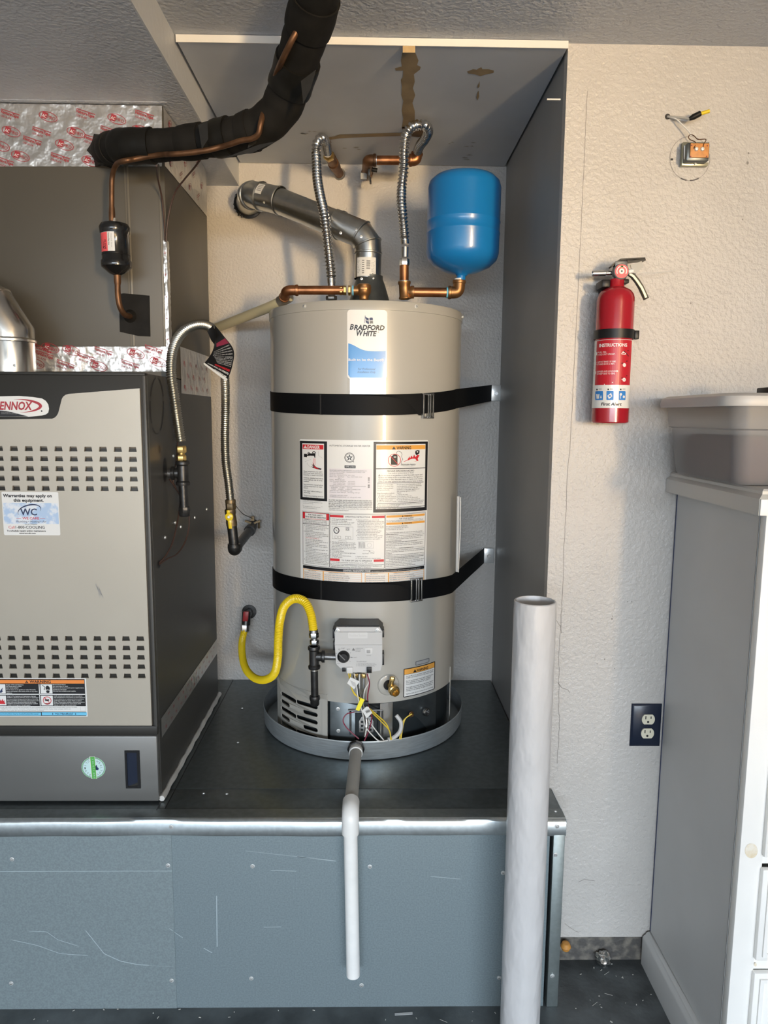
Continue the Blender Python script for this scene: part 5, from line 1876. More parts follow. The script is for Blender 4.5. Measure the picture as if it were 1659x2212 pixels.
# ------------------------------------------------------------------ drain valve
dc = cyl_hit(839, 1479)
nr = V((dc.x - HX, dc.y - HY, 0)).normalized()
kk = KP(dc)
b = MB().lathe([(.0155, .0025), (.028, .003), (.031, .0015), (.032, 0)], dc, nr, 36)
b.build('drain_escutcheon', 'heater_paint', heat)
b = MB().lathe([(0, .0008), (.0165, .0008)], dc, nr, 24)
b.build('drain_opening', 'black_print', heat)
b = MB().lathe([(.009, 0), (.009, .020), (.012, .022), (.0155, .026), (.0155, .036), (.0125, .038), (.0125, .046), (.010, .046), (.008, .040), (.006, .036), (0, .036)], dc + V((.004, 0, -.002)), (nr + V((.12, 0, -.12))).normalized(), 24)
b.tube([dc + V((.006, -.024, .004)), dc + V((.010, -.026, .024))], .0065, 12)
b.hexn(dc + V((.0095, -.026, .021)), (.1, 0, 1), .0075, .012)
b.build('drain_valve', 'brass', heat)

# ------------------------------------------------------------------ gas control
YG = P(774, 1400, 1.915)
kg = KP(YG)
GY = 1.915
gc = thing_part = link('gas_control', None, heat, P(774, 1405, GY))


def gbox(name, x0, y0, x1, y1, ya, yb, m, bev=.002, par=None):
    a, c = P(x0, y1, GY), P(x1, y0, GY)
    return MB().box((a.x, ya, a.z), (c.x, yb, c.z), bev=bev).build(name, m, par or gc)


gpoly = [(727, 1356), (820, 1356), (826, 1366), (826, 1395), (826, 1436), (824, 1443), (822, 1450), (808, 1452), (800, 1454), (762, 1454), (735, 1445), (727, 1437), (724, 1395), (722, 1368)]
go = [(lambda q: (q.x, q.z))(P(x, y, GY)) for x, y in gpoly]
cxg = sum(p[0] for p in go) / len(go)
czg = sum(p[1] for p in go) / len(go)
b = MB()
b.prism(go, lambda u, v, dd: V((u, GY + dd, v)), .006, .07)
# stepped face: upper hood and lower panel
hood = [p for p in ((724, 1366), (824, 1366), (825, 1386), (825, 1393), (723, 1393), (723, 1386))]
b.prism([(lambda q: (q.x, q.z))(P(x, y, GY)) for x, y in hood], lambda u, v, dd: V((u, GY + dd, v)), .001, .02)
b.prism([(lambda q: (q.x, q.z))(P(x, y, GY)) for x, y in ((723, 1394), (825, 1394), (825, 1436), (820, 1447), (760, 1449), (735, 1442), (726, 1434))], lambda u, v, dd: V((u, GY + dd, v)), .003, .02)
b.build('housing', 'grey_plastic', gc)
MB().prism([(lambda q: (q.x, q.z))(P(x, y, GY)) for x, y in ((730, 1353), (818, 1353), (828, 1362), (823, 1372), (724, 1372), (720, 1362))], lambda u, v, dd: V((u, GY + dd, v)), .012, .075).build('back_shell', 'black_plastic', gc)
gbox('side_clip', 718, 1362, 724, 1382, GY + .012, GY + .05, 'black_plastic', .001)
gbox('side_clip', 825, 1364, 830, 1380, GY + .012, GY + .05, 'black_plastic', .001)
gbox('side_clip', 824, 1416, 830, 1440, GY + .012, GY + .05, 'black_plastic', .001)
gbox('side_clip', 719, 1390, 724, 1408, GY + .012, GY + .05, 'black_plastic', .001)
rep('screw', SCREW, gc, [P(729, 1362, GY + .004), P(815, 1362, GY + .004)])
kc = P(742, 1419, GY)
MB().lathe([(0, .014), (.0115, .0135), (.0135, .011), (.0165, .006), (.0172, .0)], kc + V((0, .003, 0)), (0, -1, 0), 36).build('knob', 'black_plastic', gc)
b = MB().obox(kc + V((-.003, -.0115, .003)), V((.016, 0, -.016)), V((0, .004, 0)), V((.0018, 0, .0018)))
b.build('knob_pointer', 'grey_print', gc)
d = Decal()
d.rrect(752, 1366, 794, 1379, 2, 'grey_plastic_hi', 0)
d.text('Resideo System', 755, 1375, 5.5, 'grey_plastic', w=36)
gm = lambda u, v, dd: (lambda q: V((q.x, GY + .001 - dd, q.z)))(P(u, v, GY))
d.build('maker_plate', gm, gc)
d = Decal()
for i in range(9):
    a = math.radians(140 + i * 32)
    d.line([(742 + 15.8 * math.cos(a), 1419 + 15.8 * math.sin(a)), (742 + 18.5 * math.cos(a), 1419 + 18.5 * math.sin(a))], .7, 'grey_print', 1)
for t, x, y in (('OFF', 730, 1404), ('PILOT', 737, 1402), ('LOW', 749, 1404), ('HOT', 728, 1435), ('VERY HOT', 756, 1422)):
    d.text(t, x, y, 2.2, 'grey_print', L=1)
d.tri(763.5, 1406, 6, 'grey_print', 1)
d.text('WARNING: Hot\nScald hazard.\nSee manual.', 768, 1402, 2, 'grey_print', w=16, L=1, ls=1.1)
d.text('STATUS', 792, 1417.5, 2, 'grey_print', w=9, L=1)
d.text('TO LIGHT PILOT', 770, 1431, 2.4, 'grey_print', w=22, L=1)
d.text('1. Turn knob to OFF wait 5 min.\n2. Turn to PILOT and press igniter.\n3. Turn knob to desired setting.', 770, 1434.5, 1.7, 'grey_print', w=44, L=1, ls=1.1)
d.build('control_print', lambda u, v, dd: gm(u, v, dd - .002), gc)
gbox('status_window', 788, 1400, 805, 1413, GY + .001, GY + .004, 'grey_plastic_hi', .0008)
gbox('status_light', 792, 1404, 800, 1411, GY, GY + .003, 'smoke_print', .0005)
gbox('wire_socket', 739, 1443, 747, 1451, GY - .001, GY + .01, 'black_plastic', .001)
gbox('wire_socket', 749, 1441, 762, 1454, GY - .003, GY + .01, 'grey_plastic_hi', .001)
gbox('wire_socket', 792, 1441, 803, 1453, GY - .004, GY + .01, 'black_plastic', .001)
b = MB()
for x in (767, 786):
    b.hexn(P(x, 1464, GY + .02), (0, 0, 1), .006, .011)
b.build('outlet_nut', 'brass', gc)
gp = PP([(786, 1462, GY + .02), (786, 1490, GY + .02), (787, 1520, GY + .03), (790, 1545, GY + .06)])
MB().tube(resample(catmull(gp), .006)[0], .0042, 10).build('pilot_tube', 'steel', gc)
gp = PP([(776, 1454, GY + .025), (777, 1490, GY + .025), (783, 1515, GY + .03), (790, 1530, GY + .05)])
MB().tube(resample(catmull(gp), .006)[0], .0075, 12).build('gas_tube', 'steel', gc)
# wire loom
wires = [('wire_yellow', [(757, 1455, 1.91), (758, 1480, 1.905), (766, 1500, 1.905), (785, 1512, 1.91), (800, 1535, 1.93), (825, 1560, 1.945), (842, 1580, 1.94), (844, 1598, 1.935)]),
         ('wire_yellow', [(753, 1455, 1.912), (761, 1490, 1.905), (775, 1508, 1.908), (798, 1530, 1.925), (815, 1545, 1.94), (836, 1566, 1.945), (846, 1598, 1.937)]),
         ('wire_white', [(765, 1455, 1.915), (770, 1480, 1.91), (774, 1510, 1.905), (783, 1540, 1.91), (790, 1570, 1.935), (806, 1590, 1.94), (820, 1601, 1.935), (838, 1599, 1.93)]),
         ('wire_white', [(797, 1455, 1.91), (796, 1475, 1.905), (788, 1490, 1.905), (786, 1512, 1.908), (790, 1545, 1.93), (812, 1578, 1.945), (830, 1600, 1.94)]),
         ('wire_maroon', [(793, 1455, 1.91), (798, 1475, 1.903), (794, 1505, 1.906), (797, 1530, 1.92), (803, 1550, 1.935), (796, 1580, 1.94), (787, 1600, 1.94)]),
         ('wire_maroon', [(765, 1538, 1.965), (748, 1543, 1.955), (741, 1556, 1.95), (748, 1571, 1.95), (757, 1580, 1.945), (775, 1596, 1.94)]),
         ('wire_yellow', [(886, 1544, 1.97), (872, 1556, 1.965), (866, 1580, 1.96), (863, 1597, 1.955)]),
         ('wire_yellow', [(890, 1542, 1.97), (876, 1552, 1.965), (869, 1578, 1.96), (866, 1597, 1.955)])]
for m, p in wires:
    MB().tube(resample(catmull(PP(p)), .005)[0], .0017, 8).build('wire', m, gc)
corrugated(PP([(790, 1545, 1.93), (792, 1562, 1.935), (789, 1590, 1.95)]), .0045, .0035, .0007, 10, 5).build('igniter_sheath', 'steel', gc)
b = MB().tube(resample(catmull(PP([(856, 1545, 1.965), (866, 1560, 1.96), (864, 1580, 1.955), (848, 1595, 1.945), (838, 1598, 1.94)])), .004)[0], .006, 10)
b.build('sensor_tube', 'grey_plastic', gc)
gbox('connector', 786, 1512, 796, 1522, 1.900, 1.915, 'black_plastic', .001)
def flag(name, pts, m, Y, t=.0012):
    b = MB()
    b.prism([(lambda q: (q.x, q.z))(P(x, y, Y)) for x, y in pts], lambda u, v, dd: V((u, Y + dd, v)), 0, t)
    return b.build(name, m, gc)
flag('yellow_tag', [(779, 1508), (788, 1511), (776, 1536), (768, 1533)], 'yellow_tag', 1.898)
flag('paper_tag', [(757, 1463), (777, 1472), (765, 1489), (750, 1476)], 'paper', 1.900)
flag('paper_tag', [(782, 1535), (794, 1524), (804, 1540), (792, 1552)], 'paper', 1.905)
d = Decal()
for i in range(5):
    d.line([(756 + i * 1.2, 1470 + i * 2.4), (768 + i * .6, 1476 + i * 2.2)], .6, 'smoke_print', 1)
for i in range(4):
    d.line([(790 + i * 2.2, 1536 - i), (793 + i * 2.2, 1541 - i)], 1.1, 'black_print', 1)
d.build('tag_print', lambda u, v, dd: P(u, v, 1.8995 - dd), gc)

# ------------------------------------------------------------------ draft hood on top
dh = P(797, 640, HY)
ztop = ZHT + .004
zh1 = P(797, 606, HY).z
r0, r1 = 56 * KP(dh), 29 * KP(dh)
hx = P(794, 575, HY).x
b = MB().lathe([(r0 * 1.02, ztop + .006), (r0, ztop + .012), (r0 * .86, ztop + .016), (r1 * 1.14, zh1 - .012), (r1, zh1 + .002), (r1, zh1 + .012)], (hx + .006, HY, 0), (0, 0, 1), 40)
for i in range(4):
    a = PI / 4 + i * PI / 2
    b.obox((hx + .006 + r0 * .95 * math.cos(a), HY + r0 * .95 * math.sin(a), ztop + .004), V((.012, 0, 0)), V((0, .012, 0)), V((0, 0, .012)))
b.build('draft_hood', 'gunmetal', heat)

# ================================================================== VENT PIPE of the heater
vent = thing('heater_vent', (hx, HY, zh1), 'galvanised round vent pipe rising from the heater and sloping to the back wall', 'vent pipe')
RV = 29.0 * KP(P(794, 575, HY))
v0 = V((hx, HY, zh1 + .004))
v1 = P(795, 548, HY)
v1.x = hx + .001
MB().lathe([(RV, 0), (RV, (v1 - v0).length)], v0, (v1 - v0), 40).build('lower_pipe', 'vent_steel', vent)
# adjustable elbow of gores
e1, e2, e3 = P(793, 528, HY), P(783, 508, HY + .003), P(762, 497, HY + .008)
e4 = P(742, 490, HY + .014)
g1, g2 = P(794, 527, HY), P(779, 505, HY + .004)
e2 = g1
cut_pipe([v1 - V((0, 0, .004)), v1 + V((0, 0, .004)), g1, g2, e4, e4 + (P(720, 480, HY + .02) - e4)], RV * 1.0, 40).build('elbow', 'vent_steel', vent)
s0 = e4
s1 = P(598, 432, 2.42)
s2 = P(545, 420, 2.47)
MB().tube([s0, s0.lerp(s1, .5), s1], RV * .97, 40, cap=False).build('sloping_pipe', 'vent_steel', vent)
MB().tube([s1.lerp(s2, -.15), s1.lerp(s2, .6)], RV * 1.03, 40, cap=False).build('wall_elbow', 'vent_steel', vent)
we = fillet([s1.lerp(s2, .3), P(543, 419, 2.475), P(537, 440, YB - .002)], .10, 12)
MB().tube(resample([V(q) for q in we], .012)[0], RV * 1.02, 40, cap=False).build('wall_elbow', 'vent_steel', vent)


def bead(p, t, r=RV, w=.0035, h=.0028):
    return MB().lathe([(r, -w), (r + h, -w * .5), (r + h, w * .5), (r, w)], p, t, 40)


bead(v1, (0, 0, 1)).build('bead', 'vent_steel', vent)
t = (e4 - e2).normalized() + (e2 - v1).normalized()
bead(g1, (g2 - g1).normalized() + (g1 - v1).normalized(), RV * 1.02).build('bead', 'vent_steel', vent)
bead(g2, (e4 - g2).normalized() + (g2 - g1).normalized(), RV * 1.02).build('bead', 'vent_steel', vent)
ts_ = (s1 - s0).normalized()
bead(s0 + ts_ * .012, ts_, RV * 1.0, .005, .003).build('bead', 'vent_steel', vent)
bead(s1.lerp(s2, -.12), (s2 - s1), RV * 1.02).build('bead', 'vent_steel', vent)
bead(s1.lerp(s2, .62), (s2 - s1), RV * 1.03, .004, .004).build('bead', 'vent_steel', vent)
bead(we[-4], V(we[-3]) - V(we[-4]), RV * 1.02, .004, .003).build('bead', 'vent_steel', vent)
bead(we[-7], V(we[-6]) - V(we[-7]), RV * 1.02, .004, .003).build('bead', 'vent_steel', vent)
b = MB()
wc = V(we[-1])
for i in range(22):
    a = 2 * PI * i / 22
    rr = RV * random.uniform(1.05, 1.16)
    b.obox(wc + V((math.cos(a) * rr, -.004, math.sin(a) * rr)), V((.012, random.uniform(-.004, .004), .003)), V((0, .006, 0)), V((.003, 0, .010)), bev=.002)
b.lathe([(RV * 1.0, 0), (RV * 1.22, 0), (RV * 1.22, .006), (RV, .010)], wc, (0, -1, 0), 30)
b.build('sealant_ring', 'black_iron', vent)
# crimped collar dots and screws
for i in range(14):
    a = PI * (.55 + .9 * i / 13)
    u_ = ts_.cross(V((0, 1, 0))).normalized()
    w_ = ts_.cross(u_)
    q = s0 + ts_ * .024 + (u_ * math.cos(a) + w_ * math.sin(a)) * RV * .99
    if q.y < s0.y + .01:
        MB().lathe([(0, .002), (.002, .0015), (.003, 0)], q, q - s0 - ts_ * .024, 8).build('crimp', 'vent_steel', vent)
rep('screw', SCREW_S, vent, [P(736, 503, HY - RV), P(770, 497, HY - RV * .9), P(780, 511, HY - RV * .98), P(577, 424, 2.44 - RV), P(571, 437, 2.44 - RV), P(781, 602, HY - RV * .96), P(806, 602, HY - RV * .96)])


def pipe_label(name, axis0, axis1, r, cxpx, build):
    e = (axis1 - axis0).normalized()
    xx = (V((1, 0, 0)) - e * e.x).normalized() if abs(e.x) < .9 else (V((0, 0, 1)) - e * e.z).normalized()
    fw_ = V((0, -1, 0))
    fw_ = (fw_ - e * fw_.dot(e)).normalized()
    xx = e.cross(fw_)
    if xx.x < 0 and abs(e.z) > .5:
        xx = -xx

    def f(u, v, dd):      # u metres round the pipe (0 = facing the camera), v metres along e
        a = u / r
        return axis0 + e * v + (xx * math.sin(a) + fw_ * math.cos(a)) * (r + dd + .0003)
    d = Decal()
    build(d)
    return d.build(name, f, vent)


def lab(d):
    n = .041
    d.rect(-.036, .002, .026, n + .016, 'paper', 0, 12)
    for i in range(12):
        d.rect(-.0035, .022 + i * .0022, .008, .022 + i * .0022 + random.choice((.0007, .0013)), 'black_print', 1, 3)
    for i in range(8):
        d.rect(-.034, .012 + i * .0048, -.034 + random.uniform(.006, .014), .0135 + i * .0048, 'smoke_print', 1)
        d.rect(.011, .016 + i * .0042, .011 + random.uniform(.006, .012), .0172 + i * .0042, 'smoke_print', 1)
    d.poly([(.012, .005), (.020, .005), (.016, .012)], 'black_print', 1)
    d.poly([(.0138, .0058), (.0182, .0058), (.016, .0098)], 'paper', 2)
    for i in range(7):
        d.rect(-.017, .010 + i * .006, -.010, .0125 + i * .006, 'grey_print', 1)


pipe_label('vent_label', v0, v1, RV, 0, lab)


def lab2(d):
    d.rect(-.030, .002, .006, .028, 'paper', 0, 8)
    for i in range(4):
        d.rect(-.024 + i * .006, .006, -.021 + i * .006, .024, 'smoke_print', 1)


pipe_label('vent_label', s2.lerp(s1, .42), s1, RV * 1.035, 0, lab2)

# ================================================================== WATER CONNECTIONS
def elbow(mb, pts, r, bend, n=18, collar=True):
    mb.tube(fillet(pts, bend, 8), r, n)
    if collar:
        for a, c in ((V(pts[0]), V(pts[1])), (V(pts[-1]), V(pts[-2]))):
            t = (c - a).normalized()
            mb.lathe([(r * .9, -.001), (r * 1.1, 0), (r * 1.14, .004), (r * 1.1, .008), (r, .009)], a, t, n)


YT = HY - .115
RC = .0115
kq = KP(P(690, 627, YT))
tpv = thing('relief_valve_line', P(787, 645, YT), 'copper relief line with bronze valve lying over the heater top on the left', 'copper pipe')
ty = 627
vz0 = P(786, 646, YT)
b = MB()
vb = P(786, 628, YT)
b.lathe([(.012, -.026), (.0135, -.022), (.0135, -.016), (.0165, -.012), (.0205, -.006), (.0215, .008), (.0205, .016), (.015, .019), (0, .019)], vb, (0, 0, 1), 24)
b.tube([vb, vb + V((-.030, 0, 0))], .0135, 18)
b.build('relief_valve', 'bronze', tpv)
MB().obox(vb + V((0, -.0215, .004)), V((.020, 0, 0)), V((0, .003, 0)), V((0, 0, .009)), bev=.001).build('valve_plate', 'bronze', tpv)
b = MB()
for x, w_, r_ in ((758, .008, .0145), (748, .010, .0135), (740, .010, .0135)):
    b.hexn(P(x, ty + .5, YT), (-1, 0, 0), r_, w_)
b.build('union_nut', 'brass', tpv)
MB().lathe([(.0142, 0), (.0142, .004)], P(764, ty + .5, YT), (-1, 0, 0), 18).build('thread_tape', 'cyan_print', tpv)
MB().tube([P(742, ty, YT), P(640, ty, YT)], RC + .0012, 18).build('copper_pipe', 'copper', tpv)
eb = MB()
elbow(eb, [P(644, ty, YT), P(619, ty, YT), P(612, 636, YT + .03) + V((0, .02, -.006))], .0145, .022)
eb.build('elbow', 'copper', tpv)
cp = thing('cream_pipe', P(466, 709, 2.56), 'pale cream plastic discharge pipe running behind the heater to the left', 'plastic pipe')
pa = [P(625, 640, YT + .06), P(600, 655, 2.26), P(540, 680, 2.38), P(458, 712, 2.58)]
MB().tube(resample(catmull(pa), .01)[0], .0155, 16).build('pipe', 'cream_pipe', cp)
MB().tube([pa[0], pa[0].lerp(pa[1], .8)], .0175, 16).build('adapter', 'solder', cp)

# left flex line
YL = HY - .065
fl1 = thing('water_flex_line', P(714, 640, YL), 'corrugated steel water line from the left heater port to the ceiling stub', 'flexible pipe')
lc_ = PP([(716, 612, YL), (715, 590, YL), (711, 550, YL), (706, 505, YL), (700, 460, YL + .01), (692, 425, YL + .03), (686, 390, YL + .05), (684, 350, YL + .07), (683, 322, 2.30), (687, 305, 2.285), (696, 299, 2.295), (703, 307, 2.33), (706, 320, 2.38), (708, 332, 2.42)])
corrugated(lc_, .0132, .0105, .0022, 16, 8, .012).build('hose', 'flex_steel', fl1)
b = MB()
b.tube(PP([(716, 646, YL), (716, 622, YL), (716, 610, YL)]), [.011, .011, .0115], 16)
b.build('straight_end', 'steel', fl1)
MB().hexn(P(716, 648, YL), (0, 0, 1), .017, .012).build('port_nut', 'iron_light', fl1)
st1 = thing('left_water_stub', P(733, 378, YB), 'tarnished copper stub slanting from the wall behind the left water line', 'copper pipe')
sa, sb = P(709, 334, 2.43), P(733, 376, YB - .001)
MB().hexn(sa, (sb - sa), .0185, .020).build('union_nut', 'brass', st1)
b = MB().tube([sa.lerp(sb, .12), sa.lerp(sb, .4), sa.lerp(sb, .42), sa.lerp(sb, .62), sa.lerp(sb, .63), sb], [.0155, .0155, .0185, .0185, .0155, .0155], 18)
b.build('stub_pipe', 'copper_old', st1)
MB().lathe([(.016, 0), (.021, 0), (.019, .004), (.016, .006)], sb, (sa - sb), 18).build('solder_ring', 'solder', st1)

# right flex line
YR = HY - .08
fl2 = thing('water_flex_line', P(873, 560, YR), 'corrugated steel water line looping up from the copper tee on the heater', 'flexible pipe')
rc_ = PP([(875, 528, YR), (873, 500, YR), (870, 470, YR), (867, 435, YR + .01), (868, 400, YR + .02), (872, 365, 2.215), (873, 325, 2.205), (876, 295, 2.185), (886, 277, 2.17), (902, 270, 2.18), (918, 271, 2.185), (925, 282, 2.22), (918, 300, 2.285), (907, 315, 2.345), (901, 330, 2.41)])
corrugated(rc_, .0128, .0105, .0022, 16, 8, .012).build('hose', 'flex_steel', fl2)
MB().tube(PP([(875, 534, YR), (874.5, 556, YR)]), [.0105, .0105], 16).build('straight_end', 'steel', fl2)
b = MB().hexn(P(873.5, 574, YR), (0, 0, 1), .0148, .020)
b.build('union_nut', 'steel', fl2)

tee = thing('expansion_tee', P(875, 645, YR), 'bronze tee with copper nipples feeding the blue expansion tank', 'pipe fitting')
MB().tube(PP([(873, 608, YR), (873, 574, YR)]), .0135, 18).build('copper_nipple', 'copper', tee)
tz0, tz1 = P(875, 646, YR), P(873.5, 608, YR)
tc_ = P(875, 631, YR)
b = MB().lathe([(.014, 0), (.0175, 0), (.0185, .003), (.0165, .008), (.0165, (tz1 - tz0).length - .010), (.0190, (tz1 - tz0).length - .006), (.0190, (tz1 - tz0).length - .001), (.014, (tz1 - tz0).length)], tz0, (tz1 - tz0), 22)
b.lathe([(.013, 0), (.0155, .014), (.0185, .018), (.0185, .026), (.014, .027)], tc_, (1, 0, 0), 20)
b.build('tee', 'bronze', tee)
MB().lathe([(.0185, 0), (.019, .0025), (.0185, .005)], tz1 - V((0, 0, .004)), (0, 0, 1), 20).build('solder_ring', 'solder', tee)
MB().tube([tc_ + V((.02, 0, 0)), P(968, 632, YR)], .0138, 18).build('copper_pipe', 'copper', tee)
b = MB().lathe([(.0155, 0), (.0158, .004), (.0142, .006)], P(964, 632, YR), (1, 0, 0), 18)
b.build('thread_tape', 'cyan_print', tee)
eb = MB()
elbow(eb, [P(968, 632, YR), P(991, 632, YR), P(992, 606, YR)], .0175, .02)
eb.build('elbow', 'bronze', tee)

tk = P(997, 605, YR)
k2 = KP(P(998, 490, YR))
RT_ = 78.5 * k2
tb_ = P(998, 592, YR).z
tt_ = P(1003, 377, YR).z
Ht = tt_ - tb_
tx = P(994, 605, YR).x + .004
tank = thing('expansion_tank', (tx, YR, tb_ - .01), 'glossy blue expansion tank standing upright beside the vent pipe', 'expansion tank')
axt = V((.012, 0, 1)).normalized()
prof = [(.014, -.006), (.020, 0), (RT_ * .45, .006), (RT_ * .78, .022), (RT_ * .95, .040), (RT_, .058), (RT_, Ht * .385), (RT_ * 1.012, Ht * .395), (RT_ * 1.012, Ht * .405), (RT_, Ht * .415), (RT_, Ht * .50), (RT_ * 1.012, Ht * .51), (RT_ * 1.012, Ht * .52), (RT_, Ht * .53), (RT_, Ht - .040), (RT_ * .96, Ht - .024), (RT_ * .82, Ht - .010), (RT_ * .5, Ht - .001), (.012, Ht + .001), (0, Ht + .001)]
MB().lathe(prof, (tx, YR, tb_), axt, 64).build('shell', 'tank_blue', tank)
MB().lathe([(.0065, 0), (.0075, .002), (.0075, .014), (.005, .016), (0, .016)], V((tx, YR, tb_)) + axt * Ht, axt, 16).build('valve_cap', 'black_plastic', tank)
MB().tube([V((tx - .003, YR, P(992, 611, YR).z)), V((tx - .001, YR, tb_))], .0135, 16).build('neck', 'tank_blue', tank)
MB().tube([P(992, 610, YR), P(992, 602, YR)], .0142, 16).build('thread_tape', 'white', tank)

# right stub: elbow from the wall, copper run and elbow up to the flex line
rs = thing('right_water_stub', P(795, 380, YB), 'brown copper stub with elbow running right below the ceiling board', 'copper pipe')
YS = YR + .215
yy = 346.5
b = MB().tube([P(812, yy, YS), P(886, yy, YS)], .0142, 18)
b.build('copper_pipe', 'copper', rs)
eb = MB()
elbow(eb, [P(812, yy, YS), P(795, yy, YS), P(793, 374, YS + .11)], .0175, .03)
eb.build('elbow', 'copper_old', rs)
eb = MB()
elbow(eb, [P(884, yy, YS), P(899, yy, YS), P(901, 330, YS)], .0172, .022)
eb.build('elbow', 'copper', rs)
MB().tube([P(810, yy, YS), P(813.5, yy, YS)], .0178, 18).build('solder_ring', 'solder', rs)
MB().hexn(P(900.5, 336, YS), (.05, 0, 1), .0175, .012).build('union_nut', 'brass', rs)
MB().tube([P(793, 372, YS + .10), P(795, 380, YB)], .0155, 16).build('wall_pipe', 'copper_old', rs)
b = MB().obox(P(797, 369, YS + .05), V((.008, 0, 0)), V((0, .05, 0)), V((0, 0, .045)), bev=.002)
b.tube([P(803, 366, YS + .06), P(815, 368, YS + .06)], .007, 10)
b.obox(P(800, 390, YS + .09), V((.006, 0, 0)), V((0, .02, 0)), V((-.002, 0, .018)))
b.build('pipe_clamp', 'black_iron', rs)
MB().obox(P(786, 381, YS + .07), V((.022, 0, 0)), V((0, .010, 0)), V((0, 0, .020)), bev=.002).build('clamp_tab', 'pvc_grey', rs)

# ================================================================== SEISMIC STRAPS
def strap(name, lab_, yc, hh, lefty, buck, brk, lab_t):
    zc_ = cyl_hit(790, yc).z
    zl_e = P(584, lefty, HY - .06).z
    hpx = hh * KP(cyl_hit(790, yc)) / 2
    o = thing(name, (HX, HY - HR, zc_), lab_, 'strap')
    bc = P(brk[0], brk[1], YB - .012)
    tend = math.radians(66)
    tbeg = math.radians(-88)
    b = MB()
    vs, fs = [], []
    N = 60
    pts = []
    for i in range(N + 1):
        a = tbeg + (tend - tbeg) * i / N
        t = i / N
        zz = zc_ + (zl_e - zc_) * max(0, (-a) / math.radians(88)) ** 2
        zr = zc_ + (lab_t - zc_) * max(0, a / tend) ** 2
        pts.append((on_cyl(a, zz if a < 0 else zr, HR + .0022), (V((math.sin(a), -math.cos(a), 0)))))
    last = pts[-1][0]
    nrm = V((bc.x - last.x, bc.y - last.y, 0)).normalized().cross(V((0, 0, 1)))
    for i in range(1, 9):
        pts.append((last.lerp(bc, i / 8), nrm))
    for i, (p, nr_) in enumerate(pts):
        if nr_.y > 0 and i > N:
            nr_ = -nr_
        for s_, tt in ((1, 0), (-1, 0), (-1, -.0016), (1, -.0016)):
            vs.append(p + V((0, 0, s_ * hpx)) + nr_ * tt)
    for i in range(len(pts) - 1):
        for k in range(4):
            k2 = (k + 1) % 4
            fs.append((i * 4 + k, i * 4 + k2, i * 4 + 4 + k2, i * 4 + 4 + k))
    b.add(vs, fs, 0, False)
    b.build('webbing', 'strap_black', o)
    # doubled layer of webbing
    ta_, tb__ = cyl_th(693), cyl_th(906)
    MB().prism([(ta_ + (tb__ - ta_) * i / 16, zc_ - hpx * .97) for i in range(17)] + [(tb__ - (tb__ - ta_) * i / 16, zc_ + hpx * .97) for i in range(17)], lambda a, z, dd: on_cyl(a, z, HR + dd), .0042, .002).build('webbing_end', 'strap_black', o)
    # three-bar buckle
    tb2 = cyl_th(buck)
    up = V((0, 0, 1))
    er = V((math.sin(tb2), -math.cos(tb2), 0))
    et = V((math.cos(tb2), math.sin(tb2), 0))
    c0 = on_cyl(tb2, zc_ - .001, HR + .007)
    w2, h2 = .0175, hpx + .004
    b = MB()
    for sx_ in (-1, -.1, .35, 1):
        b.obox(c0 + et * (sx_ * w2) + er * (.002 if abs(sx_) < 1 else 0), et * .005, er * .006, up * (2 * h2), bev=.001)
    for sz in (-1, 1):
        b.obox(c0 + up * (sz * h2), et * (2 * w2 + .006), er * .006, up * .005, bev=.001)
    b.build('buckle', 'steel', o)
    # wall bracket plate with lag bolt
    w_ = .022
    MB().obox(P(brk[0] + 8, brk[1], YB - .008), V((2 * w_, 0, 0)), V((0, .006, 0)), V((0, 0, .056)), bev=.002).build('wall_bracket', 'zinc', o)
    MB().hexn(P(brk[0] + 10, brk[1] + 1, YB - .0105), (0, -1, 0), .0075, .006).build('lag_bolt', 'steel', o)
    return o


strap('seismic_strap', 'upper black strap with steel buckle round the heater below the brand label', 874.5, 45, 864, 918, (1062, 849), P(1000, 862, HY - .1).z)
strap('seismic_strap', 'lower black strap with steel buckle round the heater above the gas control', 1279, 43, 1249, 899, (1046, 1200), P(985, 1258, HY - .1).z)

# ================================================================== DRAIN PAN AND PIPE
RP = .322
dp = thing('drain_pan', (HX, HY, ZP), 'round shallow metal drain pan under the water heater', 'drain pan')
HP = .058
pz = HX - .004
MB().lathe([(0, ZP + .0025), (RP - .012, ZP + .0025), (RP - .004, ZP + .006), (RP - .0015, ZP + .012), (RP, ZP + HP), (RP + .0025, ZP + HP + .003), (RP + .004, ZP + HP), (RP + .003, ZP + HP - .003), (RP + .002, ZP + .010), (RP - .002, ZP + .003), (RP - .012, ZP + .0012)], (pz, HY, 0), (0, 0, 1), 128).build('pan', 'pan_steel', dp)
fp = P(769, 1617, HY - RP - .012)
b = MB().lathe([(.0175, -.004), (.0245, -.003), (.0245, .008), (.0215, .010), (.0205, .010), (.0195, .006)], fp, (0, -1, 0), 8, sm=False)
b.build('outlet_nut', 'black_plastic', dp)
MB().lathe([(.0195, 0), (.0195, .022), (.018, .024), (.015, .024)], fp, (0, -1, 0), 10, sm=False).build('outlet_fitting', 'pvc_grey', dp)

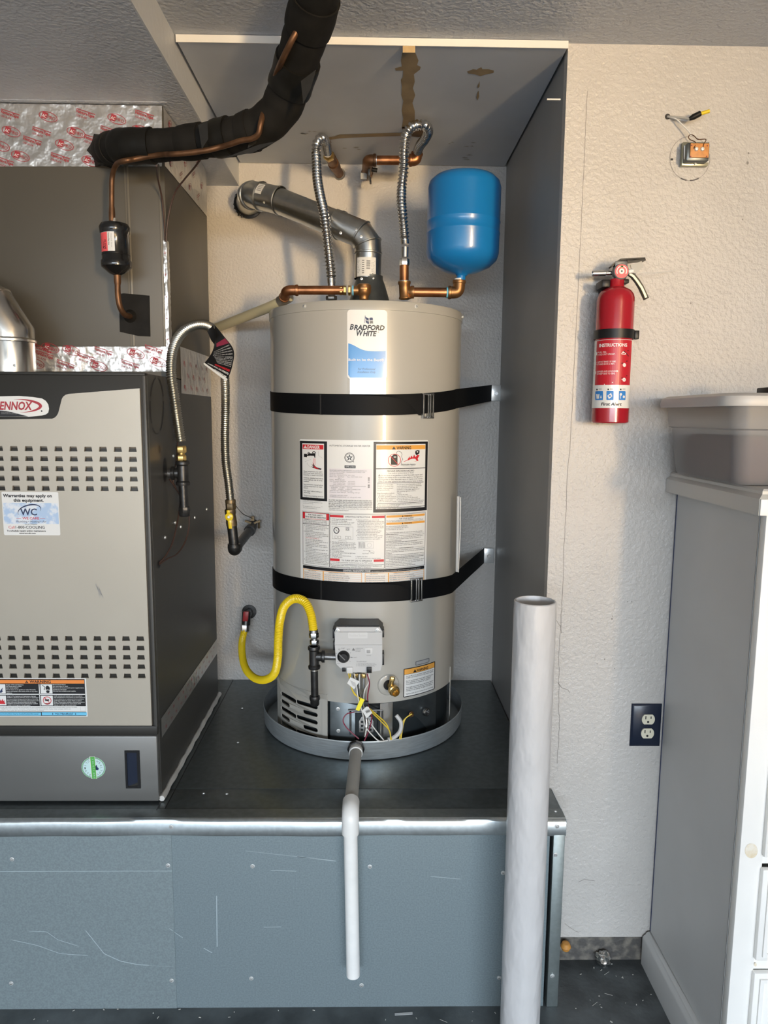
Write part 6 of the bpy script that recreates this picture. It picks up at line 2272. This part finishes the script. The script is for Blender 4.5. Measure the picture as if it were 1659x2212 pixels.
pd = thing('pan_drain_pipe', P(763, 2107, 1.615), 'white plastic drain pipe running out of the pan and down the platform front', 'drain pipe')
f1 = fp + V((0, -.020, 0))
eY = 1.618
f2 = P(757, 1757, eY)
fz = P(757, 1800, eY)
fb = P(763, 2106, eY)
RPP = .0168
MB().tube([f1, f2 + V((0, .035, (f1.z - f2.z) * .1))], RPP, 24).build('horizontal_pipe', 'pvc_grey', pd)
MB().lathe([(RPP, 0), (.0195, 0), (.0195, .010), (RPP, .012)], f1, (0, -1, 0), 24).build('coupling_rim', 'white', pd)
eb = MB()
eb.tube(fillet([f2 + V((0, .050, .002)), f2 + V((0, 0, 0)), fz], .034, 10), .0208, 24)
eb.build('elbow', 'pvc', pd)
MB().tube([fz + V((0, 0, .01)), fb], [RPP, RPP], 24, cap=False).build('vertical_pipe', 'pvc', pd)
MB().lathe([(RPP, 0), (RPP - .0035, -.0006), (RPP - .0035, .05)], fb, (0, 0, 1), 24).build('pipe_end', 'pvc', pd)
o = link('screw', SCREW_S, pd, P(757, 1744, eY + .02) + V((0, -.012, .006)))
o.rotation_euler = (-.9, 0, 0)

# ================================================================== YELLOW GAS HOSE
yg = thing('heater_gas_hose', P(677, 1365, 1.93), 'bright yellow corrugated gas hose looping to the heater gas tee', 'gas hose')
YTE = 1.938
yc_ = PP([(528, 1362, 2.53), (523, 1385, 2.50), (524, 1420, 2.42), (533, 1448, 2.33), (553, 1466, 2.24), (577, 1467, 2.16), (594, 1452, 2.10), (600, 1420, 2.07), (601, 1385, 2.05), (605, 1340, 2.03), (616, 1307, 2.00), (637, 1293, 1.975), (658, 1300, 1.955), (670, 1322, 1.942), (675, 1345, 1.938), (677, 1362, 1.938)])
corrugated(yc_, .0118, .0052, .0009, 16, 5).build('hose', 'yellow', yg)
b = MB()
b.hexn(P(679, 1392, YTE), (0, 0, 1), .0125, .014)
b.lathe([(.0088, .012), (.0088, .022)], P(679, 1392, YTE), (0, 0, 1), 16)
b.hexn(P(678, 1378, YTE), (0, 0, 1), .0135, .016)
b.lathe([(.0125, .0), (.0125, .008)], P(677.5, 1366, YTE), (0, 0, 1), 16)
b.build('flare_nut', 'steel', yg)
a_ = P(529, 1364, 2.53)
MB().hexn(a_, (0.02, .1, 1), .0155, .026).build('flare_nut', 'steel', yg)

wv = thing('wall_gas_valve', P(536, 1325, YB), 'dark wall gas valve with a red handle left of the heater', 'gas valve')
b = MB().lathe([(.012, 0), (.016, .004), (.016, .05), (.012, .055)], P(531, 1352, 2.535), V((.02, .25, 1)), 16)
b.tube([P(534, 1328, 2.545), P(538, 1322, YB)], .014, 16)
b.lathe([(.014, 0), (.026, .001), (.027, .003)], P(538, 1322, YB - .004), (0, 1, 0), 18)
b.build('valve_body', 'black_iron', wv)
MB().obox(P(531, 1331, 2.52), V((.020, 0, 0)), V((0, .012, 0)), V((.004, 0, .036)), bev=.003).build('handle', 'red_handle', wv)

# black iron tee at the gas control
gt = thing('heater_gas_tee', P(680, 1510, YTE), 'black iron gas tee and drip leg in front of the heater jacket', 'gas fitting')
kk = KP(P(680, 1420, YTE))
z_t, z_b = P(678, 1396, YTE), P(679, 1444, YTE)
h_ = (z_t - z_b).length
r_ = 12.6 * kk
tcn = P(681, 1418, YTE)
b = MB().lathe([(r_ * .8, 0), (r_, 0), (r_ * 1.05, .003), (r_ * 1.05, .008), (r_ * .84, .012), (r_ * .84, h_ - .012), (r_ * 1.05, h_ - .008), (r_ * 1.05, h_ - .003), (r_, h_), (r_ * .7, h_)], z_b, (z_t - z_b), 22)
b.lathe([(r_ * .78, 0), (r_ * .8, .016), (r_ * 1.05, .019), (r_ * 1.05, .026), (r_ * .7, .027)], tcn, (1, 0, 0), 20)
b.build('tee', 'black_iron', gt)
MB().tube([tcn + V((.025, 0, 0)), P(726, 1419, YTE)], .0098, 18).build('nipple', 'iron_light', gt)
MB().tube([P(679, 1446, YTE), P(680, 1502, YTE)], .0105, 18).build('drip_leg', 'black_iron', gt)
b = MB().lathe([(.010, .026), (.0142, .026), (.0152, .021), (.0148, .015), (.0128, .012), (.0128, .001), (.011, -.002), (0, -.002)], P(680, 1522, YTE), (0, 0, 1), 12, sm=False)
b.build('cap', 'black_iron', gt)
MB().lathe([(.0108, 0), (.0108, .005)], P(679, 1446, YTE) - V((0, 0, .003)), (0, 0, 1), 18).build('thread_ring', 'solder', gt)

# ================================================================== BOLLARD
BX, BY, BR, BH = .355, 1.52, .0458, P(1155, 1297, 1.52).z
bo = thing('bollard', (BX, BY, 0), 'grey painted steel pipe bollard standing in front of the platform', 'bollard')
b = MB()
N, M_ = 48, 60
prof = [(BR, .0)] + [(BR, BH * i / 40) for i in range(1, 40)] + [(BR - .0006, BH - .002), (BR - .0025, BH), (BR - .0052, BH), (BR - .006, BH - .003), (BR - .006, BH - .32)]
b.lathe(prof, (BX, BY, 0), (0, 0, 1), 48)
b.build('pipe', 'bollard_paint', bo)
MB().lathe([(0, BH - .030), (BR - .008, BH - .028), (BR - .006, BH - .024)], (BX, BY, 0), (0, 0, 1), 32).build('concrete_fill', 'cab_side', bo)

# ================================================================== FIRE EXTINGUISHER
EY = 1.752
ex = P(1317, 912, EY).x
ez0 = P(1317, 914, EY).z
ez1 = P(1328, 622, EY).z
ER = 39.3 * KP(P(1320, 800, EY))
fe = thing('fire_extinguisher', (ex, EY, ez0), 'red fire extinguisher hanging on the wall in a black strap', 'fire extinguisher')
H = ez1 - ez0
zq = lambda y: P(1320, y, EY).z - ez0
MB().lathe([(0, .006), (ER - .006, .006), (ER - .003, 0), (ER, .003), (ER, zq(654)), (ER * .985, zq(645)), (ER * .93, zq(637)), (ER * .81, zq(629.5)), (ER * .62, zq(624)), (.0195, zq(621)), (.0175, zq(617)), (.0175, zq(604))], (ex, EY, ez0), (0, 0, 1), 64).build('cylinder', 'ext_red', fe)


def em(u, v, dd):
    """photo pixels round the cylinder, straightened"""
    cx_ = 1324 - (v - 800) * .033
    a = math.asin(max(-.995, min(.995, (u - cx_) / 39.6)))
    a += math.atan2(ex, EY) * -1
    return V((ex + (ER + dd) * math.sin(a), EY - (ER + dd) * math.cos(a), P(1320, v, EY).z))


d = Decal()
nx_ = 22
def eband(d, y0, y1, m, L, s0=-.985, s1=.985):
    vs, fs = [], []
    for i in range(nx_ + 1):
        t = math.asin(s0) + (math.asin(s1) - math.asin(s0)) * i / nx_
        for y in (y0, y1):
            vs.append((1324 - (y - 800) * .033 + 39.6 * math.sin(t), y))
    for i in range(nx_):
        fs.append((2 * i, 2 * i + 1, 2 * i + 3, 2 * i + 2))
    d.items.append((vs, fs, m, L))


eband(d, 737, 882, 'label_white', 0)
eband(d, 738, 833, 'ext_print_red', 1, -.86, .93)
d.text('INSTRUCTIONS', 1297, 752, 6.6, 'label_white', w=56, bold=.03)
for y in (756, 777, 801):
    d.line([(1290, y), (1355, y)], .6, 'print_red', 2)
for i, (a, c) in enumerate((('PULL PIN.', 'HOLD UNIT UPRIGHT.'), ('AIM AT BASE OF FIRE', 'STAND BACK 6 FEET.'), ('DEPRESS AND HOLD LEVER', 'SWEEP SIDE TO SIDE.'))):
    y = 765 + i * 20.5
    x = 1290 - i * .8
    d.text(str(i + 1), x, y + 3.5, 6.5, 'label_white', w=3)
    d.text(a, x + 4.5, y, 3.4, 'label_white', w=len(a) * 1.95)
    d.text(c, x + 4.5, y + 4.8, 3.4, 'label_white', w=len(c) * 1.95)
d.poly([(1341, 768), (1345, 762), (1349, 765), (1352, 764), (1350, 769), (1344, 769)], 'label_white', 2)
d.line([(1346, 763), (1356, 760)], 1.6, 'black_print', 3)
d.line([(1350, 764), (1356, 772)], 1.4, 'black_print', 3)
for y in (791, 822):
    d.disc(1348, y, 3.4, 4.2, 'label_white', 2, 12)
    d.line([(1342, y - 3), (1354, y - 9)], 1.6, 'black_print', 3)
d.line([(1308, 832), (1325, 828), (1344, 821)], 2, 'label_white', 2)
for i, x in enumerate((1290, 1313, 1338)):
    w2 = (16, 14.5, 13.5)[i]
    d.rrect(x, 846, x + w2, 865, 1.5, 'blue_print', 1, 3)
    d.rect(x + 2, 841, x + 5, 844, 'black_print', 1)
    d.rect(x + 7, 840, x + 13, 841, 'smoke_print', 1)
    d.rect(x + 7, 842.5, x + 13, 843.5, 'smoke_print', 1)
d.poly([(1292, 852), (1299, 852), (1298, 862), (1293, 862)], 'label_white', 2)
d.poly([(1300, 861), (1302, 854), (1304, 861)], 'label_white', 2)
d.poly([(1315, 856), (1322, 850), (1325, 857), (1318, 863)], 'label_white', 2)
d.disc(1342, 853, 2.4, 2.8, 'label_white', 2, 10)
d.disc(1348, 858, 2.2, 3, 'label_white', 2, 10)
d.line([(1341, 855), (1341, 862)], 1.4, 'label_white', 2)
d.text('First Alert', 1302, 876.5, 6, 'black_print', w=42, bold=.03, shear=.2)
for i in range(34):
    d.line([(1286.5 - i * .11, 742 + i * 3.2), (1289 + random.uniform(-1.5, 0) - i * .11, 742 + i * 3.2)], .8, 'smoke_print', 2)
d.build('instruction_wrap', em, fe)
# bracket band and hook
bz = P(1320, 724, EY).z
b = MB().lathe([(ER + .0008, -.0105), (ER + .003, -.0105), (ER + .003, .0105), (ER + .0008, .0105)], (ex, EY, bz), (0, 0, 1), 48)
b.obox((ex + ER + .0065, EY - .006, bz), V((.011, 0, 0)), V((0, .018, 0)), V((0, 0, .020)), bev=.0015)
b.build('strap_band', 'black_plastic', fe)
b = MB().box((ex - .024, EY + ER - .01, ez0 + .05), (ex + .024, YW - .001, ez1 + .012), bev=.002)
b.obox((ex - .028, EY + .012, P(1310, 614, EY).z), V((.020, 0, 0)), V((0, .05, 0)), V((0, 0, .018)), bev=.003)
b.obox((ex + .012, EY + .006, P(1310, 608, EY).z), V((.03, 0, 0)), V((0, .03, 0)), V((0, 0, .010)), bev=.002)
b.build('wall_bracket', 'black_plastic', fe)
# valve head, gauge, nozzle, levers, pin
hcen = P(1338, 590, EY)
b = MB().obox(hcen + V((.0, 0, .006)), V((.030, 0, 0)), V((0, .022, 0)), V((0, 0, .040)), bev=.003)
b.build('valve_head', 'steel', fe)
gcn = P(1341, 587, EY - .014)
b = MB().lathe([(0, .006), (.0158, .006), (.0178, .0045), (.0185, 0), (.0185, -.008)], gcn, (0, -1, 0), 30)
go_ = b.build('gauge', 'grey_print', fe)
d = Decal()
kq_ = KP(gcn)
d.disc(0, 0, .0158, .0158, 'pink_red', 0, 28)
d.disc(0, 0, .0062, .0062, 'label_white', 1, 20)
d.ring(0, 0, .0125, .0125, .0022, 'label_white', 1, 20, math.radians(150), math.radians(390))
d.ring(0, 0, .0128, .0128, .0042, 'green_print', 1, 8, math.radians(255), math.radians(285))
d.disc(0, 0, .0022, .0022, 'black_print', 2, 10)
d.build('dial', lambda u, v, dd: gcn + V((u, -.0062 - dd, -v)), go_)
n0, n1 = P(1280, 591, EY), P(1312, 590, EY)
MB().lathe([(0, .002), (.006, .002), (.0065, 0), (.0065, .030), (.0045, .032), (.0045, .05)], n0, (n1 - n0), 18).build('nozzle', 'steel', fe)
def bar(name, pts, w_, t_, m, Y, par=fe):
    q = [P(x, y, Y) for x, y in pts]
    b = MB()
    vs, fs = [], []
    for i, p in enumerate(q):
        a = q[max(0, i - 1)]
        c = q[min(len(q) - 1, i + 1)]
        t = (c - a).normalized()
        nn = t.cross(V((0, 1, 0)))
        for sy_, st_ in ((-1, -1), (1, -1), (1, 1), (-1, 1)):
            vs.append(p + V((0, sy_ * w_ / 2, 0)) + nn * (st_ * t_ / 2))
    for i in range(len(q) - 1):
        for k in range(4):
            k2 = (k + 1) % 4
            fs.append((i * 4 + k, i * 4 + k2, i * 4 + 4 + k2, i * 4 + 4 + k))
    fs += [(0, 1, 2, 3), (len(vs) - 4, len(vs) - 3, len(vs) - 2, len(vs) - 1)]
    b.add(vs, fs)
    return b.build(name, m, par)
bar('top_lever', [(1318, 578), (1326, 570), (1338, 562), (1355, 561), (1374, 560), (1390, 559.5), (1391.5, 563), (1378, 564), (1360, 566), (1352, 566)], .02, .0032, 'handle_black', EY)
bar('carry_handle', [(1358, 590), (1366, 595), (1376, 607), (1384, 620), (1390, 633), (1396, 646)], .020, .0065, 'handle_black', EY)
bar('handle_edge', [(1360, 592), (1368, 597), (1378, 610), (1386, 622), (1392, 635), (1395, 643)], .004, .005, 'tin', EY - .0115)
b = MB()
b.prism([(lambda q: (q.x, q.z))(P(x, y, EY - .012)) for x, y in ((1362, 572), (1386, 564), (1390, 576), (1374, 591), (1366, 589))], lambda u, v, dd: V((u, EY - .012 + dd, v)), 0, .003)
b.build('pull_pin_tab', 'pvc_grey', fe)
MB().lathe([(0, 0), (.005, .001), (.005, .012), (.003, .013)], P(1368, 585, EY - .015), V((-1, 0, -.2)), 14).build('pull_pin', 'white', fe)
MB().tube(catmull(PP([(1374, 588, EY - .01), (1400, 589, EY), (1430, 588, EY + .03), (1466, 583, EY + .05)])), .0007, 6).build('seal_tie', 'wire_white', fe)

# ================================================================== DOORBELL TRANSFORMER
tf_ = thing('transformer', P(1500, 332, YW), 'small metal bell transformer with an orange terminal board on the wall', 'transformer')
q = lambda x, y, Y: P(x, y, Y)
TY = YW - .03
a, c = P(1472, 358, YW - .012), P(1532, 308, YW - .012)
b = MB().box((a.x, YW - .014, a.z), (c.x, YW - .001, c.z), bev=.001)
b.build('base_plate', 'tin', tf_)
a, c = P(1480, 349, TY), P(1532, 310, TY)
MB().box((a.x, TY - .006, a.z), (c.x, YW - .012, c.z), bev=.004).build('core_can', 'gunmetal', tf_)
b = MB().tube(fillet(PP([(1479, 315, TY + .006), (1479, 349, TY + .006), (1530, 349, TY + .006)]), .01, 6), .0022, 8)
b.build('can_rim', 'zinc', tf_)
a, c = P(1489, 341, TY - .006), P(1531, 311, TY - .006)
MB().box((a.x, TY - .010, a.z), (c.x, TY - .006, c.z), bev=.0008).build('terminal_board', 'orange_board', tf_)
for x, y in ((1504, 322), (1517, 322)):
    MB().lathe([(0, .004), (.0035, .0035), (.005, .001), (.0052, 0)], P(x, y, TY - .010), (0, -1, 0), 14).build('terminal_screw', 'zinc', tf_)
for x, y in ((1494, 314), (1528, 315), (1492, 338), (1526, 338)):
    MB().lathe([(0, .0008), (.0014, .0006), (.0016, 0)], P(x, y, TY - .010), (0, -1, 0), 8).build('rivet', 'wire_maroon', tf_)
MB().obox(P(1502, 352.5, YW - .0165), V((.004, 0, .004)), V((0, .003, 0)), V((-.004, 0, .004))).build('clip', 'zinc', tf_)
d = Decal()
for i in range(40):
    a0 = 2 * PI * i / 40
    th_ = .55
    m = 'pencil'
    if i in (7, 8, 9, 11, 12):
        th_ = 2.6
    pts = [(1490 + 43 * math.cos(a0 + 2 * PI / 40 * t / 3), 342.5 + 47.5 * math.sin(a0 + 2 * PI / 40 * t / 3)) for t in range(4)]
    d.line(pts, th_, m, 1)
d.rect(1448.5, 342, 1454, 346.5, 'black_print', 1)
d.build('pencil_circle', lambda u, v, dd: P(u, v, YW - dd), wall_main)
wr = thing('bell_wire', P(1442, 252, YW), 'loose bell wires with black tape and a yellow end poking out of the wall', 'wire')
MB().tube(catmull(PP([(1442, 252, YW), (1455, 253, YW - .01), (1472, 254, YW - .02), (1490, 257, YW - .03)])), .0028, 8).build('wire', 'pvc_grey', wr)
MB().tube(PP([(1489, 257, YW - .03), (1497, 253, YW - .032), (1513, 245, YW - .034)]), [.004, .0065, .0062], 10).build('tape_wrap', 'black_tape', wr)
MB().tube(PP([(1512, 246, YW - .034), (1532, 240, YW - .035)]), .0042, 10).build('wire_nut', 'yellow', wr)
MB().tube(catmull(PP([(1446, 253, YW - .004), (1460, 257, YW - .014), (1475, 271, YW - .018), (1487, 283, YW - .02), (1493, 291, YW - .022)])), .0016, 8).build('wire', 'wire_white', wr)
MB().tube(catmull(PP([(1492, 290, YW - .022), (1487, 295, YW - .024), (1490, 301, YW - .028), (1503, 308, YW - .036), (1499, 320, YW - .042)])), .0010, 6).build('bare_strand', 'copper_old', wr)
MB().tube(catmull(PP([(1492, 290, YW - .022), (1500, 294, YW - .026), (1507, 301, YW - .030), (1525, 301, YW - .034), (1520, 312, YW - .041), (1519, 321, YW - .042)])), .0010, 6).build('bare_strand', 'copper_old', wr)
MB().lathe([(0, 0), (.0065, 0), (.0065, .0008), (0, .0008)], P(1442, 252, YW), (0, -1, 0), 14).build('wall_hole', 'black_print', wr)

# ================================================================== OUTLET
oc = P(1394, 1565, YW)
ol = thing('wall_outlet', oc, 'dark navy wall plate with two ivory electrical sockets low on the wall', 'outlet')
ow, oh = .040, .0585
b = MB()
b.add([oc + V(p) for p in ((-ow, 0, -oh), (ow, 0, -oh), (ow, 0, oh), (-ow, 0, oh), (-ow, -.003, -oh), (ow, -.003, -oh), (ow, -.003, oh), (-ow, -.003, oh), (-ow + .006, -.0075, -oh + .006), (ow - .006, -.0075, -oh + .006), (ow - .006, -.0075, oh - .006), (-ow + .006, -.0075, oh - .006))],
      [(0, 1, 5, 4), (1, 2, 6, 5), (2, 3, 7, 6), (3, 0, 4, 7), (4, 5, 9, 8), (5, 6, 10, 9), (6, 7, 11, 10), (7, 4, 8, 11), (8, 9, 10, 11)])
b.build('cover_plate', 'navy_plate', ol)
for sgn, py in ((1, 1551), (-1, 1581)):
    c = V((oc.x + .0035, YW - .0075, P(1394, py, YW).z))
    pts = []
    for i in range(28):
        a = 2 * PI * i / 28
        pts.append((.0172 * math.cos(a), max(-.0135, min(.0135, .0172 * math.sin(a)))))
    so_ = MB().prism(pts, lambda u, v, dd: c + V((u, -dd, v)), .0025, 0).build('socket', 'ivory', ol)
    b = MB()
    b.box(c + V((-.0085, -.003, .001)), c + V((-.006, -.0024, .0095)))
    b.box(c + V((.0055, -.003, .002)), c + V((.0078, -.0024, .0085)))
    b.lathe([(0, .003), (.0030, .003), (.0030, .0022)], c + V((-.0005, 0, -.0065)), (0, -1, 0), 12)
    b.build('slot', 'black_print', so_)
MB().lathe([(0, .001), (.003, .0008), (.0035, 0)], V((oc.x + .0035, YW - .0076, oc.z + .0015)), (0, -1, 0), 12).build('plate_screw', 'navy_plate', ol)

# ================================================================== STORAGE CABINET
cab = thing('storage_cabinet', (XCAB + .3, YCAB + .2, 0), 'tall grey and white storage cabinet with drawers at the right edge', 'cabinet')
ZK = P(1455, 1060, YW).z
XC2 = XCAB + .62
MB().box((XCAB, YCAB + .024, .0), (XCAB + .018, YW - .004, ZK)).build('side_panel', 'cab_side', cab)
MB().box((XCAB + .018, YCAB + .10, .02), (XC2, YW - .004, ZK)).build('carcass', 'cab_side', cab)
# top with moulded edge
zt0, zt1 = ZK - .002, ZK + .05
xo = XCAB - .03
yo = YCAB - .026
prf = [(0, 0), (.0, .032), (.004, .036), (.010, .040), (.010, .046), (.014, .050)]
b = MB()
vs, fs = [], []
for px_, pz_ in prf:
    vs += [V((xo + px_, YW - .002, zt0 + pz_)), V((xo + px_, yo + px_, zt0 + pz_)), V((XC2 + .03, yo + px_, zt0 + pz_))]
n_ = 3
for i in range(len(prf) - 1):
    for k in range(2):
        fs.append((i * 3 + k, i * 3 + k + 1, i * 3 + 4 + k, i * 3 + 3 + k))
b.add(vs, fs)
b.add([V((xo + .014, YW - .002, zt0 + .05)), V((xo + .014, yo + .014, zt0 + .05)), V((XC2 + .03, yo + .014, zt0 + .05)), V((XC2 + .03, YW - .002, zt0 + .05))], [(0, 1, 2, 3)])
b.add([V((xo, YW - .002, zt0)), V((xo, yo, zt0)), V((XC2 + .03, yo, zt0)), V((XC2 + .03, YW - .002, zt0))], [(0, 1, 2, 3)])
b.build('top_board', 'cab_top', cab)
MB().box((xo + .001, yo - .004, zt0), (XC2 + .03, yo, zt0 + .032), bev=.0015).build('top_front_edge', 'cab_white', cab)
# base moulding along the side
b = MB()
zb1 = P(1411, 2008, YW).z
mp2 = [(0, 0), (0, zb1 - .018), (.003, zb1 - .012), (.008, zb1 - .008), (.010, zb1 - .003), (.016, zb1), (.022, zb1)]
vs, fs = [], []
for px_, pz_ in mp2:
    vs += [V((XCAB - .022 + px_, YW - .008, pz_)), V((XCAB - .022 + px_, YCAB + .03, pz_))]
for i in range(len(mp2) - 1):
    fs.append((2 * i, 2 * i + 1, 2 * i + 3, 2 * i + 2))
b.add(vs, fs, 0, True)
b.add([V((XCAB - .022, YW - .008, 0)), V((XCAB - .022, YW - .008, zb1 - .018)), V((XCAB, YW - .008, zb1)), V((XCAB, YW - .008, 0))], [(0, 1, 2, 3)])
b.build('base_moulding', 'cab_side', cab)
# face frame and drawers
MB().box((XCAB + .0005, YCAB, .02), (XCAB + .05, YCAB + .022, ZK), bev=.002).build('frame_stile', 'cab_white', cab)
z1_, z2_, z3_, z4_, z5_ = [P(1640, y, YCAB).z for y in (1858, 1872, 2068, 2094, 2260)]
MB().box((XCAB + .05, YCAB + .002, .02), (XC2, YCAB + .022, .06), bev=.001).build('frame_rail', 'cab_white', cab)
for za_, zb_2 in ((z1_ - .010, z1_ + .006), (z4_ - .002, z3_ + .004)):
    MB().box((XCAB + .05, YCAB + .003, min(za_, zb_2)), (XC2, YCAB + .022, max(za_, zb_2)), bev=.001).build('frame_rail', 'cab_white', cab)
dx0 = XCAB + .046
for (zt2, zb2) in ((z2_, z3_), (z4_, .075), (ZK - .03, z1_ + .012)):
    dr = MB().box((dx0, YCAB - .012, zb2), (XC2 - .04, YCAB + .002, zt2), bev=.004)
    do_ = dr.build('drawer_front', 'cab_white', cab)
    MB().prism([(dx0 + .012, zb2 + .012), (XC2 - .052, zb2 + .012), (XC2 - .052, zt2 - .012), (dx0 + .012, zt2 - .012)], lambda u, v, dd: V((u, YCAB - .012 - dd, v)), .004, -.001, 0,
               [[(dx0 + .020, zb2 + .020), (XC2 - .06, zb2 + .020), (XC2 - .06, zt2 - .020), (dx0 + .020, zt2 - .020)]]).build('drawer_moulding', 'cab_white', do_)
    MB().lathe([(.006, 0), (.006, .012), (.014, .018), (.014, .024), (0, .027)], ((dx0 + XC2 - .04) / 2, YCAB - .012, (zt2 + zb2) / 2), (0, -1, 0), 18).build('knob', 'steel', do_)
d = Decal()
d.disc(1623, 1838, 14, 16, 'knot', 1, 20)
d.disc(1625, 1838, 6, 7, 'knot', 2, 14)
d.disc(1632, 2084, 3, 4, 'knot', 1, 10)
d.build('wood_knot', lambda u, v, dd: P(u, v, YCAB - dd), cab)
MB().box((XCAB - .0012, YW - .0065, zb1), (XCAB + .0002, YW - .0035, ZK)).build('shadow_gap', 'navy_print', cab)
MB().box((XCAB - .0006, YCAB + .0235, .02), (XCAB + .0002, YCAB + .0245, ZK)).build('panel_joint', 'grey_print', cab)

# ================================================================== STORAGE TUB
ZTUB = zt0 + .0505
tx0 = P(1500, 975, 1.64).x
tlid = P(1466, 868, 1.64)
zl0, zl1 = tlid.z - .012, tlid.z + .014
tub = thing('storage_tub', (tx0 + .2, 1.60, ZTUB), 'translucent plastic storage tub with a pale lid on top of the cabinet', 'storage tub')


def rrect_pts(x0, x1, y0, y1, r, n=6):
    o_ = []
    for cx_, cy_, a0 in ((x1 - r, y1 - r, 0), (x0 + r, y1 - r, PI / 2), (x0 + r, y0 + r, PI), (x1 - r, y0 + r, 3 * PI / 2)):
        for i in range(n + 1):
            a = a0 + PI / 2 * i / n
            o_.append((cx_ + r * math.cos(a), cy_ + r * math.sin(a)))
    return o_


def ringstack(levels, cap0=True, cap1=True):
    b = MB()
    vs, fs = [], []
    n = len(levels[0][0])
    for pts, z in levels:
        vs += [V((p[0], p[1], z)) for p in pts]
    for i in range(len(levels) - 1):
        for k in range(n):
            k2 = (k + 1) % n
            fs.append((i * n + k, i * n + k2, i * n + n + k2, i * n + n + k))
    if cap0:
        fs.append(tuple(range(n)))
    if cap1:
        fs.append(tuple(range(len(vs) - n, len(vs))))
    return b.add(vs, fs, 0, True)


tY0, tY1 = 1.425, 1.775
tX1 = tx0 + .50
fl0 = .02
zm = ZTUB + (zl0 - ZTUB) * .70
ringstack([(rrect_pts(tx0 + .004, tX1, tY0 + .02, tY1 - .02, .03), ZTUB + .001), (rrect_pts(tx0, tX1, tY0 + .016, tY1 - .016, .03), ZTUB + .008),
           (rrect_pts(tx0 - .012, tX1 + .014, tY0 + .004, tY1 - .004, .03), zm), (rrect_pts(tx0 - .018, tX1 + .02, tY0, tY1, .032), zm + .003),
           (rrect_pts(tx0 - .024, tX1 + .026, tY0 - .005, tY1 + .005, .034), zl0 + .006)], True, False).build('body', 'tub', tub)
lx = tlid.x
ringstack([(rrect_pts(lx + .002, tX1 + .05, tY0 - .014, tY1 + .012, .05), zl0), (rrect_pts(lx, tX1 + .05, tY0 - .016, tY1 + .014, .05), zl0 + .008), (rrect_pts(lx + .003, tX1 + .05, tY0 - .013, tY1 + .011, .05), zl1 - .006),
           (rrect_pts(lx + .014, tX1 + .04, tY0, tY1, .045), zl1), (rrect_pts(lx + .05, tX1 + .0, tY0 + .035, tY1 - .035, .04), zl1 + .001)]).build('lid', 'tub_lid', tub)
a = P(1654, 845, 1.60)
MB().obox(a + V((.012, 0, .0)), V((.04, 0, 0)), V((0, .05, 0)), V((0, 0, .016)), bev=.003).build('latch', 'black_plastic', tub)
# things inside
def bundle(name, lo, hi, m, lab_, cat):
    n = 5
    b = ringstack([(rrect_pts(lo[0] + .01, hi[0] - .01, lo[1] + .01, hi[1] - .01, .02), lo[2]), (rrect_pts(lo[0], hi[0], lo[1], hi[1], .025), lo[2] + .015), (rrect_pts(lo[0] + .004, hi[0] - .002, lo[1], hi[1], .025), hi[2] - .018), (rrect_pts(lo[0] + .015, hi[0] - .015, lo[1] + .012, hi[1] - .012, .02), hi[2])])
    c = V(((lo[0] + hi[0]) / 2, (lo[1] + hi[1]) / 2, lo[2]))
    tag(b.build(name, m, None, c), lab_, cat)


bundle('folded_cloth', (tx0 + .012, 1.45, ZTUB + .004), (tx0 + .085, 1.74, ZTUB + .098), 'cloth_red', 'dull red folded cloth seen through the tub wall', 'cloth')
bundle('green_bundle', (tx0 + .088, 1.45, ZTUB + .004), (tx0 + .20, 1.74, ZTUB + .096), 'cloth_green', 'olive green bundle seen through the tub wall', 'cloth')
bundle('blue_bundle', (tx0 + .21, 1.46, ZTUB + .004), (tx0 + .36, 1.74, ZTUB + .095), 'cloth_blue', 'dark blue bundle in the tub at the right edge', 'cloth')
